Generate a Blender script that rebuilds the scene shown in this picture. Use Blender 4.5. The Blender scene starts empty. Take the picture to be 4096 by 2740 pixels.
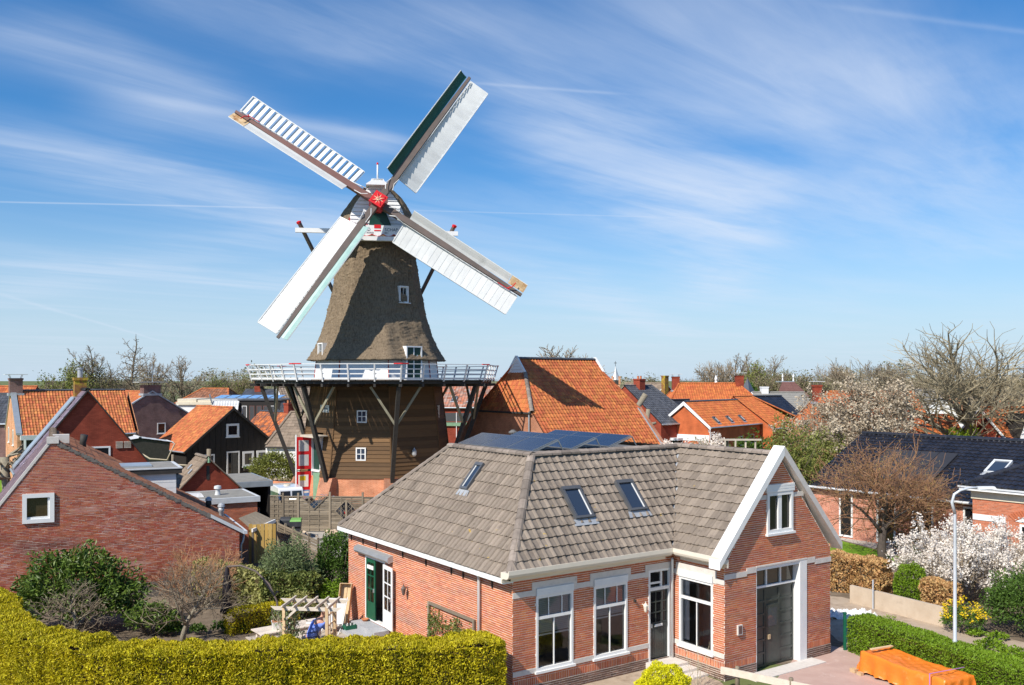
import bpy, math, random
import numpy as np
from mathutils import Vector, Matrix
random.seed(7); RNG = np.random.default_rng(11)
S = bpy.context.scene
C = S.collection
R = math.radians
# ------------------------------------------------------------------ camera, sky, sun, exposure
F, CX, HY, CH = 3680.0, 2048.0, 1517.0, 9.0      # focal length and centre in photo pixels, horizon row, eye height
cam = bpy.data.objects.new('camera', bpy.data.cameras.new('camera')); C.objects.link(cam)
cam.location = (0, 0, CH); cam.rotation_euler = (R(90), 0, 0)
cam.data.sensor_width = 36.0; cam.data.lens = 36.0*F/4096; cam.data.shift_y = (HY-1370)/4096
cam.data.clip_start = 0.1; cam.data.clip_end = 6000
S.camera = cam
SUN_AZ, SUN_EL = -140.0, 43.0                    # degrees, clockwise from the viewing direction / above the horizon
sd = Vector((math.sin(R(SUN_AZ))*math.cos(R(SUN_EL)), math.cos(R(SUN_AZ))*math.cos(R(SUN_EL)), math.sin(R(SUN_EL))))
sun = bpy.data.objects.new('sun', bpy.data.lights.new('sun', 'SUN')); C.objects.link(sun)
sun.data.energy = 5.0; sun.data.angle = R(0.53); sun.data.color = (1.0, 0.93, 0.82)
sun.rotation_euler = sd.to_track_quat('Z', 'Y').to_euler(); sun.location = (-30, -30, 60)
S.view_settings.view_transform = 'Standard'; S.view_settings.look = 'None'
S.view_settings.exposure = 0.30; S.view_settings.gamma = 1.0; S.view_settings.use_curve_mapping = False
S.cycles.max_bounces = 6; S.cycles.transparent_max_bounces = 12; S.cycles.diffuse_bounces = 3
S.cycles.glossy_bounces = 3; S.cycles.use_denoising = True; S.cycles.caustics_reflective = False

def build_world():
    w = bpy.data.worlds.new('World'); S.world = w; w.use_nodes = True
    nt = w.node_tree; N = nt.nodes; Lk = nt.links; N.clear()
    def node(t, **kw):
        n = N.new(t)
        for k, v in kw.items(): setattr(n, k, v)
        return n
    def math_(op, a, b=None, c=None, clamp=False):
        n = node('ShaderNodeMath', operation=op, use_clamp=clamp)
        for i, x in enumerate((a, b, c)):
            if x is None: continue
            if isinstance(x, (int, float)): n.inputs[i].default_value = x
            else: Lk.new(x, n.inputs[i])
        return n.outputs[0]
    sky = node('ShaderNodeTexSky', sky_type='NISHITA', sun_disc=False)
    sky.sun_elevation = R(SUN_EL); sky.sun_rotation = R(SUN_AZ)
    sky.altitude = 0; sky.air_density = 1.0; sky.dust_density = 0.6; sky.ozone_density = 2.6
    hsv = node('ShaderNodeHueSaturation'); hsv.inputs['Saturation'].default_value = 1.20; hsv.inputs['Value'].default_value = 1.03
    tint = node('ShaderNodeMix', data_type='RGBA', blend_type='MULTIPLY'); tint.inputs[0].default_value = 1.0; tint.inputs[7].default_value = (.77, .95, 1.13, 1); Lk.new(sky.outputs[0], tint.inputs[6]); Lk.new(tint.outputs[2], hsv.inputs['Color'])
    tc = node('ShaderNodeTexCoord'); sep = node('ShaderNodeSeparateXYZ'); Lk.new(tc.outputs['Generated'], sep.inputs[0])
    zc = math_('MAXIMUM', sep.outputs[2], 0.012)
    X = math_('DIVIDE', sep.outputs[0], zc); Y = math_('DIVIDE', sep.outputs[1], zc)
    comb = node('ShaderNodeCombineXYZ'); Lk.new(X, comb.inputs[0]); Lk.new(Y, comb.inputs[1])
    def noise(scale, rot, stretch, detail=7, rough=0.62, dist=0.0, off=(0, 0, 0)):
        mp = node('ShaderNodeMapping', vector_type='TEXTURE'); mp.inputs['Rotation'].default_value = (0, 0, R(rot)); mp.inputs['Scale'].default_value = (1/stretch[0], 1/stretch[1], 1)
        mp.inputs['Location'].default_value = off
        Lk.new(comb.outputs[0], mp.inputs[0])
        n = node('ShaderNodeTexNoise'); n.inputs['Scale'].default_value = scale; n.inputs['Detail'].default_value = detail
        n.inputs['Roughness'].default_value = rough; n.inputs['Distortion'].default_value = dist
        Lk.new(mp.outputs[0], n.inputs['Vector']); return n.outputs['Fac']
    def smooth(v, a, b):
        n = node('ShaderNodeMapRange', interpolation_type='SMOOTHSTEP'); n.inputs['From Min'].default_value = a; n.inputs['From Max'].default_value = b
        Lk.new(v, n.inputs['Value']); return n.outputs[0]
    def seg(x0, y0, x1, y1, wid, fray=0.0):
        """soft streak of cloud between two points of the cloud layer (layer height = 1)"""
        dx, dy = x1-x0, y1-y0; L = math.hypot(dx, dy); dx /= L; dy /= L
        ax = math_('SUBTRACT', X, x0); ay = math_('SUBTRACT', Y, y0)
        t = math_('ADD', math_('MULTIPLY', ax, dx), math_('MULTIPLY', ay, dy))
        s = math_('SUBTRACT', math_('MULTIPLY', ax, dy), math_('MULTIPLY', ay, dx))
        if fray: s = math_('ADD', s, math_('MULTIPLY', math_('SUBTRACT', warp, 0.5), fray))
        g = math_('EXPONENT', math_('MULTIPLY', math_('POWER', math_('DIVIDE', s, wid), 2.0), -1.0))
        ends = math_('MULTIPLY', smooth(t, -0.12*L, 0.2*L), math_('SUBTRACT', 1.0, smooth(t, 0.8*L, 1.15*L)))
        return math_('MULTIPLY', g, ends)
    def pt(px, py): return (px-1172)/(868.0-py), 2107.0/(868.0-py)
    warp = noise(0.9, 20, (1, 1, 1), 4)
    fine = noise(1.5, -38, (1.0, 0.22, 1), 7, 0.60, 0.5)
    broad = noise(0.42, -38, (1.0, 0.5, 1), 4, 0.5, 0.3, (3.1, 1.7, 0))
    veil = math_('MULTIPLY', smooth(broad, 0.34, 0.70), smooth(fine, 0.20, 0.80))
    total = math_('MULTIPLY', veil, 0.26)
    wisp = noise(4.5, -42, (1.0, 0.16, 1), 6, 0.62, 0.6, (1.3, .4, 0))
    soft = math_('MULTIPLY', smooth(fine, 0.10, 0.80), math_('ADD', 0.58, math_('MULTIPLY', smooth(wisp, 0.25, 0.75), 0.68)))
    bands = [((840, -10), (1480, 330), .30, .62), ((1330, 280), (1720, 560), .40, .80), ((1600, 420), (1650, 700), .42, .72), ((1450, -60), (2100, 260), .36, .50), ((1250, 160), (1700, 470), .30, .45),
             ((1100, 560), (1560, 770), .55, .48), ((-60, 30), (520, 250), .24, .48), ((200, 250), (960, 350), .24, .48), ((-80, 300), (760, 530), .42, .72),
             ((-60, 590), (760, 660), .8, .50), ((1700, 150), (2420, 440), .5, .45), ((1850, 360), (2420, 580), .8, .40), ((1000, 470), (-100, 700), .5, .30), ((300, -60), (900, 120), .25, .36)]
    for a, b, wd, amp in bands:
        g = seg(*pt(*a), *pt(*b), wd, wd*1.9)
        g = math_('MULTIPLY', g, math_('MULTIPLY', soft, amp*.92))
        total = math_('ADD', total, g)
    for a, b, wd, amp in [((-80, 460), (700, 477), .022, .40), ((900, 480), (1560, 498), .020, .22), ((1060, 188), (1420, 214), .016, .22), ((-60, 655), (380, 784), .07, .25), ((1880, 10), (2420, 82), .018, .12),
                          ((240, 210), (960, 330), .07, .30)]:
        total = math_('ADD', total, math_('MULTIPLY', seg(*pt(*a), *pt(*b), wd, wd*2.2), amp))
    # pale air low over the horizon
    low = math_('SUBTRACT', 1.0, smooth(sep.outputs[2], -0.02, 0.22))
    air = node('ShaderNodeMix', data_type='RGBA'); Lk.new(math_('MULTIPLY', low, 0.85), air.inputs[0]); Lk.new(hsv.outputs[0], air.inputs[6]); air.inputs[7].default_value = (4.9, 6.1, 7.4, 1)
    total = math_('MULTIPLY', math_('SUBTRACT', 1.0, math_('EXPONENT', math_('MULTIPLY', total, -1.25))), 0.88)
    cmix = node('ShaderNodeMix', data_type='RGBA'); Lk.new(total, cmix.inputs[0])
    Lk.new(air.outputs[2], cmix.inputs[6]); cmix.inputs[7].default_value = (6.2, 6.9, 8.1, 1)
    bg = node('ShaderNodeBackground'); bg.inputs['Strength'].default_value = 0.098
    Lk.new(cmix.outputs[2], bg.inputs['Color'])
    out = node('ShaderNodeOutputWorld'); Lk.new(bg.outputs[0], out.inputs[0])
    w.cycles.sampling_method = 'MANUAL'; w.cycles.sample_map_resolution = 256
build_world()

# ------------------------------------------------------------------ helpers
def at(px, py, d): return Vector(((px-CX)/F*d, d, CH-(py-HY)/F*d))       # photo pixel at a chosen distance
def gd(px, py, z=0.0):                                                    # photo pixel on the level z
    d = (CH-z)*F/(py-HY); return Vector(((px-CX)/F*d, d, z))
def az(a): return Vector((math.sin(R(a)), math.cos(R(a)), 0))
Zv = Vector((0, 0, 1))
MATS = {}
def M(name, c1, c2=None, scale=4.0, rough=0.8, bump=0.0, bscale=None, rnd=0.0, metal=0.0, spec=0.35, stretch=(1, 1, 1), c3=None, s3=0.8, t3=(0.58, 0.7), trans=0.0, coat=0.0, hue=0.0, rndmix=False, rm=0.8, c4=None, s4=5.0, t4=(.70, .74)):
    """Principled material: two noise-mixed colours, optional third blotch colour, per-piece random tint, noise bump."""
    m = bpy.data.materials.new(name); m.use_nodes = True; nt = m.node_tree; N = nt.nodes; L = nt.links
    b = N['Principled BSDF']; b.inputs['Roughness'].default_value = rough; b.inputs['Metallic'].default_value = metal
    b.inputs['Specular IOR Level'].default_value = spec
    if coat: b.inputs['Coat Weight'].default_value = coat; b.inputs['Coat Roughness'].default_value = 0.12
    c1 = (*c1, 1); c2 = (*(c2 or c1[:3]), 1)
    geo = N.new('ShaderNodeNewGeometry'); mp = N.new('ShaderNodeMapping'); mp.inputs['Scale'].default_value = stretch
    L.new(geo.outputs['Position'], mp.inputs[0])
    def noise(sc, det=5, ro=0.6):
        n = N.new('ShaderNodeTexNoise'); n.inputs['Scale'].default_value = sc; n.inputs['Detail'].default_value = det; n.inputs['Roughness'].default_value = ro
        L.new(mp.outputs[0], n.inputs['Vector']); return n.outputs['Fac']
    def ramp(v, a, c):
        n = N.new('ShaderNodeMapRange'); n.inputs['From Min'].default_value = a; n.inputs['From Max'].default_value = c; L.new(v, n.inputs['Value']); return n.outputs[0]
    def mix(f, a, c, mode='MIX'):
        n = N.new('ShaderNodeMix'); n.data_type = 'RGBA'; n.blend_type = mode
        for i, x in ((0, f), (6, a), (7, c)):
            if isinstance(x, (tuple, float, int)): n.inputs[i].default_value = x
            else: L.new(x, n.inputs[i])
        return n.outputs[2]
    rv = None
    if rnd or hue or rndmix:
        at_ = N.new('ShaderNodeAttribute'); at_.attribute_name = 'rnd'; oi = N.new('ShaderNodeObjectInfo')
        ad = N.new('ShaderNodeMath'); ad.operation = 'ADD'; L.new(at_.outputs['Fac'], ad.inputs[0]); L.new(oi.outputs['Random'], ad.inputs[1])
        fr = N.new('ShaderNodeMath'); fr.operation = 'FRACT'; L.new(ad.outputs[0], fr.inputs[0]); rv = fr.outputs[0]
    fac = ramp(noise(scale), 0.3, 0.7)
    if rndmix:
        n = N.new('ShaderNodeMath'); n.operation = 'MULTIPLY_ADD'; L.new(rv, n.inputs[0]); n.inputs[1].default_value = rm
        k = N.new('ShaderNodeMath'); k.operation = 'MULTIPLY_ADD'; L.new(fac, k.inputs[0]); k.inputs[1].default_value = 0.45; k.inputs[2].default_value = 0.28-rm/2
        L.new(k.outputs[0], n.inputs[2]); n.use_clamp = True; fac = n.outputs[0]
    col = mix(fac, c1, c2)
    if c3: col = mix(ramp(noise(s3, 6, 0.7), *t3), col, (*c3, 1))
    if c4: col = mix(ramp(noise(s4, 3, 0.5), *t4), col, (*c4, 1))
    if rv is not None and (rnd or hue):
        h = N.new('ShaderNodeHueSaturation'); L.new(col, h.inputs['Color'])
        w = N.new('ShaderNodeTexWhiteNoise'); w.noise_dimensions = '1D'; L.new(rv, w.inputs['W'])
        h.inputs['Value'].default_value = 1.0
        v = N.new('ShaderNodeMapRange'); v.inputs['To Min'].default_value = 1-rnd; v.inputs['To Max'].default_value = 1+rnd; L.new(w.outputs['Value'], v.inputs['Value']); L.new(v.outputs[0], h.inputs['Value'])
        if hue:
            u = N.new('ShaderNodeMapRange'); u.inputs['To Min'].default_value = 0.5-hue; u.inputs['To Max'].default_value = 0.5+hue; L.new(rv, u.inputs['Value']); L.new(u.outputs[0], h.inputs['Hue'])
        col = h.outputs[0]
    L.new(col, b.inputs['Base Color'])
    if bump:
        bn = N.new('ShaderNodeBump'); bn.inputs['Strength'].default_value = bump; bn.inputs['Distance'].default_value = 0.03
        L.new(noise(bscale or scale*6, 6, 0.65), bn.inputs['Height']); L.new(bn.outputs[0], b.inputs['Normal'])
    if trans:
        t = N.new('ShaderNodeBsdfTranslucent'); L.new(col, t.inputs[0]); ms = N.new('ShaderNodeMixShader'); ms.inputs[0].default_value = trans
        L.new(b.outputs[0], ms.inputs[1]); L.new(t.outputs[0], ms.inputs[2]); L.new(ms.outputs[0], N['Material Output'].inputs[0])
    MATS[name] = m; return m
def brick_mat(name, c1, c2, cm, bw=0.22, bh=0.0625, rough=0.9, bump=0.25, c3=None):
    """brickwork for walls too far off to tell the bricks apart (box-mapped from the surface normal)"""
    m = bpy.data.materials.new(name); m.use_nodes = True; nt = m.node_tree; N = nt.nodes; L = nt.links
    b = N['Principled BSDF']; b.inputs['Roughness'].default_value = rough; b.inputs['Specular IOR Level'].default_value = 0.25
    tc = N.new('ShaderNodeTexCoord'); geo = N.new('ShaderNodeNewGeometry')
    vt = N.new('ShaderNodeVectorTransform'); vt.vector_type = 'NORMAL'; vt.convert_from = 'WORLD'; vt.convert_to = 'OBJECT'; L.new(geo.outputs['True Normal'], vt.inputs[0])
    sp = N.new('ShaderNodeSeparateXYZ'); L.new(tc.outputs['Object'], sp.inputs[0]); sn = N.new('ShaderNodeSeparateXYZ'); L.new(vt.outputs[0], sn.inputs[0])
    def ma(op, a, c):
        n = N.new('ShaderNodeMath'); n.operation = op
        for i, x in enumerate((a, c)):
            if x is None: continue
            if isinstance(x, (int, float)): n.inputs[i].default_value = x
            else: L.new(x, n.inputs[i])
        return n.outputs[0]
    s = ma('SUBTRACT', ma('MULTIPLY', sp.outputs[0], sn.outputs[1]), ma('MULTIPLY', sp.outputs[1], sn.outputs[0]))
    cb = N.new('ShaderNodeCombineXYZ'); L.new(s, cb.inputs[0]); L.new(sp.outputs[2], cb.inputs[1])
    br = N.new('ShaderNodeTexBrick'); L.new(cb.outputs[0], br.inputs['Vector']); br.inputs['Scale'].default_value = 1.0
    br.inputs['Brick Width'].default_value = bw; br.inputs['Row Height'].default_value = bh; br.inputs['Mortar Size'].default_value = 0.006; br.inputs['Mortar Smooth'].default_value = 0.2
    br.inputs['Color1'].default_value = (*c1, 1); br.inputs['Color2'].default_value = (*c2, 1); br.inputs['Mortar'].default_value = (*cm, 1); br.inputs['Bias'].default_value = 0.0
    n = N.new('ShaderNodeTexNoise'); n.inputs['Scale'].default_value = 1.1; n.inputs['Detail'].default_value = 6; L.new(tc.outputs['Object'], n.inputs['Vector'])
    r = N.new('ShaderNodeMapRange'); r.inputs['From Min'].default_value = .3; r.inputs['From Max'].default_value = .7; r.inputs['To Min'].default_value = 0.72; r.inputs['To Max'].default_value = 1.2; L.new(n.outputs['Fac'], r.inputs['Value'])
    h = N.new('ShaderNodeHueSaturation'); L.new(br.outputs['Color'], h.inputs['Color']); L.new(r.outputs[0], h.inputs['Value']); L.new(h.outputs[0], b.inputs['Base Color'])
    bn = N.new('ShaderNodeBump'); bn.inputs['Strength'].default_value = bump; bn.inputs['Distance'].default_value = 0.012; bn.invert = True; L.new(br.outputs['Fac'], bn.inputs['Height']); L.new(bn.outputs[0], b.inputs['Normal'])
    MATS[name] = m; return m
def glass_mat(name, tint, rough=0.04, opaque=True, alpha=0.5):
    m = bpy.data.materials.new(name); m.use_nodes = True; nt = m.node_tree; N = nt.nodes; L = nt.links; b = N['Principled BSDF']
    b.inputs['Base Color'].default_value = (*tint, 1); b.inputs['Roughness'].default_value = rough; b.inputs['Specular IOR Level'].default_value = 0.6
    geo = N.new('ShaderNodeNewGeometry'); n = N.new('ShaderNodeTexNoise'); n.inputs['Scale'].default_value = 1.5; L.new(geo.outputs['Position'], n.inputs['Vector'])
    bn = N.new('ShaderNodeBump'); bn.inputs['Strength'].default_value = 0.04; bn.inputs['Distance'].default_value = 0.05; L.new(n.outputs['Fac'], bn.inputs['Height']); L.new(bn.outputs[0], b.inputs['Normal'])
    if not opaque:
        t = N.new('ShaderNodeBsdfTransparent'); ms = N.new('ShaderNodeMixShader'); lw = N.new('ShaderNodeFresnel'); lw.inputs[0].default_value = 1.5
        g = N.new('ShaderNodeBsdfGlossy'); g.inputs['Roughness'].default_value = rough; L.new(bn.outputs[0], g.inputs['Normal']); L.new(bn.outputs[0], lw.inputs['Normal'])
        t.inputs[0].default_value = (alpha, alpha, alpha*1.02, 1)
        mu = N.new('ShaderNodeMath'); mu.operation = 'MULTIPLY_ADD'; mu.use_clamp = True; mu.inputs[1].default_value = 1.3; mu.inputs[2].default_value = 0.02; L.new(lw.outputs[0], mu.inputs[0])
        L.new(mu.outputs[0], ms.inputs[0]); L.new(t.outputs[0], ms.inputs[1]); L.new(g.outputs[0], ms.inputs[2]); L.new(ms.outputs[0], N['Material Output'].inputs[0])
    MATS[name] = m; return m

def link(name, me, parent=None):
    o = bpy.data.objects.new(name, me); C.objects.link(o)
    if parent is not None: o.parent = parent
    return o
def tag(o, label=None, cat=None, group=None, kind=None):
    if label: o['label'] = label
    if cat: o['category'] = cat
    if group: o['group'] = group
    if kind: o['kind'] = kind
    return o
def thing(name, label, cat, loc=(0, 0, 0), rz=0.0, group=None):
    o = bpy.data.objects.new(name, None); C.objects.link(o); o.location = loc; o.rotation_euler = (0, 0, rz); o.empty_display_size = 0.2
    return tag(o, label, cat, group)
def copy_tree(o, parent=None):
    c = o.copy(); C.objects.link(c); c.parent = parent
    for ch in list(o.children): copy_tree(ch, c)
    return c
class MB:
    """collects faces of one mesh"""
    def __init__(s): s.v = []; s.f = []; s.r = []
    def add(s, vs, fs, r=0.0):
        k = len(s.v); s.v += [tuple(v) for v in vs]; s.f += [tuple(i+k for i in f) for f in fs]; s.r += [r]*len(fs); return s
    def hexa(s, p, r=0.0):   # 8 corners, bottom ring then top ring
        return s.add(p, [(3, 2, 1, 0), (4, 5, 6, 7), (0, 1, 5, 4), (1, 2, 6, 5), (2, 3, 7, 6), (3, 0, 4, 7)], r)
    def box(s, x0, y0, z0, x1, y1, z1, r=0.0):
        return s.hexa([(x0, y0, z0), (x1, y0, z0), (x1, y1, z0), (x0, y1, z0), (x0, y0, z1), (x1, y0, z1), (x1, y1, z1), (x0, y1, z1)], r)
    def beam(s, a, b, w, h, up=Zv, w2=None, h2=None, r=0.0):
        a = Vector(a); b = Vector(b); d = (b-a).normalized(); x = d.cross(Vector(up))
        if x.length < 1e-4: x = d.cross(Vector((0, 1, 0)))
        x.normalize(); y = x.cross(d).normalized(); w2 = w if w2 is None else w2; h2 = h if h2 is None else h2
        q = lambda p, ww, hh: [p-x*ww/2-y*hh/2, p+x*ww/2-y*hh/2, p+x*ww/2+y*hh/2, p-x*ww/2+y*hh/2]
        return s.hexa(q(a, w, h)+q(b, w2, h2), r)
    def tube(s, pts, rads, n=6, cap=True, r=0.0):
        pts = [Vector(p) for p in pts]; rads = rads if isinstance(rads, (list, tuple)) else [rads]*len(pts)
        vs = []; fs = []; ref = None
        for i, p in enumerate(pts):
            d = (pts[min(i+1, len(pts)-1)]-pts[max(i-1, 0)]).normalized()
            if ref is None: ref = d.orthogonal().normalized()
            x = (ref-d*ref.dot(d)).normalized() if (ref-d*ref.dot(d)).length > 1e-5 else d.orthogonal().normalized(); ref = x; y = d.cross(x)
            vs += [p+(x*math.cos(2*math.pi*k/n)+y*math.sin(2*math.pi*k/n))*rads[i] for k in range(n)]
        for i in range(len(pts)-1):
            fs += [(i*n+k, i*n+(k+1) % n, (i+1)*n+(k+1) % n, (i+1)*n+k) for k in range(n)]
        if cap: fs += [tuple(range(n-1, -1, -1)), tuple((len(pts)-1)*n+k for k in range(n))]
        return s.add(vs, fs, r)
    def lathe(s, prof, n=16, c=(0, 0, 0), cap=True, r=0.0, ph=0.0):
        vs = []; fs = []; c = Vector(c)
        for rr, z in prof: vs += [c+Vector((rr*math.cos(ph+2*math.pi*k/n), rr*math.sin(ph+2*math.pi*k/n), z)) for k in range(n)]
        for i in range(len(prof)-1): fs += [(i*n+k, i*n+(k+1) % n, (i+1)*n+(k+1) % n, (i+1)*n+k) for k in range(n)]
        if cap: fs += [tuple(range(n-1, -1, -1)), tuple((len(prof)-1)*n+k for k in range(n))]
        return s.add(vs, fs, r)
    def poly(s, pts, r=0.0): return s.add(pts, [tuple(range(len(pts)))], r)
    def prism(s, pts, ext, r=0.0):
        n = len(pts); pts = [Vector(p) for p in pts]; e = Vector(ext)
        return s.add(pts+[p+e for p in pts], [tuple(range(n-1, -1, -1)), tuple(range(n, 2*n))]+[(i, (i+1) % n, n+(i+1) % n, n+i) for i in range(n)], r)
    def fb(s, O, U, N, s0, z0, n0, s1, z1, n1, r=0.0):   # box in a wall's own frame: along, up, outward
        P = lambda a, b, c: O+U*a+Zv*b+N*c
        return s.hexa([P(s0, z0, n1), P(s1, z0, n1), P(s1, z0, n0), P(s0, z0, n0), P(s0, z1, n1), P(s1, z1, n1), P(s1, z1, n0), P(s0, z1, n0)], r)
    def build(s, name, mat, parent=None, smooth=False, rnd=False, loc=None, fixn=True):
        me = bpy.data.meshes.new(name); me.from_pydata(s.v, [], s.f)
        if isinstance(mat, str): mat = MATS[mat]
        if mat: me.materials.append(mat)
        if fixn and len(s.f) < 60000:
            import bmesh
            bm = bmesh.new(); bm.from_mesh(me); bmesh.ops.recalc_face_normals(bm, faces=bm.faces); bm.to_mesh(me); bm.free()
        if rnd:
            a = me.attributes.new('rnd', 'FLOAT', 'FACE'); a.data.foreach_set('value', s.r)
        if smooth: me.polygons.foreach_set('use_smooth', [True]*len(me.polygons))
        me.update(); o = link(name, me, parent)
        if loc is not None: o.location = loc
        return o
def np_mesh(name, verts, quads, mat, parent=None, rnd=None, smooth=False, n=4):
    """fast mesh from numpy arrays: verts (V,3), faces (Fc,n)"""
    me = bpy.data.meshes.new(name); V = len(verts); K = len(quads)
    me.vertices.add(V); me.vertices.foreach_set('co', np.asarray(verts, np.float32).ravel())
    me.loops.add(K*n); me.polygons.add(K)
    me.polygons.foreach_set('loop_start', np.arange(0, K*n, n, dtype=np.int32)); me.polygons.foreach_set('loop_total', np.full(K, n, np.int32))
    me.loops.foreach_set('vertex_index', np.asarray(quads, np.int32).ravel())
    me.polygons.foreach_set('use_smooth', np.full(K, bool(smooth)))
    if rnd is not None:
        a = me.attributes.new('rnd', 'FLOAT', 'FACE'); a.data.foreach_set('value', np.asarray(rnd, np.float32))
    me.update(calc_edges=True); me.validate()
    if isinstance(mat, str): mat = MATS[mat]
    me.materials.append(mat)
    return link(name, me, parent) if name else me
def world_of(o):
    m = Matrix.Identity(4)
    while o is not None:
        m = Matrix.LocRotScale(o.location, o.rotation_euler, o.scale) @ m; o = o.parent
    return m
# ------------------------------------------------------------------ brickwork and roof tiling, piece by piece
def spans_at(poly, z):
    xs = []
    n = len(poly)
    for i in range(n):
        (x0, z0), (x1, z1) = poly[i], poly[(i+1) % n]
        if (z0 <= z < z1) or (z1 <= z < z0): xs.append(x0+(x1-x0)*(z-z0)/(z1-z0))
    xs.sort(); return [(xs[i], xs[i+1]) for i in range(0, len(xs)-1, 2)]
BRICK_MESH = {}
def brick_wall(parent, O, U, N, poly, holes, mat, mortar, bw=0.21, bh=0.0515, j=0.0135, indiv=0, proud=0.0035, name='wall', rough=0.0, bond='plain', dark=None):
    """one wall: a recessed mortar sheet and every brick proud of it; `indiv` of the bricks nearest the camera are objects of their own"""
    O = Vector(O); U = Vector(U).normalized(); N = Vector(N).normalized(); z0 = min(p[1] for p in poly); z1 = max(p[1] for p in poly); ch = bh+j
    sheet = MB(); bricks = []
    holes = [(h[0], z0+math.ceil((h[1]-z0)/ch-.02)*ch, h[2], z0+math.floor((h[3]-z0)/ch+.02)*ch) for h in holes if h[3] > z0]
    k = 0; z = z0
    while z < z1-0.004:
        zt = min(z+ch, z1); cuts = sorted({z, zt} | {h[i] for h in holes for i in (1, 3) if z+1e-4 < h[i] < zt-1e-4})
        for za, zb in zip(cuts[:-1], cuts[1:]):
            A = spans_at(poly, za+1e-5); B = spans_at(poly, zb-1e-5)
            if not A: continue
            if len(B) != len(A): B = A
            for (a0, a1), (b0, b1) in zip(A, B):
                segs = [(a0, a1, b0, b1)]
                for h in holes:
                    if h[1] <= (za+zb)/2 <= h[3]:
                        ns = []
                        for s0, s1, t0, t1 in segs:
                            if h[2] <= s0 or h[0] >= s1: ns.append((s0, s1, t0, t1)); continue
                            if h[0] > s0: ns.append((s0, h[0], t0, h[0]))
                            if h[2] < s1: ns.append((h[2], s1, h[2], t1))
                        segs = ns
                for s0, s1, t0, t1 in segs:
                    if s1-s0 < 0.01: continue
                    sheet.add([O+U*s0+Zv*za, O+U*s1+Zv*za, O+U*t1+Zv*zb, O+U*t0+Zv*zb], [(0, 1, 2, 3)])
                    if zb-za < 0.02: continue
                    lo, hi = max(s0, t0), min(s1, t1); jh = j*.45 if bw > bh else j; off = {0: 0.0, 1: 0.5}[k % 2]*(bw+jh)+(0.02*math.sin(k*2.3) if bw > bh else 0)
                    hd = (bw-j)/2; x = math.floor((lo-off)/(bw+jh))*(bw+jh)+off; q = 0
                    while x < hi:
                        e = x+bw
                        if bond == 'wild' and (k*7+q*3) % 5 == 0: e = x+hd
                        c0, c1 = max(x, lo), min(e, hi)
                        if c1-c0 > 0.03: bricks.append((c0, c1, za+j*0.5, zb-j*0.5, c0 == x and c1 == x+bw and zb-za > ch*0.98))
                        x = e+jh; q += 1
        z = zt; k += 1
    w = sheet.build(name, mortar, parent, fixn=False)
    Wm = world_of(parent) if parent else Matrix.Identity(4); eye = Vector((0, 0, CH))
    full = [i for i, b in enumerate(bricks) if b[4]]
    if indiv:
        full.sort(key=lambda i: (Wm @ (O+U*bricks[i][0]+Zv*bricks[i][2])-eye).length)
        full = [i for i in full if -0.52 < (Wm @ (O+U*bricks[i][0]+Zv*bricks[i][2])).x/(Wm @ (O+U*bricks[i][0]+Zv*bricks[i][2])).y < 0.55 and (Wm @ (O+U*bricks[i][0]+Zv*bricks[i][2])).z > 9-(Wm @ (O+U*bricks[i][0]+Zv*bricks[i][2])).y*0.327]
    own = set(full[:indiv]) if indiv else set()
    u = np.array(U); nn = np.array(N); o0 = np.array(O)
    fcs = np.array([(0, 1, 2, 3), (0, 4, 5, 1), (1, 5, 6, 2), (2, 6, 7, 3), (3, 7, 4, 0)])
    rest = [b for i, b in enumerate(bricks) if i not in own]
    if rest:
        A = np.array([b[:4] for b in rest]); K = len(A); pr = proud*(1+RNG.uniform(-.25, .25, K)); jt = RNG.uniform(-.0025, .0025, (K, 4))*(1+rough); A = A+jt
        vs = np.empty((K, 8, 3))
        for ci, (a, b) in enumerate(((0, 2), (1, 2), (1, 3), (0, 3))):
            base = o0+A[:, a, None]*u; base[:, 2] += A[:, b]
            vs[:, ci] = base+pr[:, None]*nn; vs[:, ci+4] = base-0.004*nn
        fa = (fcs[None]+8*np.arange(K)[:, None, None]).reshape(-1, 4)
        rn = np.repeat(RNG.random(K), 5)
        ob = np_mesh('bricks', vs.reshape(-1, 3), fa, mat, w, rn); ob['kind'] = 'stuff'
    if own:
        key = (mat, bw, bh)
        if key not in BRICK_MESH:
            vs = [(-bw/2, 0.0035, -bh/2), (bw/2, 0.0035, -bh/2), (bw/2, 0.0035, bh/2), (-bw/2, 0.0035, bh/2)]; vs = [(x, -y, zz) for x, y, zz in vs]+[(x, 0.004, zz) for x, y, zz in vs]
            me = bpy.data.meshes.new('brick'); me.from_pydata(vs, [], [tuple(f) for f in fcs]); me.materials.append(MATS[mat] if isinstance(mat, str) else mat); BRICK_MESH[key] = me
        rot = Matrix((U if U.cross(-N).z > 0 else -U, -N, Zv)).transposed().to_euler()
        for i in own:
            b = bricks[i]; ob = link('brick', BRICK_MESH[key], w); ob.location = O+U*(b[0]+b[1])/2+Zv*(b[2]+b[3])/2+N*random.uniform(-.001, .001); ob.rotation_euler = rot
    return w
PROFILES = {  # cross-section of a tile: position across (0..1), height (m)
    'wave': [(0, .012), (.16, .0), (.38, -.004), (.58, .008), (.72, .036), (.86, .044), (1.0, .014)],
    'roll': [(0, .004), (.12, .0), (.50, .0), (.60, .024), (.76, .042), (.92, .026), (1.0, .004)],
    'rib': [(0, .004), (.10, .0), (.44, .0), (.54, .034), (.74, .055), (.92, .034), (1.0, .004)],
    'flat': [(0, .010), (.06, .0), (.94, .0), (1.0, .010)],
    'lite': [(0, .01), (.35, -.004), (.72, .038), (1.0, .012)]}
TILE_MESH = {}
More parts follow.
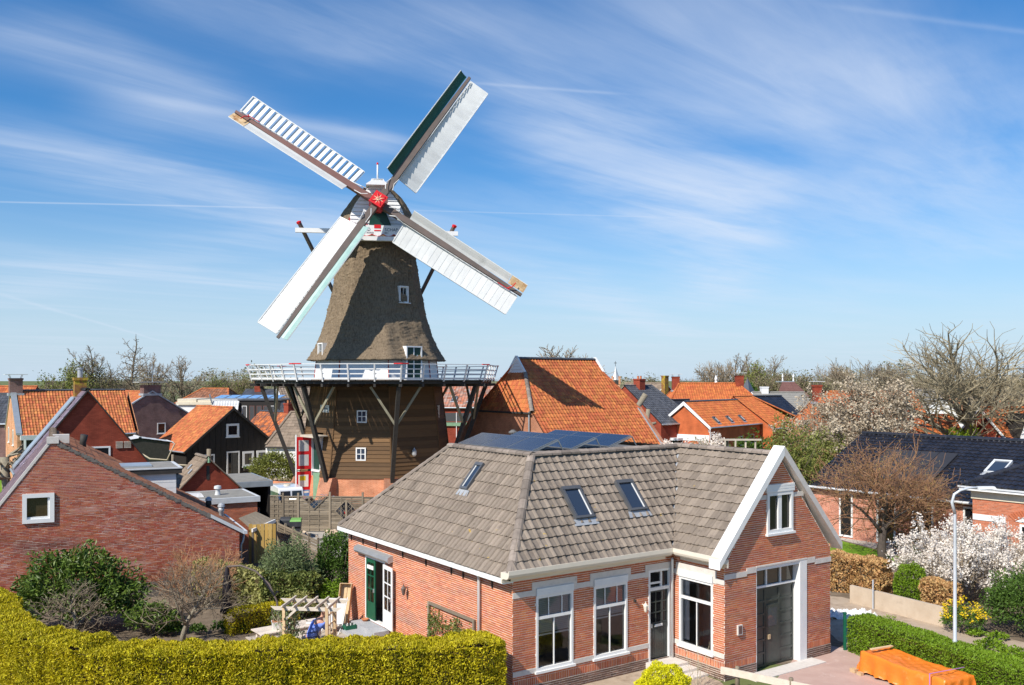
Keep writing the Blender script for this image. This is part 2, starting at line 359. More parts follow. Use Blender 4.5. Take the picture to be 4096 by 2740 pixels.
def tile_roof(parent, O, U, V, W, H, mat, edges=None, tw=0.25, th=0.32, prof='wave', indiv=0, name='roof', deck='roof_deck', stag=False, lift=0.028, jit=0.008, tag_stuff=True, skip=None):
    """one roof slope: a deck sheet and every tile on it. O eave corner, U along the eave, V up the slope; edges(v)->(u0,u1)"""
    O = Vector(O); U = Vector(U).normalized(); V = Vector(V).normalized(); N = U.cross(V).normalized()
    if N.z < 0: N = -N
    if edges is None: edges = lambda v: (0*v, 0*v+W)
    vv = np.linspace(0, H, 9); e0, e1 = edges(vv); d = MB()
    for i in range(8):
        d.add([O+U*e0[i]+V*vv[i]-N*.03, O+U*e1[i]+V*vv[i]-N*.03, O+U*e1[i+1]+V*vv[i+1]-N*.03, O+U*e0[i+1]+V*vv[i+1]-N*.03], [(0, 1, 2, 3)])
    rf = d.build(name, deck, parent, fixn=False)
    nr = max(1, round(H/th)); th = H/nr; umin = min(e0.min(), e1.min()); umax = max(e0.max(), e1.max()); nc = int(math.ceil((umax-umin)/tw)); P = PROFILES[prof]; np_ = len(P)
    T = []
    for fv in (0.0, 1.12): T += [(p*tw, fv*th, h+(lift if fv == 0 else 0.0)) for p, h in P]
    T += [(p*tw, 0.0, h-0.004) for p, h in P]
    T = np.array(T); fc = []
    for i in range(np_-1): fc += [(i, i+1, np_+i+1, np_+i), (2*np_+i, 2*np_+i+1, i+1, i)]
    fc = np.array(fc); tiles = []
    for r in range(nr):
        for c in range(-1, nc+1):
            u0 = umin+c*tw+(0.5*tw if stag and r % 2 else 0); v0 = r*th
            a0, a1 = edges(np.array([v0+th/2])); 
            if u0+tw < a0[0]+0.02 or u0 > a1[0]-0.02: continue
            if skip and skip(u0+tw/2, v0+th/2): continue
            b0, b1 = edges(np.array([v0, min(v0+th, H)])); inside = u0 >= b0.max()-1e-3 and u0+tw <= b1.min()+1e-3
            tiles.append((u0, v0, inside))
    Wm = world_of(parent) if parent else Matrix.Identity(4); eye = Vector((0, 0, CH)); own = set()
    if indiv:
        cand = [i for i, t in enumerate(tiles) if t[2]]
        cand.sort(key=lambda i: (Wm @ (O+U*tiles[i][0]+V*tiles[i][1])-eye).length); own = set(cand[:indiv])
    rest = [t for i, t in enumerate(tiles) if i not in own]; o0, u_, v_, n_ = (np.array(x) for x in (O, U, V, N))
    if rest:
        K = len(rest); A = np.array([(t[0], t[1]) for t in rest]); vs = np.repeat(T[None], K, 0); vs[:, :, 0] += A[:, 0, None]; vs[:, :, 1] += A[:, 1, None]
        vs[:, :, 2] += RNG.uniform(-jit, jit, K)[:, None]*0.6; vs[:, :, 1] += RNG.uniform(-jit, jit, K)[:, None]
        e0, e1 = edges(np.clip(vs[:, :, 1], 0, H)); vs[:, :, 0] = np.clip(vs[:, :, 0], e0, e1); vs[:, :, 1] = np.clip(vs[:, :, 1], -0.05, H+0.02)
        xyz = o0+vs[:, :, 0, None]*u_+vs[:, :, 1, None]*v_+vs[:, :, 2, None]*n_
        fa = (fc[None]+len(T)*np.arange(K)[:, None, None]).reshape(-1, 4); ob = np_mesh('tiles', xyz.reshape(-1, 3), fa, mat, rf, np.repeat(RNG.random(K), len(fc))); ob['kind'] = 'stuff'
    if own:
        key = (mat, prof, round(tw, 4), round(th, 4), lift)
        if key not in TILE_MESH:
            me = bpy.data.meshes.new('tile'); me.from_pydata([tuple(t) for t in T], [], [tuple(f) for f in fc]); me.materials.append(MATS[mat]); TILE_MESH[key] = me
        flip = U.cross(V).dot(N) < 0; base = Matrix((-U if flip else U, V, N)).transposed()
        for i in own:
            t = tiles[i]; ob = link('tile', TILE_MESH[key], rf); ob.location = O+U*t[0]+V*(t[1]+random.uniform(-jit, jit))+N*random.uniform(-jit, jit)*.6
            ob.rotation_euler = (base @ Matrix.Rotation(random.uniform(-.012, .012), 3, 'Z')).to_euler(); ob.scale = (-1 if flip else 1, 1, 1)
    return rf
def ridge_caps(parent, a, b, mat, r=0.13, step=0.36, name='ridge', flat=0.75):
    """half-round ridge or hip tiles laid from a to b, each overlapping the next"""
    a = Vector(a); b = Vector(b); d = b-a; L = d.length; d.normalize(); x = d.cross(Zv).normalized(); y = x.cross(d); n = max(1, round(L/step)); m = MB()
    for i in range(n):
        p0 = a+d*(L*i/n); p1 = a+d*(L*(i+1)/n+0.03); k = random.random(); r0, r1 = r*1.08, r*0.96
        A = [p0+(x*math.cos(t)+y*math.sin(t)*flat)*r0 for t in np.linspace(-.25, math.pi+.25, 7)]; B = [p1+(x*math.cos(t)+y*math.sin(t)*flat)*r1 for t in np.linspace(-.25, math.pi+.25, 7)]
        A2 = [p0+(x*math.cos(t)+y*math.sin(t)*flat)*(r0-.022) for t in np.linspace(-.25, math.pi+.25, 7)]
        m.add(A+B+A2, [(j, j+1, 8+j, 7+j) for j in range(6)]+[(14+j, 15+j, j+1, j) for j in range(6)], k)
    return m.build(name, mat, parent, rnd=True, fixn=False)
def window(parent, O, U, N, w, h, mat='white_paint', glass='pane_dark', xs=(), zs=(), fr=0.06, bar=0.03, depth=0.1, out=0.02, sill=True, name='window', inner=-0.008, cells=None, sillmat=None):
    """window set into a wall: frame with its bars, one pane per light, sill. O lower left corner of the opening on the wall face"""
    O = Vector(O); U = Vector(U).normalized(); N = Vector(N).normalized(); f = MB()
    f.fb(O, U, N, 0, 0, -depth, fr, h, out); f.fb(O, U, N, w-fr, 0, -depth, w, h, out)
    f.fb(O, U, N, fr, 0, -depth, w-fr, fr, out); f.fb(O, U, N, fr, h-fr, -depth, w-fr, h, out)
    X = [fr]+[x*w for x in xs]+[w-fr]; Z = [fr]+[z*h for z in zs]+[h-fr]
    for x in xs: f.fb(O, U, N, x*w-bar/2, fr, -depth*.8, x*w+bar/2, h-fr, out*.5)
    for z in zs: f.fb(O, U, N, fr, z*h-bar/2, -depth*.8, w-fr, z*h+bar/2, out*.5-.002)
    o = f.build(name, mat, parent)
    for i in range(len(X)-1):
        for k in range(len(Z)-1):
            p = MB(); P = lambda a, b: O+U*a+Zv*b-N*inner
            p.add([P(X[i], Z[k]), P(X[i+1], Z[k]), P(X[i+1], Z[k+1]), P(X[i], Z[k+1])], [(0, 1, 2, 3)]); p.build('pane', glass, o, fixn=False)
    if sill: MB().fb(O, U, N, -.05, -.07, -.02, w+.05, -.002, out+.06).build('sill', sillmat or mat, o)
    return o
# ------------------------------------------------------------------ materials
M('white_paint', (.80, .80, .78), (.72, .73, .73), 3, .45, .05, spec=.4)
M('cream_paint', (.70, .64, .50), (.62, .55, .42), 3, .5)
M('cornice_paint', (.72, .66, .56), (.66, .60, .50), 2, .5)
M('band_stone', (.66, .62, .58), (.56, .52, .48), 6, .8, .1, c3=(.40, .36, .33), s3=3, t3=(.62, .8))
M('roof_deck', (.05, .04, .03), (.03, .025, .02), 8, .95)
M('mortar_house', (.80, .72, .62), (.70, .61, .52), 9, .95, .2)
M('brick_house', (.44, .122, .050), (.58, .188, .078), 3, .85, .2, 90, rnd=.14, hue=.006, rndmix=True, rm=.45, stretch=(.8, .8, 5), c3=(.30, .08, .05), s3=1.1, t3=(.56, .85), c4=(.30, .12, .08), s4=.35, t4=(.52, .75))
M('brick_plinth', (.12, .075, .055), (.20, .115, .085), 14, .9, .25, 90, rnd=.3, rndmix=True)
M('mortar_old', (.72, .58, .48), (.56, .43, .35), 5, .98, .3, c3=(.85, .78, .70), s3=.9, t3=(.5, .72))
M('brick_old', (.30, .074, .038), (.46, .130, .066), 2.2, .9, .4, 70, rnd=.18, hue=.008, rndmix=True, rm=.45, stretch=(.6, .6, 4), c3=(.60, .42, .34), s3=.55, t3=(.56, .84), c4=(.21, .068, .042), s4=.4, t4=(.54, .72))
M('brick_shed', (.42, .12, .055), (.50, .16, .08), 10, .9, .2, 80, rnd=.2, rndmix=True)
M('mortar_shed', (.50, .38, .30), (.44, .33, .26), 8, .95)
brick_mat('brick_red_far', (.26, .048, .026), (.33, .068, .036), (.17, .045, .03))
brick_mat('brick_purple_far', (.15, .075, .070), (.20, .10, .088), (.32, .25, .23))
brick_mat('brick_orange_far', (.52, .21, .10), (.62, .28, .14), (.62, .48, .36))
brick_mat('brick_barn_far', (.33, .12, .065), (.42, .17, .09), (.50, .36, .27))
brick_mat('brick_mill_base', (.46, .145, .062), (.58, .22, .11), (.58, .42, .30))
brick_mat('brick_villa', (.44, .145, .085), (.54, .20, .12), (.58, .47, .40))
brick_mat('brick_smooth_far', (.50, .125, .045), (.54, .14, .05), (.42, .11, .045))
M('tile_grey', (.185, .150, .120), (.270, .222, .178), 6, .85, .3, 60, rnd=.15, rndmix=True, rm=.55, c3=(.115, .092, .075), s3=2.2, t3=(.54, .76), c4=(.40, .27, .06), s4=4.5, t4=(.73, .76))
M('tile_grey_ridge', (.19, .155, .13), (.27, .225, .19), 7, .85, .3, 50, rnd=.3, c3=(.55, .30, .04), s3=1.5, t3=(.70, .74))
M('tile_orange', (.36, .098, .033), (.49, .156, .050), 3, .75, .2, 40, rnd=.20, hue=.008, rndmix=True, rm=.6, c3=(.27, .085, .038), s3=1.0, t3=(.58, .82))
M('tile_orange_bright', (.40, .110, .034), (.50, .152, .046), 3, .75, .15, 40, rnd=.16, hue=.006, rndmix=True, rm=.5, c3=(.30, .10, .042), s3=.7, t3=(.58, .8))
M('tile_orange_old', (.38, .112, .040), (.50, .180, .064), 4, .8, .2, 40, rnd=.24, hue=.01, rndmix=True, rm=.6, c3=(.20, .08, .045), s3=1.6, t3=(.60, .82))
M('tile_orange_mixed', (.60, .17, .04), (.055, .045, .05), 5, .7, .2, 40, rnd=.3, rndmix=True)
M('tile_brown', (.20, .155, .115), (.26, .20, .15), 4, .85, .2, 40, rnd=.18, rndmix=True)
M('tile_rust', (.20, .105, .07), (.34, .13, .06), 4, .8, .2, 40, rnd=.3, rndmix=True)
M('tile_mottled', (.42, .13, .06), (.34, .26, .22), 6, .75, .2, 40, rnd=.3, rndmix=True)
M('tile_black', (.014, .014, .018), (.026, .026, .034), 4, .26, .08, 30, rnd=.3, spec=.7)
M('tile_dark', (.055, .058, .068), (.085, .09, .10), 4, .38, .1, 30, rnd=.25, spec=.6)
M('slate_purple', (.15, .105, .125), (.21, .155, .18), 6, .35, .2, 60, rnd=.2, spec=.6, c3=(.66, .62, .64), s3=3.5, t3=(.62, .68))
M('tile_mauve', (.105, .060, .056), (.17, .105, .105), 5, .38, .25, 40, rnd=.3, rndmix=True, c3=(.26, .20, .22), s3=2.6, t3=(.60, .72), spec=.5)
M('zinc', (.42, .46, .49), (.52, .56, .59), 2, .35, .06, metal=.55)
M('lead', (.36, .38, .41), (.46, .48, .50), 6, .5, .15, metal=.3)
M('zinc_white', (.62, .64, .65), (.52, .54, .56), 3, .5)
M('bitumen', (.20, .195, .18), (.27, .26, .235), 2.2, .9, .2, c3=(.12, .12, .11), s3=.8)
M('bitumen_dark', (.10, .10, .10), (.16, .155, .15), 2, .9, .2)
M('black_board', (.016, .014, .013), (.024, .021, .019), 6, .75, .2, stretch=(1, 1, 5), rnd=.15)
M('thatch', (.150, .112, .076), (.262, .205, .142), 7.0, .95, 1.0, 22, stretch=(2.4, 2.4, .5), c3=(.080, .058, .040), s3=4.0, t3=(.50, .70), spec=.1)
M('thatch_straw', (.23, .172, .105), (.36, .285, .185), 4, .95, rnd=.4, spec=.1, rndmix=True)
M('mill_board', (.165, .092, .040), (.085, .050, .025), 3.0, .8, .2, 30, stretch=(.5, .5, 7), rnd=.2, rndmix=True)
M('mill_trim', (.030, .028, .026), (.05, .045, .04), 6, .7, .15)
M('pole_weathered', (.22, .20, .14), (.30, .28, .20), 5, .85, .2, stretch=(1, 1, .3))
M('mill_white', (.80, .80, .80), (.74, .75, .76), 2, .45, .04)
M('sail_white', (.68, .69, .68), (.60, .61, .61), 1.6, .45, .03, rnd=.05)
M('sail_grey', (.52, .53, .52), (.60, .61, .60), 1.2, .45, c3=(.40, .41, .40), s3=.5)
M('sail_green_shaded', (.010, .075, .055), (.016, .10, .075), 2, .4)
M('sail_green_lit', (.22, .36, .34), (.30, .43, .41), 2, .45)  # same green board as the one above, with sunlight painted in
M('sail_rust', (.66, .52, .34), (.52, .34, .16), 2.5, .6, c3=(.34, .15, .05), s3=2.0, t3=(.5, .66))
M('stock_steel', (.105, .085, .075), (.15, .11, .095), 1.4, .55, .1)
M('stock_maroon', (.15, .070, .060), (.19, .095, .08), 1.4, .55, .1)
M('rail_white', (.72, .72, .71), (.62, .62, .62), 3, .5)
M('mill_red', (.58, .012, .018), (.64, .02, .022), 3, .4)
M('mill_red_old', (.40, .03, .03), (.48, .06, .05), 5, .6)
M('mill_green', (.006, .040, .032), (.01, .055, .04), 3, .4)
M('door_green', (.012, .085, .045), (.016, .11, .06), 3, .35)
M('pale_green', (.16, .30, .18), (.22, .36, .24), 3, .6)
M('letter_blue', (.03, .05, .09), None, 3, .6)
M('gold', (.80, .72, .50), (.75, .66, .42), 6, .4)
M('paper_white', (.78, .78, .74), None, 3, .7)
M('print_yellow', (.80, .62, .02), None, 3, .6)
M('print_blue', (.05, .16, .48), (.25, .45, .62), 3, .6)
M('wood_grey', (.17, .138, .10), (.28, .232, .17), 6, .88, .25, 30, stretch=(1, 1, 4), rnd=.22, rndmix=True)
M('wood_new', (.52, .36, .20), (.62, .46, .28), 5, .8, .12, 30, stretch=(1, 1, 3), rnd=.15)
M('wood_yellow', (.46, .29, .075), (.55, .37, .12), 4, .8, .15, 30, stretch=(3, 3, .6), rnd=.2, rndmix=True)
M('wood_pale', (.52, .455, .37), (.62, .55, .46), 5, .85, .15, 30, rnd=.12)
M('wood_table', (.58, .49, .41), (.68, .60, .51), 4, .8, .1, 30, stretch=(3, 3, 1), rnd=.12)
M('bark', (.13, .105, .075), (.20, .165, .115), 9, .95, .4, 30)
M('bark_grey', (.20, .175, .13), (.29, .255, .19), 9, .95, .3, 30)
M('bark_dark', (.055, .045, .038), (.09, .072, .058), 9, .95, .3, 30)
M('twig', (.20, .155, .105), (.28, .225, .16), 3, .95)
M('twig_red', (.26, .125, .07), (.34, .20, .10), 1.6, .9, rnd=.25)
M('twig_gold', (.40, .28, .09), (.33, .22, .08), 2, .9, rnd=.25)
M('twig_olive', (.27, .225, .145), (.36, .31, .205), 3, .95)
M('twig_pale', (.40, .34, .24), (.50, .43, .31), 3, .9)
LF = dict(rough=.6, spec=.35, trans=.22)
M('leaf_golden', (.32, .30, .009), (.62, .50, .014), 1.2, rnd=.30, hue=.014, rndmix=True, rm=.7, **LF)
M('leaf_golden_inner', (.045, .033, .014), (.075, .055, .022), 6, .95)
M('leaf_lime', (.62, .60, .008), (.72, .68, .015), 3, rnd=.2, rndmix=True, **LF)
M('leaf_green', (.055, .115, .014), (.095, .165, .022), 2.2, rnd=.35, hue=.012, rndmix=True, **LF)
M('leaf_box', (.125, .22, .010), (.20, .31, .016), 2.2, rnd=.28, hue=.01, rndmix=True, **LF)
M('leaf_laurel', (.060, .115, .014), (.14, .20, .03), 2, .48, rnd=.35, rndmix=True, spec=.4, trans=.15)
M('leaf_silver', (.12, .17, .065), (.20, .25, .11), 2.2, rnd=.3, rndmix=True, **LF)
M('leaf_ivy', (.06, .10, .018), (.24, .26, .07), 2.5, rnd=.35, rndmix=True, **LF)
M('leaf_variegated', (.30, .31, .09), (.44, .42, .17), 2.5, rnd=.3, rndmix=True, **LF)
M('leaf_spring', (.15, .185, .035), (.24, .25, .06), 1.2, rnd=.3, hue=.015, rndmix=True, **LF)
M('leaf_olive', (.17, .165, .07), (.25, .23, .11), 1.2, rnd=.25, rndmix=True, **LF)
M('leaf_beech', (.46, .26, .10), (.62, .41, .19), 2.5, rnd=.35, hue=.01, rndmix=True, **LF)
M('leaf_conifer', (.17, .26, .012), (.28, .36, .02), 2, rnd=.3, rndmix=True, **LF)
M('petal_white', (.92, .87, .80), (.85, .77, .68), 2, rough=.7, rnd=.10, trans=.35)
M('petal_cream', (.56, .48, .36), (.44, .36, .26), 2, rough=.7, rnd=.2, trans=.2)
M('petal_yellow', (.78, .55, .01), (.82, .62, .02), 2, rough=.6, rnd=.15, trans=.2)
M('soil', (.11, .082, .055), (.20, .155, .11), 2.0, .95, .5, 20, c3=(.28, .225, .17), s3=1.2, t3=(.55, .75))
M('soil_dry', (.36, .28, .205), (.44, .355, .27), 2.5, .95, .4, 20, c3=(.26, .195, .14), s3=1.6, t3=(.52, .7))
M('field', (.10, .14, .035), (.15, .16, .06), .05, .95, .2, c3=(.17, .135, .09), s3=.02)
M('lawn', (.105, .225, .006), (.165, .30, .010), 1.5, .9, .5, 40)
M('paving_pink', (.50, .355, .305), (.42, .285, .245), 1.6, .9, .15, c3=(.58, .45, .40), s3=.9)
M('paving_sand', (.36, .275, .18), (.44, .345, .235), 1.0, .95, .25, 25, c3=(.28, .21, .135), s3=.5)
M('paving_grey', (.36, .33, .29), (.44, .41, .36), 2, .9, .15, rnd=.18)
M('slab', (.42, .36, .29), (.52, .45, .37), 3, .9, .15, 40, rnd=.14, rndmix=True)
M('bluestone', (.33, .34, .36), (.42, .42, .43), 4, .8, .1)
M('concrete', (.46, .37, .28), (.54, .45, .35), 2.2, .9, .15, c3=(.36, .285, .215), s3=1.2, t3=(.56, .74))
M('concrete_dark', (.12, .11, .10), (.19, .17, .15), 3, .95, .2)
M('asphalt', (.06, .06, .06), (.09, .088, .085), 3, .9, .2)
M('fabric_blue', (.14, .23, .66), (.17, .27, .72), 5, .85, .2, 14)
M('denim', (.05, .07, .14), None, 5, .9)
M('skin', (.55, .30, .21), (.60, .34, .24), 5, .55)
M('hair_grey', (.10, .075, .055), (.15, .12, .09), 20, .8)
M('fabric_grey', (.52, .50, .49), (.60, .58, .56), 5, .85)
M('fabric_black', (.016, .013, .018), (.03, .026, .034), 4, .8)
M('black_metal', (.015, .016, .018), (.03, .03, .034), 5, .45, metal=.4)
M('black_plastic', (.035, .038, .045), (.055, .058, .066), 4, .45)
M('green_plastic', (.16, .36, .09), (.19, .41, .11), 4, .45)
M('crate_green', (.010, .10, .055), (.014, .13, .07), 4, .45)
M('steel_grey', (.48, .49, .50), (.56, .57, .58), 3, .4, metal=.45)
M('lamp_grey', (.52, .55, .60), (.60, .63, .67), 3, .45, metal=.25, c3=(.40, .43, .47), s3=1.5)
M('car_white', (.78, .80, .82), None, 3, .18, coat=.8)
M('car_silver', (.50, .52, .54), None, 3, .22, metal=.6, coat=.8)
M('car_dark', (.025, .028, .036), None, 3, .2, coat=.8)
M('rubber', (.014, .014, .015), None, 3, .8)
M('chrome', (.75, .76, .78), None, 3, .15, metal=1)
M('tail_red', (.5, .02, .02), None, 3, .3)
M('tarp_orange', (.80, .225, .025), (.70, .17, .02), 1.8, .36, .7, 6, spec=.5, c3=(.88, .38, .12), s3=3.0, t3=(.56, .78), stretch=(1, .5, 1))
M('strap_purple', (.42, .20, .55), None, 3, .6)
M('plastic_white', (.74, .74, .75), (.62, .61, .60), 8, .3, .6, 9)
M('terracotta', (.48, .17, .075), (.55, .22, .10), 5, .8)
M('blind', (.62, .57, .52), (.68, .63, .58), 3, .7)
M('blind_white', (.78, .76, .74), None, 3, .6)
M('interior', (.34, .30, .26), (.42, .37, .32), .8, .9)
M('garage_dark', (.042, .050, .047), (.058, .066, .060), 2, .33, .03, spec=.5)
M('solar', (.014, .018, .034), (.022, .028, .05), .5, .2, spec=.6, coat=.4)
M('solar_dark', (.030, .030, .034), (.038, .038, .042), .5, .5, spec=.4)
M('stone_round', (.46, .34, .24), (.56, .45, .34), 8, .9, rnd=.25)
M('moss_yellow', (.34, .25, .02), (.44, .34, .03), 6, .95, .4)
M('moss_brick', (.30, .15, .045), (.20, .085, .04), 5, .95, .4, c3=(.42, .32, .03), s3=2.2, t3=(.48, .62))
M('anodised', (.30, .32, .33), (.36, .38, .39), 3, .35, metal=.6)
M('charcoal_frame', (.10, .105, .115), (.13, .135, .145), 3, .4, metal=.3)
M('poly_roof', (.20, .165, .115), (.27, .225, .165), 3, .55, .2, stretch=(6, 1, 1), rnd=.1)
glass_mat('pane_dark', (.012, .013, .015)); glass_mat('pane_blue', (.03, .045, .075)); glass_mat('pane_warm', (.05, .038, .022)); glass_mat('pane_grey', (.08, .085, .09))
glass_mat('pane_clear', (1, 1, 1), opaque=False, alpha=.86)
glass_mat('car_glass', (.012, .016, .025), .06)

# ------------------------------------------------------------------ plants
def leaf_quads(P, size, dirs=None, asp=0.5, var=0.4, spread=1.0):
    K = len(P); a = RNG.normal(size=(K, 3))
    if dirs is not None: a = a*spread+dirs
    a /= np.linalg.norm(a, axis=1)[:, None]+1e-9; b = np.cross(a, RNG.normal(size=(K, 3))); b /= np.linalg.norm(b, axis=1)[:, None]+1e-9
    s = (size*(1+RNG.uniform(-var, var, K)))[:, None]; n = np.cross(a, b)*s*0.12
    V = np.stack([P-a*s*.5, P+b*s*.5*asp+n, P+a*s*.5, P-b*s*.5*asp+n], 1).reshape(-1, 3)
    return V, np.arange(4*K).reshape(-1, 4)
def leaves(name, P, size, mat, parent, dirs=None, asp=0.5, spread=1.0, var=0.4):
    V, Q = leaf_quads(np.asarray(P, float), size, dirs, asp, var, spread)
    return np_mesh(name, V, Q, mat, parent, RNG.random(len(Q)))
def lumpy(P, amp, freq, seed=0):
    """cheap smooth noise for uneven outlines"""
    q = np.asarray(P)*freq+seed*7.3
    return amp*(np.sin(q[:, 0]*1.7+np.sin(q[:, 1]*1.3+seed))*.5+np.sin(q[:, 1]*2.1+q[:, 2]*1.4+1.3*np.sin(q[:, 0]))*.3+np.sin(q[:, 2]*2.7+q[:, 0]*1.1)*.3)
def blob_points(K, rad, seed=0, flat=0.0, shell=0.5, lump=0.22, freq=1.6):
    d = RNG.normal(size=(K, 3)); d /= np.linalg.norm(d, axis=1)[:, None]; d[:, 2] = np.where(d[:, 2] < -flat, -d[:, 2]*.3, d[:, 2])
    r = RNG.uniform(shell, 1, K)**.6; r *= 1+lumpy(d*3, lump, freq, seed); return d*r[:, None]*np.array(rad), d
class Wood:
    def __init__(s, seed): s.m = MB(); s.rs = random.Random(seed); s.tips = []; s.thin = MB()
    def vec(s, a): return Vector((s.rs.gauss(0, a), s.rs.gauss(0, a), s.rs.gauss(0, a)))
    def limb(s, p, d, L, r, lev, maxlev, kids, ratio, spread, up=0.25, wob=0.12, nseg=4, minr=.006, kr=.62, start=.25):
        pts = [Vector(p)]; d = Vector(d).normalized(); dirs = [d.copy()]
        for i in range(nseg):
            d = (d+s.vec(wob)+Zv*up*.18).normalized(); pts.append(pts[-1]+d*(L/nseg)); dirs.append(d.copy())
        end = max(minr, r*(.45 if lev < maxlev else .3)); rads = [r+(end-r)*i/nseg for i in range(nseg+1)]
        tgt = s.m if lev < 2 else s.thin
        tgt.tube(pts, rads, 7 if lev == 0 else (5 if lev == 1 else 3), cap=(lev < 2))
        if lev >= maxlev: s.tips += [pts[-1], pts[-2]]; return
        n = kids[min(lev, len(kids)-1)]
        for k in range(n):
            t = start+(1-start)*(k+s.rs.random()*.9)/n; i = min(nseg-1, int(t*nseg)); q = pts[i].lerp(pts[i+1], t*nseg-i)
            side = dirs[i].orthogonal().normalized(); side.rotate(Matrix.Rotation(k*2.4+s.rs.uniform(-.6, .6), 3, dirs[i]).to_quaternion())
            sp = spread*s.rs.uniform(.7, 1.25); dd = dirs[i]*math.cos(sp)+side*math.sin(sp)
            s.limb(q, dd, L*ratio*s.rs.uniform(.75, 1.15)*(1.15-.45*t), max(minr, rads[i]*kr), lev+1, maxlev, kids, ratio, spread, up, wob*1.25, max(2, nseg-1), minr, kr, .2)
        if lev < maxlev: s.limb(pts[-1], dirs[-1], L*ratio*.7, end, lev+1, maxlev, kids, ratio, spread, up, wob*1.2, max(2, nseg-1), minr, kr, .2)
    def build(s, root, bark='bark', twig='twig', name='trunk', name2='crown'):
        a = s.m.build(name, bark, root, smooth=True, fixn=False)
        if s.thin.v: s.thin.build(name2, twig, root, fixn=False)
        return a
PROTO = {}
def proto_tree(kind, seed):
    """wood of one tree of a kind, as (trunk mesh, crown mesh, tip points), height about 1 unit = metres"""
    w = Wood(seed)
    if kind == 'dome':        # broad bare tree
        w.limb((0, 0, -.2), (0, 0, 1), 3.6, .30, 0, 4, [7, 5, 5, 4] if seed > 50 else [8, 6, 6, 4], .80, .72, up=.35, wob=.10 if seed > 50 else .13, nseg=4, minr=.020 if seed > 50 else .0052, start=.45, kr=.62 if seed > 50 else .52)
    elif kind == 'upright':
        w.limb((0, 0, -.2), (.03, 0, 1), 6.0, .20, 0, 4, [11, 5, 5, 3], .50, .75, up=.45, wob=.09, nseg=6, minr=.012, start=.3)
    elif kind == 'alder':     # straight leader, short level side branches
        w.limb((0, 0, -.2), (.04, .02, 1), 9.0, .19, 0, 3, [34, 7, 5], .27, 1.2, up=.05, wob=.06, nseg=9, minr=.017, kr=.42, start=.36)
    elif kind == 'small':
        w.limb((0, 0, -.1), (.05, 0, 1), 1.6, .10, 0, 4, [6, 4, 4, 3], .80, .85, up=.3, wob=.15, nseg=4, minr=.0055, start=.4)
    elif kind == 'bush':
        for k in range(9):
            a = k*2*math.pi/9+w.rs.uniform(-.3, .3); w.limb((.1*math.cos(a), .1*math.sin(a), -.1), (math.cos(a)*w.rs.uniform(.3, .9), math.sin(a)*w.rs.uniform(.3, .9), 1), w.rs.uniform(.9, 1.3), .03, 1, 4, [5, 5, 4, 3], .66, .6, up=.3, wob=.12, nseg=4, minr=.005, start=.2)
    return w
def bare_tree(label, loc, kind, h, seed, bark='bark', twig='twig', cat='tree', name='tree', group=None, width=1.0, foliage=None, fsize=.2, fnum=4000, fspread=.35, fname='foliage'):
    key = (kind, seed)
    if key not in PROTO:
        w = proto_tree(kind, seed); zs = [v[2] for v in w.thin.v] or [v[2] for v in w.m.v]; PROTO[key] = [w, max(zs), None, None]
    w, top, m1, m2 = PROTO[key]; sc = h/top
    root = thing(name, label, cat, loc, random.Random(seed+int(h*10)).uniform(0, 6.28), group)
    if m1 is None or m1.materials[0] != MATS[bark] or (m2 and m2.materials[0] != MATS[twig]):
        a = w.m.build('trunk', bark, root, smooth=True, fixn=False); m1 = a.data; b = w.thin.build('crown', twig, root, fixn=False) if w.thin.v else None; m2 = b.data if b else None
        PROTO[key][2:] = [m1, m2]; kids = [a, b]
    else: kids = [link('trunk', m1, root), link('crown', m2, root) if m2 else None]
    for k in kids:
        if k: k.scale = (sc*width, sc*width, sc)
    if foliage:
        T = np.array([tuple(t) for t in w.tips])*np.array([sc*width, sc*width, sc]); i = RNG.integers(0, len(T), fnum)
        leaves(fname, T[i]+RNG.normal(0, fspread, (fnum, 3)), fsize, foliage, root, asp=.6)
    return root
def shrub(label, loc, rad, num, size, mat, cat='shrub', name='shrub', seed=0, asp=.5, stems=True, group=None, lump=.22, shell=.45, twig='bark', core=None, flat=0.2, spread=.9):
    root = thing(name, label, cat, loc, 0, group); P, d = blob_points(num, rad, seed, flat, shell, lump); P[:, 2] += rad[2]*.72
    P[:, 2] = np.maximum(P[:, 2], .03); leaves('foliage', P, size, mat, root, dirs=d, asp=asp, spread=spread)
    if stems:
        w = Wood(seed+5)
        for k in range(6):
            a = k*1.05; w.limb((.08*math.cos(a), .08*math.sin(a), -.05), (math.cos(a)*.5*rad[0]/rad[2], math.sin(a)*.5*rad[1]/rad[2], 1), rad[2]*1.1, .03, 1, 2, [4, 3], .6, .6, nseg=3, minr=.006)
        w.thin.add(w.m.v, w.m.f); w.thin.build('stem', twig, root, fixn=False)
    return root
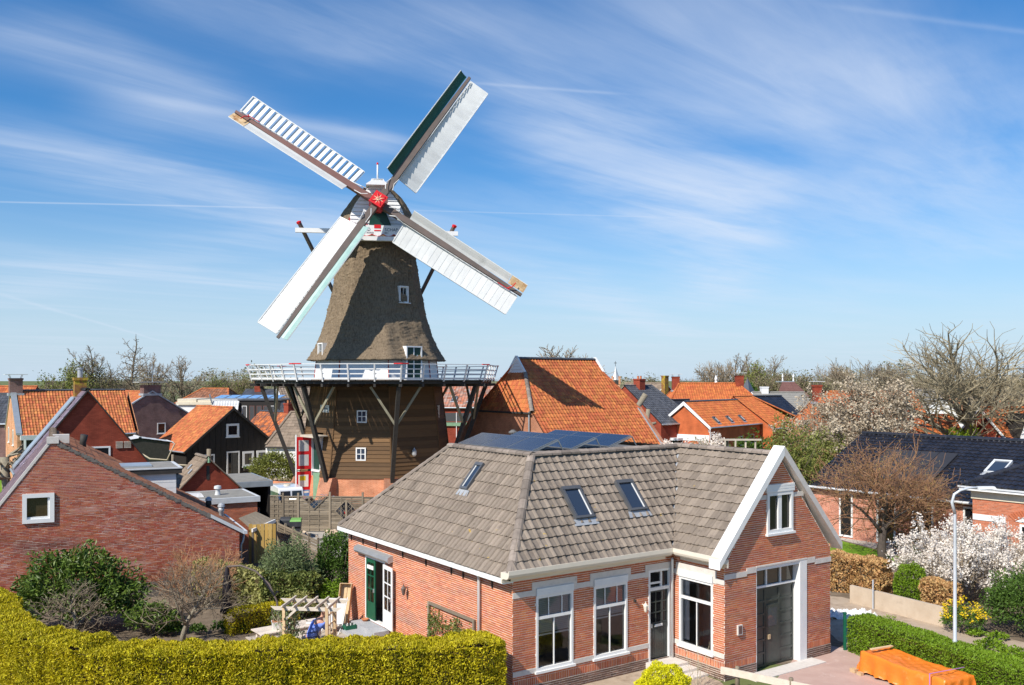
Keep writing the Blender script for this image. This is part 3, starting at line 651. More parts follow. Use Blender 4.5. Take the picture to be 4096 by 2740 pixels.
def hedge_path(label, pts, w, h, num, size, mat, core='leaf_golden_inner', name='hedge', cat='hedge', wob=.06, asp=.5, htop=None, round_=.12, z0=0.0, holes=0.0, seed=1, spread=.75):
    """clipped hedge along a path: woody core and leafy skin on top, faces and ends"""
    pts = [Vector((p[0], p[1], 0)) for p in pts]; o = pts[0].copy(); o.z = z0; root = thing(name, label, cat, o)
    seg = [(pts[i+1]-pts[i]).length for i in range(len(pts)-1)]; Ltot = sum(seg); cum = np.concatenate([[0], np.cumsum(seg)])
    PX = np.array([tuple(p) for p in pts])
    def pos(t):
        x = np.interp(t, cum, PX[:, 0]); y = np.interp(t, cum, PX[:, 1]); e = .15
        tx = np.interp(t+e, cum, PX[:, 0])-np.interp(t-e, cum, PX[:, 0]); ty = np.interp(t+e, cum, PX[:, 1])-np.interp(t-e, cum, PX[:, 1]); l = np.hypot(tx, ty)+1e-9
        return x, y, tx/l, ty/l
    H = (lambda t: h+0*t) if htop is None else htop
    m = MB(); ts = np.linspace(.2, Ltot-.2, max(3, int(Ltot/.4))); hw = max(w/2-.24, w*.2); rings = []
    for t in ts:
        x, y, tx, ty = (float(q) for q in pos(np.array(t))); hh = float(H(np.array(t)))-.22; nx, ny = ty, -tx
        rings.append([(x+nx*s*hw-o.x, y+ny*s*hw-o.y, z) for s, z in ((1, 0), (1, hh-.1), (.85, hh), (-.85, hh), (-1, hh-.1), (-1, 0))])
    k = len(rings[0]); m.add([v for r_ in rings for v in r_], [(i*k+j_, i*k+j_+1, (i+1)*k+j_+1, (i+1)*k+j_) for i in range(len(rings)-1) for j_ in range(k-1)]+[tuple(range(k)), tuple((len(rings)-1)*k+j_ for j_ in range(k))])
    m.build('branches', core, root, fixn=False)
    t = RNG.uniform(0, Ltot, num); per = 2*h+w; q = RNG.uniform(0, per, num); x, y, tx, ty = pos(t); nx, ny = ty, -tx; hh = H(t)
    s = np.where(q < h, 1., np.where(q < h+w, 1-2*(q-h)/w, -1.)); z = np.where(q < h, q/h*hh, np.where(q < h+w, hh, (q-h-w)/h*hh))
    on_top = (q >= h) & (q < h+w); ends = RNG.random(num) < (w/(Ltot+2*w))*.9
    t2 = np.where(ends, np.where(RNG.random(num) < .5, 0., Ltot), t); xe, ye, txe, tye = pos(t2); s = np.where(ends, RNG.uniform(-1, 1, num), s); z = np.where(ends, RNG.uniform(0, 1, num)*hh, z)
    x, y, tx, ty = np.where(ends, xe, x), np.where(ends, ye, y), np.where(ends, txe, tx), np.where(ends, tye, ty); nx, ny = ty, -tx
    edge = np.maximum(np.abs(s)-(1-2*round_/w), 0)*w/(2*round_) if round_ else 0; ztop = np.maximum(z-(hh-round_), 0)/max(round_, 1e-3)
    sh = round_*(1-np.sqrt(np.maximum(0, 1-np.clip(np.minimum(edge, ztop), 0, 1)**2)))
    P0 = np.stack([x, y, z], 1); inset = lumpy(P0, wob, 2.2, seed)+lumpy(P0, wob*.7, 6.5, seed+1)+RNG.uniform(-.05, .035, num)
    N = np.stack([np.where(on_top & ~ends, 0, nx*np.sign(s)), np.where(on_top & ~ends, 0, ny*np.sign(s)), np.where(on_top & ~ends, 1., .12)], 1)
    N[ends] = np.stack([tx, ty, 0*tx], 1)[ends]*np.where(t2[ends] > Ltot/2, 1, -1)[:, None]
    P = np.stack([x+nx*s*w/2-o.x, y+ny*s*w/2-o.y, z], 1)+N*inset[:, None]; P[:, 2] -= sh*.7
    if holes: keep = lumpy(P0, 1, 1.9, seed+9)+RNG.normal(0, .25, num) > -1.0+holes; P = P[keep]; N = N[keep]
    leaves('foliage', P, size, mat, root, dirs=N*.9+np.array([0, 0, .35]), asp=asp, spread=spread); return root
# ------------------------------------------------------------------ ground
def sheet(name, pts, z, mat, label=None, kind='structure'):
    c = sum((Vector((p[0], p[1], 0)) for p in pts), Vector())/len(pts); c.z = z
    o = MB().poly([Vector((p[0]-c.x, p[1]-c.y, 0)) for p in pts]).build(name, mat, None, fixn=False); o.location = c
    return tag(o, label, None, None, kind)
sheet('ground', [(-1500, -60), (1500, -60), (2500, 4500), (-2500, 4500)], 0.0, 'field')
sheet('garden_ground', [(-34, 20), (0, 23), (-6, 36), (-6, 52), (-40, 60)], .004, 'soil')
sheet('yard_ground', [(-36, 50), (-6, 48), (2, 56), (12, 66), (-2, 110), (-60, 110)], .008, 'paving_sand')
sheet('garden_ground.001', [(4, 30), (22, 26), (45, 60), (20, 90), (2, 60)], .004, 'soil')
sheet('driveway', [(5.9, 24.0), (12.8, 23.0), (11.25, 30.6), (10.2, 31.6)], .010, 'paving_pink')
sheet('front_garden', [(-2, 18), (6.8, 20), (6.2, 27.4), (5.0, 29.2), (-0.2, 25.7)], .008, 'soil_dry')
sheet('lawn', [gd(3290, 2185)[:2], gd(3330, 2155)[:2], gd(3560, 2215)[:2], gd(3720, 2250)[:2], gd(3690, 2278)[:2], gd(3560, 2262)[:2], gd(3300, 2230)[:2]], .012, 'lawn')
sheet('lawn.001', [(-60, 55), (-24, 58), (-26, 80), (-70, 85)], .016, 'lawn')
sheet('path', [gd(3250, 2130)[:2], gd(3380, 2120)[:2], gd(3800, 2245)[:2], gd(3960, 2300)[:2], gd(3890, 2330)[:2], gd(3700, 2270)[:2], gd(3560, 2212)[:2]], .016, 'paving_grey')
sheet('soil_strip', [(11.2, 31.6), (11.6, 38.5), (13.6, 38.0), (16.3, 33.2), (20.5, 27.0), (14.9, 23.6), (13.9, 26.5)], .014, 'soil_dry')
sheet('road', [(14.4, 14), (30, 14), (52, 60), (46, 62), (17.5, 28)], .006, 'soil_dry')

# ------------------------------------------------------------------ the brick house in front
HA = thing('brick_house', 'red brick house with grey tiled hipped roof and white gabled garage wing, front centre', 'house', (.016, 25.69, 0), R(34.5))
X_, Y_ = Vector((1, 0, 0)), Vector((0, 1, 0))
ZB, ZS, ZT = .33, .545, 3.5
def house_wall(O, U, N, L, top, holes, indiv, poly=None):
    O = Vector(O)
    if poly is None: poly = [(0, ZS), (L, ZS), (L, top), (0, top)]
    w = brick_wall(HA, O, U, N, poly, holes, 'brick_house', 'mortar_house', indiv=indiv)
    low = [h for h in holes if h[1] < ZS]
    brick_wall(HA, O, U, N, [(0, ZB), (L, ZB), (L, ZS), (0, ZS)], low, 'brick_house', 'mortar_house', bw=.0525, bh=.2, indiv=0, name='wall', bond='plain')
    brick_wall(HA, O+Vector(N)*.012, U, N, [(-.012, 0), (L+.012, 0), (L+.012, ZB), (-.012, ZB)], low, 'brick_plinth', 'mortar_house', indiv=0, name='wall')
    return w
WZ0, WZ1 = .70, 2.83
winA = [(.80, WZ0, 2.14, 3.05), (2.92, WZ0, 4.24, 3.05)]
doorA = (5.12, .22, 6.06, 3.05)
house_wall((0, 0, 0), X_, -Y_, 6.17, 3.5, winA+[doorA], 120)
winD = (.30, WZ0, 1.72, 3.05)
house_wall((6.17, 0, 0), -Y_, -X_, 2.175, 3.5, [winD], 40)
garage = (1.39, 0, 3.78, 3.22); upw = (1.86, 4.22, 3.08, 5.48)
CO = Vector((6.17, -2.175, 0))
house_wall(CO, X_, -Y_, 5.0, 0, [garage, upw], 100, [(0, ZS), (5, ZS), (5, 3.5), (2.5, 6.55), (0, 3.5)])
doorB = (7.86, .33, 9.42, 2.62)
brick_wall(HA, (0, 0, 0), Y_, -X_, [(0, 0), (10.9, 0), (10.9, 3.36), (0, 3.36)], [doorB], 'brick_house', 'mortar_house', indiv=40)
MB().add([(11.17, -2.175, 0), (11.17, 10.9, 0), (11.17, 10.9, 3.6), (11.17, -2.175, 3.6), (0, 10.9, 0), (0, 10.9, 3.5)], [(0, 1, 2, 3), (4, 5, 2, 1)]).build('wall', 'brick_orange_far', HA, fixn=False)
# stone bands and lintel blocks
def band(O, U, N, s0, s1, z0, z1, n=.022): MB().fb(Vector(O), Vector(U), Vector(N), s0, z0, -.01, s1, z1, n).build('stone_band', 'band_stone', HA)
A0 = Vector((0, 0, 0)); D0 = Vector((6.17, 0, 0))
for s0, s1 in ((0, .70), (2.24, 2.82), (4.34, 5.02), (6.16, 6.17)): band(A0, X_, -Y_, s0, s1, 2.86, 3.02)
for s0, s1 in ((.66, 2.28), (2.78, 4.38), (4.98, 6.165)): band(A0, X_, -Y_, s0, s1, 3.05, 3.24, .026)
for s0, s1 in ((.66, .79), (2.15, 2.28), (2.78, 2.91), (4.25, 4.38), (4.98, 5.11)): band(A0, X_, -Y_, s0, s1, 2.85, 3.05, .024)
for s0, s1 in ((.0, .79), (2.15, 2.91), (4.25, 5.11)): band(A0, X_, -Y_, s0, s1, .66, .80)
for s0, s1 in ((.004, .16), (1.86, 2.175)): band(D0, -Y_, -X_, s0, s1, 2.86, 3.02)
band(D0, -Y_, -X_, .16, 1.86, 3.05, 3.24, .026); band(D0, -Y_, -X_, .16, .29, 2.85, 3.05, .024); band(D0, -Y_, -X_, 1.73, 1.86, 2.85, 3.05, .024)
band(D0, -Y_, -X_, .004, .29, .66, .80); band(D0, -Y_, -X_, 1.73, 2.175, .66, .80)
band(CO, X_, -Y_, -.02, .95, 3.02, 3.18); band(CO, X_, -Y_, .95, 1.38, 3.09, 3.26, .024); band(CO, X_, -Y_, 3.79, 4.2, 3.09, 3.26, .024); band(CO, X_, -Y_, 4.2, 5.02, 3.02, 3.18)
band(CO, X_, -Y_, 1.38, 3.79, 3.225, 3.27, .03)
band(CO, X_, -Y_, 1.25, 1.85, 5.28, 5.42); band(CO, X_, -Y_, 3.09, 3.62, 5.28, 5.42)
def shutter_box(O, U, N, s0, s1, z0, z1):
    m = MB(); O = Vector(O); m.fb(O, U, N, s0, z0, -.05, s1, z1, .06)
    for k in range(3): m.fb(O, U, N, s0+.01, z0+(z1-z0)*(k+.15)/3, .06, s1-.01, z0+(z1-z0)*(k+.85)/3, .066)
    return m.build('shutter_box', 'white_paint', HA)
def house_window(O, U, N, h, blinds):
    s0, z0, s1, z1 = h; O = Vector(O); w = s1-s0; zt = WZ1
    wd = window(HA, O+U*s0+Zv*z0, U, N, w, zt-z0, glass='pane_clear', xs=(), zs=(.70,), fr=.075, bar=.085, depth=.12, out=.028, inner=.05)
    q = O+U*s0+Zv*z0; MB().fb(q, U, N, w*.5-.016, .07, -.06, w*.5+.016, (zt-z0)*.70-.03, -.02).build('muntin', 'white_paint', wd)
    if blinds: MB().fb(q, U, N, w*.36-.012, (zt-z0)*.72, -.06, w*.36+.012, (zt-z0)-.07, -.03).fb(q, U, N, w*.72-.012, (zt-z0)*.72, -.06, w*.72+.012, (zt-z0)-.07, -.03).build('muntin', 'white_paint', wd)
    shutter_box(O, U, N, s0+.003, s1-.003, zt+.002, 3.048)
    if blinds:
        for k in range(blinds):
            zz = zt-.10-k*.055; m = MB(); a = q-N*.095+Zv*(zz-z0); m.add([a+U*.08+N*.02, a+U*(w-.08)+N*.02, a+U*(w-.08)-N*.02+Zv*.035, a+U*.08-N*.02+Zv*.035], [(0, 1, 2, 3)]); m.build('blind_slat', 'blind', wd, fixn=False)
        MB().fb(q, U, N, .08, (zt-z0)-.10-blinds*.055-.03, -.12, w-.08, (zt-z0)-.10-blinds*.055+.01, -.08).build('blind_rail', 'blind_white', wd)
    return wd
house_window(A0, X_, -Y_, winA[0], 19); house_window(A0, X_, -Y_, winA[1], 16); wD = house_window(D0, -Y_, -X_, winD, 0)
for y_, w_ in ((-.42, .30), (-1.56, .16)):   # curtains behind the side window
    m = MB(); n_ = 9; xs_ = [y_-w_/2+w_*i/(n_-1) for i in range(n_)]; m.add([(6.17+.16+.03*(i % 2), x, .82) for i, x in enumerate(xs_)]+[(6.17+.16+.03*(i % 2), x, 2.75) for i, x in enumerate(xs_)], [(i, i+1, n_+i+1, n_+i) for i in range(n_-1)]); m.build('curtain', 'blind_white', wD, fixn=False)
MB().add([(.25, .12, .25), (5.05, .12, .25), (5.05, 4.2, .25), (.25, 4.2, .25), (.25, .12, 3.3), (5.05, .12, 3.3), (5.05, 4.2, 3.3), (.25, 4.2, 3.3)], [(0, 1, 2, 3), (4, 5, 6, 7), (1, 2, 6, 5), (2, 3, 7, 6), (3, 0, 4, 7)]).build('room', 'interior', HA, fixn=False)
MB().add([(6.3, -.1, .25), (6.3, -2.05, .25), (7.4, -2.05, .25), (7.4, -.1, .25), (6.3, -.1, 3.3), (6.3, -2.05, 3.3), (7.4, -2.05, 3.3), (7.4, -.1, 3.3)], [(0, 1, 2, 3), (0, 4, 7, 3), (1, 5, 6, 2), (3, 2, 6, 7), (4, 5, 6, 7)]).build('room', 'interior', HA, fixn=False)
# a curtain, a potted plant and a table inside would be too dark to read; the rooms stay bare
# roof window pieces
def roof_window(parent, O, U, V, w, h, frame='charcoal_frame', open_=0.0):
    O = Vector(O); N = U.cross(V).normalized(); N = N if N.z > 0 else -N; m = MB(); Q = lambda a, c, n: O+U*a+V*c+N*n
    def bx(a0, c0, a1, c1, n0, n1): m.hexa([Q(a0, c0, n0), Q(a1, c0, n0), Q(a1, c1, n0), Q(a0, c1, n0), Q(a0, c0, n1), Q(a1, c0, n1), Q(a1, c1, n1), Q(a0, c1, n1)])
    t = .075
    bx(0, 0, w, t, 0, .15); bx(0, h-t*1.6, w, h, 0, .165); bx(0, t, t, h-t*1.6, 0, .155); bx(w-t, t, w, h-t*1.6, 0, .155)
    o = m.build('roof_window', frame, parent)
    k = MB(); e = .03
    k.add([Q(t, t, .105), Q(w-t, t, .105), Q(w-t, h-t*1.6, .105), Q(t, h-t*1.6, .105)], [(0, 1, 2, 3)]); k.build('pane', 'pane_blue', o, fixn=False)
    s = MB(); s.hexa([Q(t, t, .09), Q(t+e, t, .09), Q(t+e, h-t*1.6, .09), Q(t, h-t*1.6, .09), Q(t, t, .125), Q(t+e, t, .125), Q(t+e, h-t*1.6, .125), Q(t, h-t*1.6, .125)])
    s.hexa([Q(w-t-e, t, .09), Q(w-t, t, .09), Q(w-t, h-t*1.6, .09), Q(w-t-e, h-t*1.6, .09), Q(w-t-e, t, .125), Q(w-t, t, .125), Q(w-t, h-t*1.6, .125), Q(w-t-e, h-t*1.6, .125)])
    s.build('sash', 'white_paint', o)
    f = MB(); f.add([Q(-.12, -.22, .055), Q(w+.12, -.22, .055), Q(w+.08, .0, .065), Q(-.08, .0, .065)], [(0, 1, 2, 3)]); f.build('flashing', 'lead', o, fixn=False)
    return o
ZE, ZR, OV = 3.64, 6.60, .30
def slope(run, rise): h = math.hypot(run, rise); return h, run/h, rise/h
HAs, ca, sa = slope(2.6, ZR-ZE)
rfA = tile_roof(HA, (-OV, -OV, ZE), X_, (0, ca, sa), 0, HAs, 'tile_grey', lambda v: (v*2.6/HAs, 6.17+v*2.76/HAs), tw=.30, th=.335, prof='roll', indiv=140, lift=.045)
HWs, cw, sw_ = slope(2.80, ZR+.03-ZE)
rfW = tile_roof(HA, (5.87, -OV, ZE), -Y_, (cw, 0, sw_), 0, HWs, 'tile_grey', lambda v: (-v*2.6/HWs, 0*v+1.72), tw=.30, th=.335, prof='roll', indiv=70, lift=.045)
HBs, cb, sb = slope(2.6, ZR-3.46)
rfB = tile_roof(HA, (-OV, 11.2, 3.46), -Y_, (cb, 0, sb), 0, HBs, 'tile_grey', lambda v: (v*3.96/HBs, 11.5-v*2.6/HBs), tw=.225, th=.40, prof='rib', indiv=90, lift=.045)
tile_roof(HA, (11.47, -1.95, ZE), Y_, (-cw, 0, sw_), 0, HWs, 'tile_grey', lambda v: (0*v, 13.15-v*3.96/HWs), tw=.30, th=.335, prof='lite')
m = MB(); m.add([(2.3, 2.3, 6.52), (8.65, 2.3, 6.52), (8.65, 7.24, 6.52), (2.3, 7.24, 6.52)], [(0, 1, 2, 3)]); m.build('flat_roof', 'bitumen_dark', HA, fixn=False)
m = MB(); m.add([(-.3, 11.2, 3.46), (11.47, 11.2, 3.6), (8.65, 7.24, 6.6), (2.3, 7.24, 6.6)], [(0, 1, 2, 3)]); m.build('roof', 'tile_grey', HA, fixn=False)
for a_, c_ in (((8.72, 2.3, ZR+.03), (2.25, 2.3, ZR+.02)), ((2.3, 2.2, ZR+.02), (2.3, 7.3, ZR+.02)), ((8.67, -1.95, ZR+.06), (8.67, 2.4, ZR+.06)), ((-.22, -.22, ZE-.02), (2.32, 2.32, ZR+.04)), ((-.25, 11.1, 3.52), (2.3, 7.2, ZR+.03))):
    ridge_caps(HA, a_, c_, 'tile_grey_ridge', r=.135, step=.38)
m = MB(); m.beam((5.93, -.24, ZE+.0), (8.6, 2.25, ZR-.03), .16, .05); m.build('valley_gutter', 'lead', HA)
for x, v in ((2.72, 1.45), (4.95, 1.52)): roof_window(rfA, (x, -OV+ca*v, ZE+sa*v+.0), X_, Vector((0, ca, sa)), .72, 1.16)
roof_window(rfB, (-OV+cb*2.45, 4.78, 3.46+sb*2.45), -Y_, Vector((cb, 0, sb)), .46, 1.05)
# cornices, gutters, coping
def cornice(O, U, N, s0, s1, z0, z1, proj, name='cornice', mat='cornice_paint'):
    m = MB(); O = Vector(O); prof = [(0, z0), (.05, z0), (.06, z0+.10), (.12, z0+.13), (proj-.10, z0+.14), (proj-.03, z0+.19), (proj, z0+.26), (proj, z1), (proj-.03, z1), (proj-.04, z1-.07), (0.0, z1-.08)]
    a = [O+U*s0+N*n+Zv*z for n, z in prof]; e = [O+U*s1+N*n+Zv*z for n, z in prof]; k = len(prof)
    m.add(a+e, [(i, (i+1) % k, k+(i+1) % k, k+i) for i in range(k)]+[tuple(range(k)), tuple(range(2*k-1, k-1, -1))]); return m.build(name, mat, HA)
cornice(A0, X_, -Y_, -.40, 6.17-.37, 3.36, 3.74, .40); cornice(D0, -Y_, -X_, .38, 2.175, 3.36, 3.74, .37); cornice(D0, -Y_, -X_, 2.178, 2.33, 3.40, 3.73, .36, 'cornice_end')
m = MB(); m.fb(Vector((0, 11.2, 0)), -Y_, -X_, 0, 3.32, .0, 11.24, 3.46, .33); m.build('gutter', 'white_paint', HA)
for s_ in (1.0, 2.6, 3.3, 4.9, 6.5, 8.5, 9.6, 10.6):
    MB().beam((-.03, s_, 2.98), (-.03, s_, 3.32), .03, .04).build('wall_anchor', 'mill_trim', HA)
def rake(sx, name, mat):
    m = MB(); y0, y1 = -2.36, -1.93; ax, az_ = 8.67, 6.92; ex, ez = (5.76, 3.62) if sx < 0 else (11.56, 3.64); t = .17
    d = Vector((ex-ax, 0, ez-az_)).normalized(); n = Vector((-d.z, 0, d.x)); n = n if n.z > 0 else -n
    P = [Vector((ax, 0, az_)), Vector((ex, 0, ez)), Vector((ex, 0, ez))-Zv*.24, Vector((ax, 0, az_-.30))]
    m.prism([Vector((p.x, y0, p.z)) for p in P], (0, y1-y0, 0)); return m.build(name, mat, HA)
rake(-1, 'coping', 'white_paint'); rake(1, 'coping', 'band_stone')
# front door, steps, lamps
dr = MB(); O = A0
dr.fb(O, X_, -Y_, 5.12, .22, -.12, 5.19, 3.05, .02).fb(O, X_, -Y_, 5.99, .22, -.12, 6.06, 3.05, .02).fb(O, X_, -Y_, 5.19, 2.98, -.12, 5.99, 3.05, .02).fb(O, X_, -Y_, 5.19, 2.40, -.10, 5.99, 2.50, .02)
fr_ = dr.build('door_frame', 'white_paint', HA)
MB().add([(5.19, .06, 2.5), (5.99, .06, 2.5), (5.99, .06, 2.98), (5.19, .06, 2.98)], [(0, 1, 2, 3)]).build('pane', 'pane_dark', fr_, fixn=False)
MB().fb(O, X_, -Y_, 5.66, 2.5, -.06, 5.72, 2.98, -.02).fb(O, X_, -Y_, 5.2, 2.6, -.06, 5.66, 2.66, -.02).build('muntin', 'white_paint', fr_)
dd = MB(); dd.fb(O, X_, -Y_, 5.20, .24, -.09, 5.98, 2.39, -.055)
for k in range(7): dd.fb(O, X_, -Y_, 5.26+k*.092, .34, -.055, 5.34+k*.092, 1.22, -.047)
dd.fb(O, X_, -Y_, 5.22, 1.24, -.055, 5.96, 1.34, -.03)
for k in range(4): dd.fb(O, X_, -Y_, 5.24+k*.235-.015, 1.34, -.055, 5.24+k*.235+.015, 2.34, -.035)
for k in range(3): dd.fb(O, X_, -Y_, 5.24, 1.36+k*.325, -.055, 5.95, 1.39+k*.325, -.034)
door = dd.build('door', 'garage_dark', HA)
for i in range(3):
    for k in range(3):
        x = 5.26+i*.235; z = 1.40+k*.325; MB().add([(x, .0535, z), (x+.20, .0535, z), (x+.20, .0535, z+.28), (x, .0535, z+.28)], [(0, 1, 2, 3)]).build('pane', 'pane_dark', door, fixn=False)
MB().fb(O, X_, -Y_, 5.42, 1.25, -.04, 5.74, 1.33, -.015).build('letter_plate', 'paper_white', door)
MB().fb(O, X_, -Y_, 5.25, 1.24, -.04, 5.29, 1.36, .0).build('handle', 'steel_grey', door)
st = thing('door_steps', 'weathered stone steps leading up to the dark front door', 'steps', HA.matrix_basis @ Vector((5.6, 0, 0)), R(34.5))
for k, (x0, x1, y1, z) in enumerate(((-.60, .55, -.72, .22), (-.35, .55, -1.12, .145), (-.10, .55, -1.55, .07))):
    MB().box(x0, y1, 0 if k else 0, x1, (-.012 if k == 0 else (-.723 if k == 1 else -1.123)), z).build('step', 'band_stone', st)
def lantern(parent, p, N, s=1.0, name='wall_lamp'):
    p = Vector(p); N = Vector(N); m = MB(); m.beam(p, p+N*.16*s, .025, .025); m.lathe([(.03*s, .06*s), (.09*s, -.02*s), (.085*s, -.04*s), (.05*s, -.2*s), (.02*s, -.24*s)], 6, p+N*.17*s); m.lathe([(.015*s, .12*s), (.02*s, .06*s)], 6, p+N*.17*s)
    return m.build(name, 'stock_steel' if s > 1 else 'cornice_paint', parent)
lantern(HA, (4.86, -.0, 2.05), -Y_, .95); lantern(HA, (0, 6.15, 2.05), -X_, 1.05)
MB().fb(CO, X_, -Y_, .52, 1.30, 0, .72, 1.60, .06).build('letterbox', 'band_stone', HA)
MB().fb(CO, X_, -Y_, .55, 1.33, .06, .69, 1.57, .064).build('letterbox_flap', 'pane_grey', HA)
MB().fb(A0, X_, -Y_, 4.50, 2.16, 0, 4.56, 2.24, .07).build('wall_lamp', 'mill_trim', HA)
# upper window and garage door
window(HA, CO+X_*upw[0]+Zv*upw[1], X_, -Y_, upw[2]-upw[0], upw[3]-upw[1], xs=(.5,), zs=(), fr=.10, bar=.16, out=.05, inner=.03)
shutter_box(CO, X_, -Y_, upw[0]-.06, upw[2]+.06, 5.485, 5.73)
g0, _, g1, gt = garage
m = MB(); m.fb(CO, X_, -Y_, g0, 0, -.34, g0+.03, gt, -.0).fb(CO, X_, -Y_, g1-.34, 0, -.34, g1, gt, .024).fb(CO, X_, -Y_, g0+.03, 3.12, -.34, g1-.34, gt, -.0).fb(CO, X_, -Y_, g0+.03, 2.52, -.30, g1-.34, 2.58, -.16)
for k in (1, 2): m.fb(CO, X_, -Y_, g0+.03+k*.667-.02, 2.58, -.30, g0+.03+k*.667+.02, 3.12, -.18)
gf = m.build('garage_door_frame', 'white_paint', HA)
for k in range(3): MB().add([CO+X_*(g0+.04+k*.667)+Zv*2.58+Y_*.24, CO+X_*(g0+.68+k*.667)+Zv*2.58+Y_*.24, CO+X_*(g0+.68+k*.667)+Zv*3.12+Y_*.24, CO+X_*(g0+.04+k*.667)+Zv*3.12+Y_*.24], [(0, 1, 2, 3)]).build('pane', 'pane_warm', gf, fixn=False)
m = MB(); m.fb(CO, X_, -Y_, g0+.03, .03, -.30, g1-.34, 2.52, -.26)
for k in range(4):
    x = g0+.03+k*.665; m.fb(CO, X_, -Y_, max(g0+.03, x-.045), .03, -.26, min(g1-.34, x+.045), 2.52, -.235)
for k in range(7): z = .06+k*.40; m.fb(CO, X_, -Y_, g0+.03, z-.03, -.26, g1-.34, z+.03, -.237)
gdr = m.build('garage_door', 'garage_dark', HA)
m = MB(); m.fb(CO, X_, -Y_, g0+.72, .10, -.235, g0+1.32, 1.93, -.222); wk = m.build('wicket_door', 'garage_dark', gdr)
MB().fb(CO, X_, -Y_, g0+.80, 1.25, -.222, g0+1.22, 1.82, -.218).build('pane', 'pane_grey', wk); MB().fb(CO, X_, -Y_, g0+.79, .86, -.222, g0+.90, 1.0, -.19).build('handle', 'wood_new', wk)
MB().box(6.9, -2.75, .001, 10.2, -2.19, .035).build('threshold', 'band_stone', HA)
# double garden door in the long wall
BO = Vector((0, 0, 0)); y0, zb, y1, zt = doorB
m = MB(); m.fb(BO, Y_, -X_, y0, zb, -.14, y0+.07, zt, .02).fb(BO, Y_, -X_, y1-.07, zb, -.14, y1, zt, .02).fb(BO, Y_, -X_, y0+.07, zt-.07, -.14, y1-.07, zt, .02).fb(BO, Y_, -X_, y0+.07, zb, -.14, y1-.07, zb+.05, .03)
gfr = m.build('garden_door_frame', 'white_paint', HA)
def leaf(O, U, N, w, h, mat, name, parent):
    m = MB(); s = .10; zs = [.62, .62+(h-.75)/3, .62+2*(h-.75)/3, h-.13]
    m.fb(O, U, N, 0, 0, -.02, s, h, .02).fb(O, U, N, w-s, 0, -.02, w, h, .02).fb(O, U, N, s, h-.13, -.02, w-s, h, .02).fb(O, U, N, s, 0, -.02, w-s, .10, .02).fb(O, U, N, s, .10, -.008, w-s, .55, .008).fb(O, U, N, s, .55, -.02, w-s, .62, .02)
    for z in zs[1:3]: m.fb(O, U, N, s, z-.02, -.015, w-s, z+.02, .015)
    m.fb(O, U, N, w/2-.014, .62, -.014, w/2+.014, h-.13, .014); o = m.build(name, mat, parent)
    for k in range(3):
        for i in range(2):
            a0, a1 = (s, w/2-.014) if i == 0 else (w/2+.014, w-s); P = lambda a, z: O+U*a+Zv*z
            MB().add([P(a0, zs[k]), P(a1, zs[k]), P(a1, zs[k+1]), P(a0, zs[k+1])], [(0, 1, 2, 3)]).build('pane', 'pane_clear', o, fixn=False)
    MB().fb(O, U, N, w-.085, 1.0, .02, w-.045, 1.14, .06).build('handle', 'steel_grey', o); return o
L1 = leaf(Vector((-.0, y1-.08, zb+.05)), -Y_, -X_, .72, zt-zb-.13, 'door_green', 'green_door', HA)
du = Vector((-.10, -.995, 0)).normalized(); leaf(Vector((-.07, y0+.0, zb+.05)), du, Vector((du.y, -du.x, 0)), .86, zt-zb-.13, 'white_paint', 'white_door', HA)
MB().add([(.15, 7.2, .3), (3.2, 7.2, .3), (3.2, 10.4, .3), (.15, 10.4, .3), (.15, 7.2, 2.9), (3.2, 7.2, 2.9), (3.2, 10.4, 2.9), (.15, 10.4, 2.9)], [(0, 1, 2, 3), (4, 5, 6, 7), (0, 1, 5, 4), (1, 2, 6, 5), (2, 3, 7, 6)]).build('room', 'interior', HA, fixn=False)
MB().fb(L1.matrix_basis @ Vector((0, y1-.15, zb)), -Y_, -X_, .06, 1.85, .022, .55, 1.98, .05).build('blind_roll', 'paper_white', L1)
m = MB(); pr = [(.0, 2.70), (.16, 2.66), (.22, 2.74), (.20, 2.86), (.06, 2.92), (0, 2.92)]; k = len(pr)
m.add([(-n, 7.25, z) for n, z in pr]+[(-n, 10.0, z) for n, z in pr], [(i, (i+1) % k, k+(i+1) % k, k+i) for i in range(k)]+[tuple(range(k)), tuple(range(2*k-1, k-1, -1))]); m.build('awning_box', 'zinc', HA)
MB().tube([(-.09, 1.62, .05), (-.09, 1.62, 3.2), (-.2, 1.62, 3.32)], .045, 8).build('downpipe', 'white_paint', HA, smooth=True)
MB().tube([(6.05, -.10, .2), (6.05, -.10, 3.2), (5.95, -.2, 3.36)], .04, 8).build('downpipe', 'white_paint', HA, smooth=True)
# solar panels standing on the flat roof
def solar_row(x, n0, n1, label):
    o = thing('solar_panel_row', label, 'solar panels', HA.matrix_basis @ Vector((x, n0, 6.52)), R(34.5), 'solar panel rows on the flat roof'); L = n1-n0; n = round(L/1.62); w = L/n
    for k in range(n):
        m = MB(); a, e = k*w+.012, (k+1)*w-.012; m.hexa([(0, a, .16), (1.02, a, .50), (1.02, e, .50), (0, e, .16), (-.012, a, .195), (1.008, a, .535), (1.008, e, .535), (-.012, e, .195)]); q = m.build('panel', 'anodised', o)
        MB().add([(.008, a+.02, .2035), (.99, a+.02, .5325), (.99, e-.02, .5325), (.008, e-.02, .2035)], [(0, 1, 2, 3)]).build('cells', 'solar', q, fixn=False)
    for y in (-.03, L/2, L+.03):
        m = MB(); m.beam((-.05, y, .13), (1.03, y, .49), .03, .035).beam((1.03, y, .49), (1.32, y, .02), .03, .035).beam((-.1, y, .02), (1.32, y, .02), .03, .03); m.build('support', 'anodised', o)
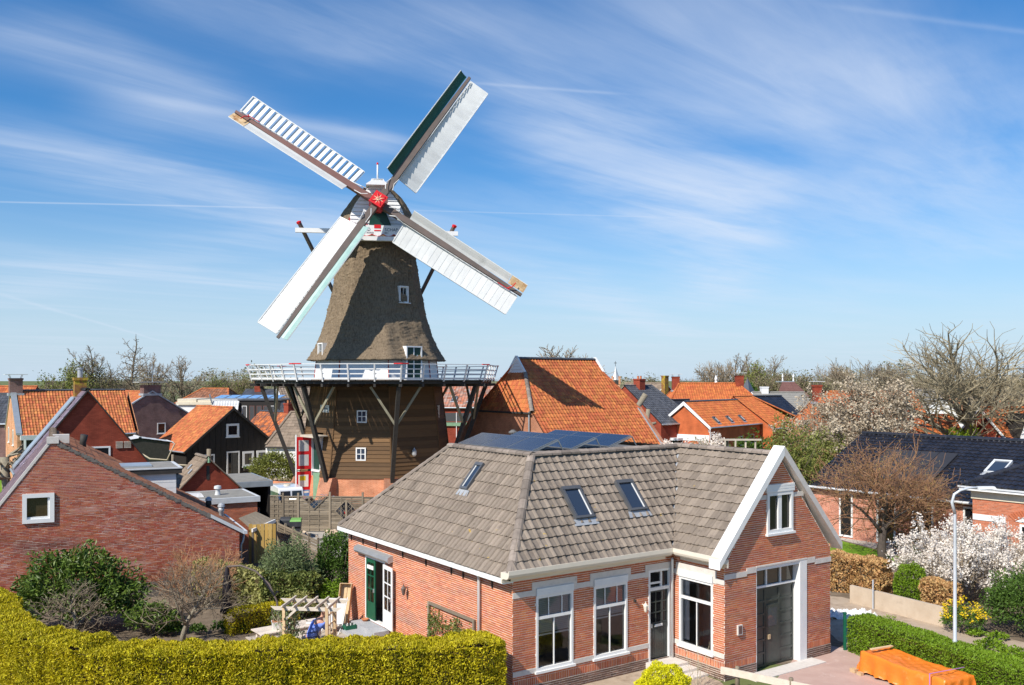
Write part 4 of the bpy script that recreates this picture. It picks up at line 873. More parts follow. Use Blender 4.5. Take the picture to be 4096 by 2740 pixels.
for x, a_, c_, lb in ((2.55, 2.62, 7.15, 'solar panel row on flat roof, nearest to the hipped end'), (4.25, 2.75, 7.2, 'middle one of the three solar panel rows on flat roof'), (5.95, 2.85, 7.2, 'solar panel row on flat roof, nearest to the gabled wing')): solar_row(x, a_, c_, lb)
# ------------------------------------------------------------------ the windmill
MILL = thing('windmill', 'thatched octagonal tower windmill with four white sails and a railed stage', 'windmill', (-10.23, 70, 0), R(8.3))
PH = 9.5
def mv(a, r, z): return Vector((r*math.sin(R(a)), -r*math.cos(R(a)), z))
def fn(a): return Vector((math.sin(R(a)), -math.cos(R(a)), 0))       # outward
def ft(a): return Vector((math.cos(R(a)), math.sin(R(a)), 0))        # along, towards larger angle
RB = lambda z: 5.72-(z-2.0)*.122
AP = math.cos(R(22.5))
# brick base with corner buttresses
m = MB(); m.add([mv(PH+45*k, 5.95, 0) for k in range(8)]+[mv(PH+45*k, 5.70, 2.02) for k in range(8)], [(k, (k+1) % 8, 8+(k+1) % 8, 8+k) for k in range(8)])
m.build('brick_base', 'brick_mill_base', MILL, fixn=False)
for k in range(8):
    a = PH+45*k; n = fn(a); t = ft(a); m = MB(); c0 = mv(a, 5.45, 0); p = lambda s, o, z: c0+t*s+n*o+Zv*z
    m.hexa([p(-.55, 1.55, 0), p(.55, 1.55, 0), p(.55, 0, 0), p(-.55, 0, 0), p(-.48, .62, 2.05), p(.48, .62, 2.05), p(.48, 0, 2.05), p(-.48, 0, 2.05)]); m.build('buttress', 'brick_barn_far', MILL)
# weatherboards, one by one
DOORF = -58.0
for k in range(8):
    a = PH-22.5+45*k; a = (a+180) % 360-180
    if abs(a) > 110: 
        MB().add([mv(a-22.5, RB(2), 2), mv(a+22.5, RB(2), 2), mv(a+22.5, RB(9), 9), mv(a-22.5, RB(9), 9)], [(0, 1, 2, 3)]).build('boarding', 'mill_board', MILL, fixn=False); continue
    n = fn(a); t = ft(a); z = 2.0; i = 0
    while z < 8.95:
        zt_ = min(z+.285, 9.0); h0, h1 = RB(z)*math.sin(R(22.5)), RB(zt_)*math.sin(R(22.5)); c0 = n*(RB(z)*AP)+Zv*z; c1 = n*(RB(zt_)*AP)+Zv*zt_; rr = random.random(); o0, o1 = .05+random.uniform(0, .012), .012
        spans = [(-1, 1)]
        if abs(a-(-58)) < 1 and z < 4.9: spans = [(-1, -.30), (.32, 1)]
        for s0, s1 in spans:
            m = MB(); m.hexa([c0+t*h0*s0+n*o0, c0+t*h0*s1+n*o0, c0+t*h0*s1-n*.05, c0+t*h0*s0-n*.05, c1+t*h1*s0+n*o1+Zv*.01, c1+t*h1*s1+n*o1+Zv*.01, c1+t*h1*s1-n*.05, c1+t*h1*s0-n*.05]); m.build('plank', 'mill_board', MILL)
        z = zt_; i += 1
for k in range(8):
    a = PH+45*k; MB().beam(mv(a, RB(2)+.05, 2.0), mv(a, RB(9)+.05, 9.0), .10, .07, fn(a)).build('corner_board', 'mill_board', MILL)
# white band under the thatch
m = MB(); m.add([mv(PH+45*k, 4.72, 8.9) for k in range(8)]+[mv(PH+45*k, 4.55, 10.75) for k in range(8)], [(k, (k+1) % 8, 8+(k+1) % 8, 8+k) for k in range(8)]); m.build('white_wall', 'mill_white', MILL, fixn=False)
for k in range(8): MB().beam(mv(PH+45*k, 4.75, 8.98), mv(PH+45*k, 4.58, 10.6), .05, .05).build('corner_strip', 'mill_red_old', MILL)
# thatch: shaggy mantle with softly rounded corners
def thatch_R(z): return np.interp(z, [10.36, 10.75, 11.4, 12.3, 13.75, 15.9, 18, 19.7], [5.32, 5.06, 4.70, 4.28, 3.80, 3.36, 3.02, 2.80])
na, nz = 176, 150; ang = np.linspace(0, 2*math.pi, na, endpoint=False); zz = np.linspace(10.36, 19.7, nz)
A_, Zg = np.meshgrid(ang, zz); w8 = np.mod(np.degrees(A_)-PH, 45)-22.5
oct_ = AP/np.cos(np.radians(w8)); oct_ = np.minimum(oct_, .985+.0*oct_)
rad = thatch_R(Zg)*oct_/.985
P3 = np.stack([np.cos(A_)*6, np.sin(A_)*6, Zg], -1).reshape(-1, 3)
bump_ = (lumpy(P3, .05, 1.1, 3)+lumpy(P3*np.array([3.2, 3.2, .9]), .035, 1.4, 5)+RNG.normal(0, .022, len(P3))).reshape(rad.shape)
course = .05*(np.mod(Zg*.9+.25*np.sin(A_*9), 1)-.5); rad = rad+bump_+course*.6
rad[0] = thatch_R(10.36)*oct_[0]/.985-.12
X3 = np.stack([rad*np.sin(A_), -rad*np.cos(A_), Zg+0*A_+RNG.normal(0, .02, A_.shape)], -1)
idx = np.arange(na*nz).reshape(nz, na); q = np.stack([idx[:-1], np.roll(idx, -1, 1)[:-1], np.roll(idx, -1, 1)[1:], idx[1:]], -1).reshape(-1, 4)
np_mesh('thatch', X3.reshape(-1, 3), q, 'thatch', MILL, smooth=True)
MB().add([mv(PH+45*k, 5.15, 10.40) for k in range(8)]+[mv(PH+45*k, 4.4, 10.62) for k in range(8)], [(k, (k+1) % 8, 8+(k+1) % 8, 8+k) for k in range(8)]).build('thatch_underside', 'thatch', MILL, fixn=False)
# openings
def mill_box(a, s, z, w, h, back, front, mat='mill_white', name='window_surround', flare=.0):
    n = fn(a); t = ft(a); c = n*front+t*s+Zv*z; f = MB(); th = .09
    for s0, s1, z0, z1 in ((-w/2-th, -w/2, -th, h+th), (w/2, w/2+th, -th, h+th), (-w/2, w/2, h, h+th), (-w/2-flare, w/2+flare, -th, 0)):
        f.fb(c, t, n, s0, z0, -(front-back), s1, z1, 0.03)
    f.build(name, mat, MILL); return c, t, n
c, t, n = mill_box(32, .12, 14.70, .62, 1.05, 2.6, 3.42); window(MILL, c-t*.31-n*.10, t, n, .62, 1.05, xs=(.5,), zs=(.33, .66), fr=.05, sill=False, depth=.06)
MB().fb(c, t, n, -.48, -.14, -.1, .48, -.09, .22).build('sill', 'mill_white', MILL)
c, t, n = mill_box(-58, -.35, 10.62, .55, .95, 3.6, 4.66); window(MILL, c-t*.275-n*.06, t, n, .55, .95, glass='pane_grey', xs=(.5,), zs=(.5,), fr=.05, sill=False, depth=.06)
c, t, n = mill_box(32, .05, 9.0, 1.18, 2.30, 3.4, 4.86, name='door_surround', flare=.0)
for s0, s1 in ((-.57, -.04), (.04, .57)):
    d_ = MB().fb(c, t, n, s0, .02, -.10, s1, 2.28, -.05).build('stage_door', 'mill_green', MILL); mid = c+t*(s0+s1)/2+Zv*1.62-n*.045
    MB().add([mid+t*.13, mid+Zv*.16, mid-t*.13, mid-Zv*.16], [(0, 1, 2, 3)]).build('diamond', 'mill_white', d_, fixn=False); mid = mid+n*.003
    MB().add([mid+t*.09, mid+Zv*.11, mid-t*.09, mid-Zv*.11], [(0, 1, 2, 3)]).build('diamond', 'print_blue', d_, fixn=False)
MB().fb(c, t, n, -.04, .02, -.1, .04, 2.28, -.03).build('door_post', 'mill_white', MILL)
for z, h in ((5.92, .88), (3.26, .92)):
    n = fn(-13); t = ft(-13); c = n*(RB(z+.4)*AP+.07)+Zv*z; window(MILL, c-t*.36, t, n, .72, h, glass='pane_blue', xs=(.5,), zs=(.5,), fr=.085, bar=.05, sill=False, depth=.1, out=.04)
n = fn(77); t = ft(77); c = n*(RB(6.5)*AP+.06)+Zv*6.0-t*.9; window(MILL, c, t, n, .4, 1.05, xs=(.5,), zs=(), fr=.07, sill=False)
n = fn(32); t = ft(32); MB().lathe([(.10, 0), (.17, .12), (.17, .40), (.06, .52), (.02, .60)], 8, n*(RB(3.7)*AP+.22)+Zv*3.5-t*.25).build('wall_lantern', 'steel_grey', MILL)
def text(s, p, U, N, size, mat, parent, name='lettering', ext=.004, align='CENTER', wid=1.0):
    cu = bpy.data.curves.new(name, 'FONT'); cu.body = s; cu.size = size; cu.extrude = ext; cu.align_x = align; cu.align_y = 'CENTER'; cu.materials.append(MATS[mat]); cu.resolution_u = 2
    tmp = bpy.data.objects.new(name, cu); me = bpy.data.meshes.new_from_object(tmp); bpy.data.objects.remove(tmp); me.materials.clear(); me.materials.append(MATS[mat])
    o = link(name, me, parent); U = Vector(U).normalized(); N = Vector(N).normalized(); V = N.cross(U); o.matrix_basis = Matrix.Translation(Vector(p)) @ Matrix((U, V, N)).transposed().to_4x4() @ Matrix.Diagonal((wid, 1, 1, 1)); return o
n = fn(-58); t = ft(-58); c = n*(RB(6.8)*AP+.10)+Zv*6.88+t*.62
sg = MB().fb(c, t, n, -.62, -.26, -.03, .62, .26, .0).build('name_sign', 'paper_white', MILL); MB().fb(c, t, n, -.56, -.20, 0, .56, -.175, .004).fb(c, t, n, -.56, .175, 0, .56, .20, .004).build('sign_border', 'letter_blue', sg)
text('DE VRIENDSCHAP', c+n*.006, t, n, .22, 'letter_blue', sg, wid=.50)
# entrance on the door facet
n = fn(DOORF); t = ft(DOORF); ap = RB(3)*AP; P = lambda s, o, z: n*(ap+o)+t*s+Zv*z
m = MB(); m.fb(n*ap, t, n, -.66, 4.92, -.1, 1.5, 5.0, .95); m.fb(n*ap, t, n, -.66, 4.84, .85, 1.5, 4.92, .95); m.build('canopy', 'wood_pale', MILL)
m = MB(); m.fb(n*ap, t, n, -.60, .02, -.6, -.52, 4.9, .10).fb(n*ap, t, n, .66, .02, -.6, .74, 4.9, .10).fb(n*ap, t, n, -.52, 2.32, -.3, .66, 2.46, .14); m.build('door_frame', 'mill_white', MILL)
MB().fb(n*ap, t, n, -.52, 2.46, -.14, .66, 4.86, -.06).build('upper_door', 'mill_green', MILL)
MB().fb(n*ap, t, n, -.52, .0, -1.0, .66, 2.32, -.95).build('passage', 'mill_trim', MILL)
dl = Vector((t*.62+n*.78)).normalized(); MB().beam(P(.66, .08, 1.16), P(.66, .08, 1.16)-t*.45+n*.28, .05, 2.25).build('lower_door', 'pale_green', MILL)
def red_leaf(z0, z1, panels):
    h = P(-.58, .10, 0); U = (n*.97-t*.25).normalized(); Nn = Vector((-U.y, U.x, 0)); Nn = Nn if Nn.dot(Vector((0, -1, 0))) > 0 else -Nn
    o = MB().fb(h, U, Nn, 0, z0, -.03, 1.12, z1, .03).build('red_door', 'mill_red', MILL)
    for s0, s1, a, e, mt in panels: MB().fb(h, U, Nn, s0, z0+a, .03, s1, z0+e, .036).build('panel' if mt == 'fabric_grey' else 'poster', mt, o)
    return h, U, Nn, o
red_leaf(2.48, 4.82, [(.2, .92, .25, 1.05, 'fabric_grey'), (.2, .92, 1.3, 2.1, 'fabric_grey')])
h_, U_, N2, o_ = red_leaf(.05, 2.30, [(.12, .92, .12, .92, 'print_blue'), (.22, .95, 1.15, 2.02, 'paper_white')])
MB().fb(h_, U_, N2, .42, 1.65, .036, .85, 1.98, .04).build('poster', 'print_yellow', o_); MB().fb(h_, U_, N2, .2, .75, .036, .84, .88, .04).build('poster', 'paper_white', o_)
MB().beam(P(-.62, 1.3, 0), P(-.62, 1.3, 5.0), .09, .09).build('door_post', 'mill_white', MILL)
# stage: joists, deck, struts
ZD = 8.95
for k in range(8):
    a0, a1 = PH+45*k, PH+45*k+45
    for i in range(14):
        f0, f1 = i/14, (i+.9)/14; q = lambda r, f: mv(a0, r, 0).lerp(mv(a1, r, 0), f)
        m = MB(); b0, b1, c1, c0 = q(4.7, f0), q(4.7, f1), q(9.25, f1), q(9.25, f0); m.hexa([v+Zv*(ZD-.055) for v in (b0, b1, c1, c0)]+[v+Zv*ZD for v in (b0, b1, c1, c0)]); m.build('deck_board', 'mill_trim', MILL)
    m = MB(); m.beam(mv(a0, 8.95, ZD-.16), mv(a1, 8.95, ZD-.16), .16, .2).beam(mv(a0, 7.3, ZD-.16), mv(a1, 7.3, ZD-.16), .18, .2); m.build('ring_beam', 'mill_trim', MILL)
    for f in (.0, .25, .5, .75): m = MB(); m.beam(mv(a0, 4.6, ZD-.36).lerp(mv(a1, 4.6, ZD-.36), f), mv(a0, 9.36, ZD-.36).lerp(mv(a1, 9.36, ZD-.36), f), .15, .2); m.build('joist', 'mill_trim', MILL)
    foot = mv(a0, 6.05, 1.75); top = mv(a0, 8.55, ZD-.45); m = MB().beam(foot, top, .27, .27, fn(a0)); m.build('strut', 'mill_trim', MILL)
    br = foot.lerp(top, .60)
    for f, sgn in ((.30, 1), (.30, -1)):
        e = mv(a0, 8.2, ZD-.45).lerp(mv(a0+45*sgn, 8.2, ZD-.45), f); MB().beam(br, e, .15, .15).build('brace', 'pole_weathered', MILL)
# railing: leaning posts, four rails per side, red caps at the corners
for k in range(8):
    a0, a1 = PH+45*k, PH+45*k+45; q = lambda r, f, z: mv(a0, r, z).lerp(mv(a1, r, z), f)
    for i in range(4 if True else 0):
        f = i/4; MB().beam(q(9.20, f, ZD-.1), q(9.56, f, ZD+1.06), .10, .08).build('rail_post', 'rail_white', MILL)
    for z, hh in ((.10, .13), (.42, .075), (.74, .075)):
        rr = 9.20+.33*z; MB().beam(q(rr-.03, 0, ZD+z), q(rr-.03, 1, ZD+z), .05, hh).build('rail', 'rail_white', MILL)
    MB().beam(q(9.54, .04, ZD+1.08), q(9.54, .96, ZD+1.08), .12, .05).build('top_rail', 'rail_white', MILL)
    m = MB(); m.beam(q(9.57, 0, ZD+1.10), q(9.57, .07, ZD+1.10), .17, .075); e0 = mv(a0-45, 9.57, ZD+1.1).lerp(mv(a0, 9.57, ZD+1.1), .93); m.beam(e0, mv(a0, 9.57, ZD+1.1), .17, .07); m.build('rail_cap', 'mill_red', MILL)
# cap: thatched boat-shaped dome
sec = [(-3.35, 2.35, 3.35, .0), (-2.6, 2.95, 3.85, -.15), (-1.6, 3.40, 4.02, -.3), (-.4, 3.58, 3.95, -.35), (1.0, 3.45, 3.6, -.3), (2.3, 2.95, 2.95, -.2), (3.3, 2.2, 2.1, -.1), (3.9, 1.0, 1.1, 0)]
V_ = []; nu = 40
for y, w, h, dz in sec:
    for u in np.linspace(-1, 1, nu):
        x = w*math.copysign(abs(u)**.85, u); zq = h*(1-abs(u)**1.55)**.78 if abs(u) < 1 else 0
        V_.append((x*1.06, y, 18.95+dz*(1-zq/h)+zq*1.14))
V_ = np.array(V_).reshape(len(sec), nu, 3); ys = np.linspace(0, len(sec)-1, 60); i0 = np.minimum(ys.astype(int), len(sec)-2); fq = (ys-i0); fq = (fq*fq*(3-2*fq))[:, None, None]; G = V_[i0]*(1-fq)+V_[i0+1]*fq
ctr = np.array([0, 0, 20.0]); dv = G-ctr; dv /= np.linalg.norm(dv, axis=-1, keepdims=True); G = G+dv*(lumpy(G.reshape(-1, 3), .05, 1.6, 8).reshape(60, nu)+RNG.normal(0, .02, (60, nu)))[..., None]
idx = np.arange(60*nu).reshape(60, nu); q = np.stack([idx[:-1, :-1], idx[:-1, 1:], idx[1:, 1:], idx[1:, :-1]], -1).reshape(-1, 4); np_mesh('cap_thatch', G.reshape(-1, 3), q, 'thatch', MILL)
m = MB(); m.lathe([(2.9, 19.2), (3.45, 19.35), (3.4, 19.5), (2.7, 19.55)], 24); m.build('cap_ring', 'thatch', MILL)
# white boarded front of the cap
ar = [(0, 2.00), (.6, 2.02), (1.2, 1.92), (1.8, 1.66), (2.4, 1.26), (2.9, .82), (3.3, .45)]
z = 0
while z < 3.28:
    z1_ = z+.27; w0 = np.interp(z, *zip(*ar)); w1 = np.interp(z1_-.02, *zip(*ar)); y = -3.42-.05*z
    m = MB(); m.hexa([(-w0, y-.04, 19.75+z), (w0, y-.04, 19.75+z), (w0, y+.1, 19.75+z), (-w0, y+.1, 19.75+z), (-w1, y-.0, 19.75+z1_-.015), (w1, y-.0, 19.75+z1_-.015), (w1, y+.1, 19.75+z1_-.015), (-w1, y+.1, 19.75+z1_-.015)]); m.build('front_board', 'mill_white', MILL); z = z1_
m = MB(); m.prism([(-.62, -3.75, 20.05), (1.0, -3.75, 20.05), (.42, -3.75, 21.5), (-.42, -3.75, 21.5)], (0, .2, 0)); m.build('shaft_opening', 'mill_green', MILL)
m = MB(); m.prism([(-.62, -3.2, 22.95), (.62, -3.2, 22.95), (.42, -3.2, 23.35), (-.42, -3.2, 23.35)], (0, -1.0, 0)); m.prism([(-.82, -4.25, 22.92), (.82, -4.25, 22.92), (.80, -4.25, 22.99), (.42, -4.25, 23.24), (-.42, -4.25, 23.24), (-.80, -4.25, 22.99)], (0, 1.3, 0)); m.build('cap_top', 'mill_white', MILL)
MB().box(-.4, -4.2, 23.24, .4, -2.9, 23.36).build('cap_top_plate', 'mill_white', MILL)
pm = MB().tube([(0, -3.4, 23.3), (0, -3.4, 24.55)], [.07, .05], 8).build('finial_pole', 'mill_white', MILL, smooth=True); MB().lathe([(.07, 24.55), (.07, 24.66), (.03, 24.7)], 8, (0, -3.4, 0)).build('finial', 'mill_red', MILL)
# lettered board with scalloped red edge
bd = thing('name_board', None, None); bd.parent = MILL
yb = -3.98; top = 20.06
pts = [(-1.95, top), (1.95, top), (1.95, top-.55)]
sc = [(1.95-.0975*2*i, top-.62-.16*abs(math.sin(i*math.pi/10*2.5))) for i in range(0, 21)]
m = MB(); m.prism([(x, yb, z) for x, z in [(-1.95, top), (1.95, top)]+sc], (0, .05, 0)); m.build('board', 'mill_white', bd)
m = MB(); e = [(x, z-.02) for x, z in sc]
for (x0, z0), (x1, z1) in zip(e[:-1], e[1:]): m.beam((x0, yb+.01, z0), (x1, yb+.01, z1), .08, .05)
m.build('board_edge', 'mill_red_old', bd)
text('DE', (-.95, yb-.01, top-.12), X_, -Y_, .20, 'letter_blue', bd); text('VRIEND', (-1.0, yb-.01, top-.32), X_, -Y_, .32, 'letter_blue', bd, wid=.9); text('SCHAP', (.98, yb-.01, top-.32), X_, -Y_, .32, 'letter_blue', bd, wid=.95)
text('ANNO', (-.52, yb-.01, top-.55), X_, -Y_, .17, 'letter_blue', bd); text('1801', (.60, yb-.01, top-.55), X_, -Y_, .19, 'letter_blue', bd)
MB().box(-.24, yb-.02, top-.22, .24, yb-.003, top+.04).box(-.24, yb-.02, top-.42, .24, yb-.003, top-.34).build('shield', 'mill_red', bd)
MB().box(-2.1, yb-.12, 18.95, 2.1, yb+.30, 19.25).build('front_beam', 'mill_white', MILL)
m = MB(); m.beam((-2.0, -3.7, 20.1), (-2.0, -3.7, 20.6), .1, .1); m.beam((-2.0, -3.72, 20.08), (-.7, -3.72, 20.08), .1, .18); m.build('front_trim', 'mill_red_old', MILL)
# cross beams and tail braces
MB().beam((-6.2, .9, 20.35), (6.2, .9, 20.35), .24, .34).build('cross_beam', 'mill_white', MILL)
for s in (-1, 1):
    MB().beam((s*5.9, .9, 20.9), (s*.5, 9.2, 9.9), .22, .22).build('tail_brace', 'stock_steel', MILL); MB().beam((s*5.95, .82, 21.0), (s*5.9, .9, 20.86), .26, .26).build('brace_cap', 'mill_red', MILL)
MB().beam((0, 3.0, 21.2), (0, 9.4, 9.6), .34, .4).build('tail_pole', 'stock_steel', MILL)
# wind shaft, hub and sails
TA = R(13.0); HUB = Vector((.06, -4.75, 21.55)); e1 = Vector((1, 0, 0)); e2 = Vector((0, math.sin(TA), math.cos(TA))); e3 = Vector((0, -math.cos(TA), math.sin(TA)))
MB().tube([HUB-e3*2.2, HUB+e3*.1], [.36, .40], 10).build('wind_shaft', 'mill_red_old', MILL)
hb = MB(); hb.prism([HUB+(e1*math.cos(R(56.3+45+90*k))+e2*math.sin(R(56.3+45+90*k)))*.68-e3*.35 for k in range(4)], e3*1.0); HB = hb.build('hub', 'mill_red', MILL)
m = MB(); c = HUB+e3*.655
for k in range(8):
    a = R(45*k+10); u = e1*math.cos(a)+e2*math.sin(a); v = e1*math.cos(a+R(90))+e2*math.sin(a+R(90)); m.add([c+v*.045, c+u*.42, c-v*.045], [(0, 1, 2)])
m.build('star', 'gold', HB, fixn=False)
def sail(ang, layer, openness, lead, stockmat, seed):
    rs = random.Random(seed); u = e1*math.cos(R(ang))+e2*math.sin(R(ang)); v = e1*math.cos(R(ang-90))+e2*math.sin(R(ang-90))     # v: clockwise side
    c = HUB+e3*layer; RT = 12.1
    m = MB(); m.beam(c+u*.0, c+u*5.5, .46, .46, e3, .40, .38).beam(c+u*5.5, c+u*RT, .40, .38, e3, .20, .20); st_ = m.build('sail', stockmat, MILL)
    tw = lambda r: R(np.interp(r, [2.2, 12.1], [20, 6]))
    def Q(r, s, d=0.0):
        a = tw(r); return c+u*r+v*(s*math.cos(a)+d*math.sin(a))+e3*(-s*math.sin(a)+d*math.cos(a))
    r0, r1, s0, s1, n = 2.35, 11.85, .24, 1.78, 20; dr = (r1-r0)/n
    for i in range(n):
        a, e = r0+i*dr, r0+(i+1)*dr; mid = (a+e)/2; o = R(openness+rs.uniform(-.5, .5)); hw_ = dr*.502
        def S(s, k, d): return Q(mid+k*hw_*math.cos(o), s, k*hw_*math.sin(o)+d)
        m = MB(); m.hexa([S(s0+.05, -1, -.012), S(s1-.05, -1, -.012), S(s1-.05, 1, -.012), S(s0+.05, 1, -.012), S(s0+.05, -1, .012), S(s1-.05, -1, .012), S(s1-.05, 1, .012), S(s0+.05, 1, .012)]); m.build('slat', 'sail_white', st_)
    m = MB(); k = 8
    for s, w in ((s0, .10), (s1, .07)):
        for i in range(k): m.beam(Q(r0+(r1-r0)*i/k, s), Q(r0+(r1-r0)*(i+1)/k, s), w, .10, e3)
    for r in (r0-.03, r1+.03): m.beam(Q(r, s0), Q(r, s1), .08, .08, e3)
    m.build('sail_frame', 'sail_white', st_)
    m = MB(); m.beam(Q(r0-.6, s0-.02, .16), Q(r1, s0-.02, .16), .035, .05, e3)
    for i in range(n): m.beam(Q(r0+(i+.5)*dr, s0-.02, .02), Q(r0+(i+.5)*dr+.08, s0-.02, .17), .03, .03)
    m.build('shutter_bar', 'sail_white', st_)
    # leading board, curled forward
    def lead_board(ra, rb, mt, nm):
        m = MB(); L = []
        for i in range(7):
            r = ra+(rb-ra)*i/6; wd = np.interp(r, [2.2, 12.1], [.72, .58])
            L.append([Q(r, -.20, .05), Q(r, -.20-wd*.35, .10), Q(r, -.20-wd*.72, .22), Q(r, -.20-wd, .40 if lead == 'green' else .30)])
        for i in range(6):
            for j in range(3): m.add([L[i][j], L[i][j+1], L[i+1][j+1], L[i+1][j]], [(0, 1, 2, 3)])
        o = m.build(nm, mt, st_, fixn=False); md = o.modifiers.new('thick', 'SOLIDIFY'); md.thickness = .04
        m = MB()
        for i in range(6): m.beam(L[i][3], L[i+1][3], .06, .06)
        m.build('board_rim', 'sail_white', st_)
    if lead == 'grey':
        lead_board(2.5, 10.75, 'sail_grey', 'leading_board'); lead_board(10.8, 12.1, 'sail_rust', 'brake_flap')
        m = MB(); m.tube([Q(11.0, .15, .25), Q(11.25, -.1, .35), Q(11.3, -.45, .42)], .035, 6).tube([Q(10.2, .2, .25), Q(11.2, .18, .25)], .025, 6); m.build('flap_lever', 'mill_red', st_)
    else: lead_board(2.2, 11.95, 'sail_green_shaded' if ang < 90 else 'sail_green_lit', 'leading_board')  # one green paint: shade in the upper sail's colour, sunlight in the lower's
    m = MB(); m.tube([Q(1.2, .3, .35), Q(1.6, .12, .45), Q(2.3, s0, .18)], .035, 6).tube([c+u*.9+e3*.5, c+u*1.3-v*.25+e3*.45, c+u*1.9-v*.2+e3*.2], .03, 6); m.build('linkage', 'sail_white', st_)
sail(56.3, .18, 8, 'green', 'stock_steel', 1); sail(146.3, -.16, -25, 'grey', 'stock_maroon', 2); sail(236.3, .18, 1.5, 'green', 'stock_steel', 3); sail(326.3, -.16, 1.5, 'grey', 'stock_steel', 4)
for k in range(4):
    a = R(56.3+45+90*k); m = MB(); u = e1*math.cos(a)+e2*math.sin(a); m.tube([HUB+e3*.8, HUB+e3*.75+u*.4, HUB+e3*.5+u*.7], .018, 6); m.build('spider_arm', 'mill_red', HB)
# ------------------------------------------------------------------ houses, generic builder
def slope_part(root, O, U, V, L, H, edges, mat, prof, tw, th, indiv, name='roof', **kw):
    O = Vector(O); U = Vector(U); V = Vector(V).normalized(); N = U.cross(V).normalized(); N = N if N.z > 0 else -N; Wm = world_of(root)
    mid = Wm @ (O+U*(L/2)+V*(H/2)); nw = Wm.to_3x3() @ N
    if nw.dot(Vector((0, 0, CH))-mid) > -.5: return tile_roof(root, O, U, V, L, H, mat, edges, tw=tw, th=th, prof=prof, indiv=indiv, name=name, **kw)
    e0, e1 = edges(np.array([0., H])); return MB().add([O+U*e0[0], O+U*e1[0], O+V*H+U*e1[1], O+V*H+U*e0[1]], [(0, 1, 2, 3)]).build(name, mat, root, fixn=False)
def chimney(root, x, y, w, d, z0, z1, mat='brick_red_far', cap='plate'):
    m = MB().box(x-w/2, y-d/2, z0, x+w/2, y+d/2, z1); c = m.build('chimney', mat, root); m = MB().box(x-w/2-.05, y-d/2-.05, z1-.16, x+w/2+.05, y+d/2+.05, z1-.002); m.build('chimney_rim', mat, c)
    if cap == 'plate':
        m = MB().box(x-w*.85, y-d*.85, z1+.28, x+w*.85, y+d*.85, z1+.33)
        for sx in (-1, 1):
            for sy in (-1, 1): m.beam((x+sx*w*.4, y+sy*d*.4, z1), (x+sx*w*.5, y+sy*d*.5, z1+.28), .03, .03)
        m.build('chimney_plate', 'zinc_white', c)
    elif cap == 'pots':
        for sx in (-.22, .22): MB().lathe([(.11, z1), (.10, z1+.28), (.13, z1+.30)], 8, (x+sx*w, y, 0)).build('chimney_pot', 'terracotta', c)
    elif cap == 'pipe': MB().lathe([(.14, z1), (.14, z1+.45), (.18, z1+.46), (.18, z1+.55)], 10, (x, y, 0)).build('chimney_pot', 'lead', c)
    m = MB().box(x-w/2-.1, y-d/2-.1, z0-.0, x+w/2+.1, y+d/2+.1, z0+.22); m.build('flashing', 'lead', c); return c
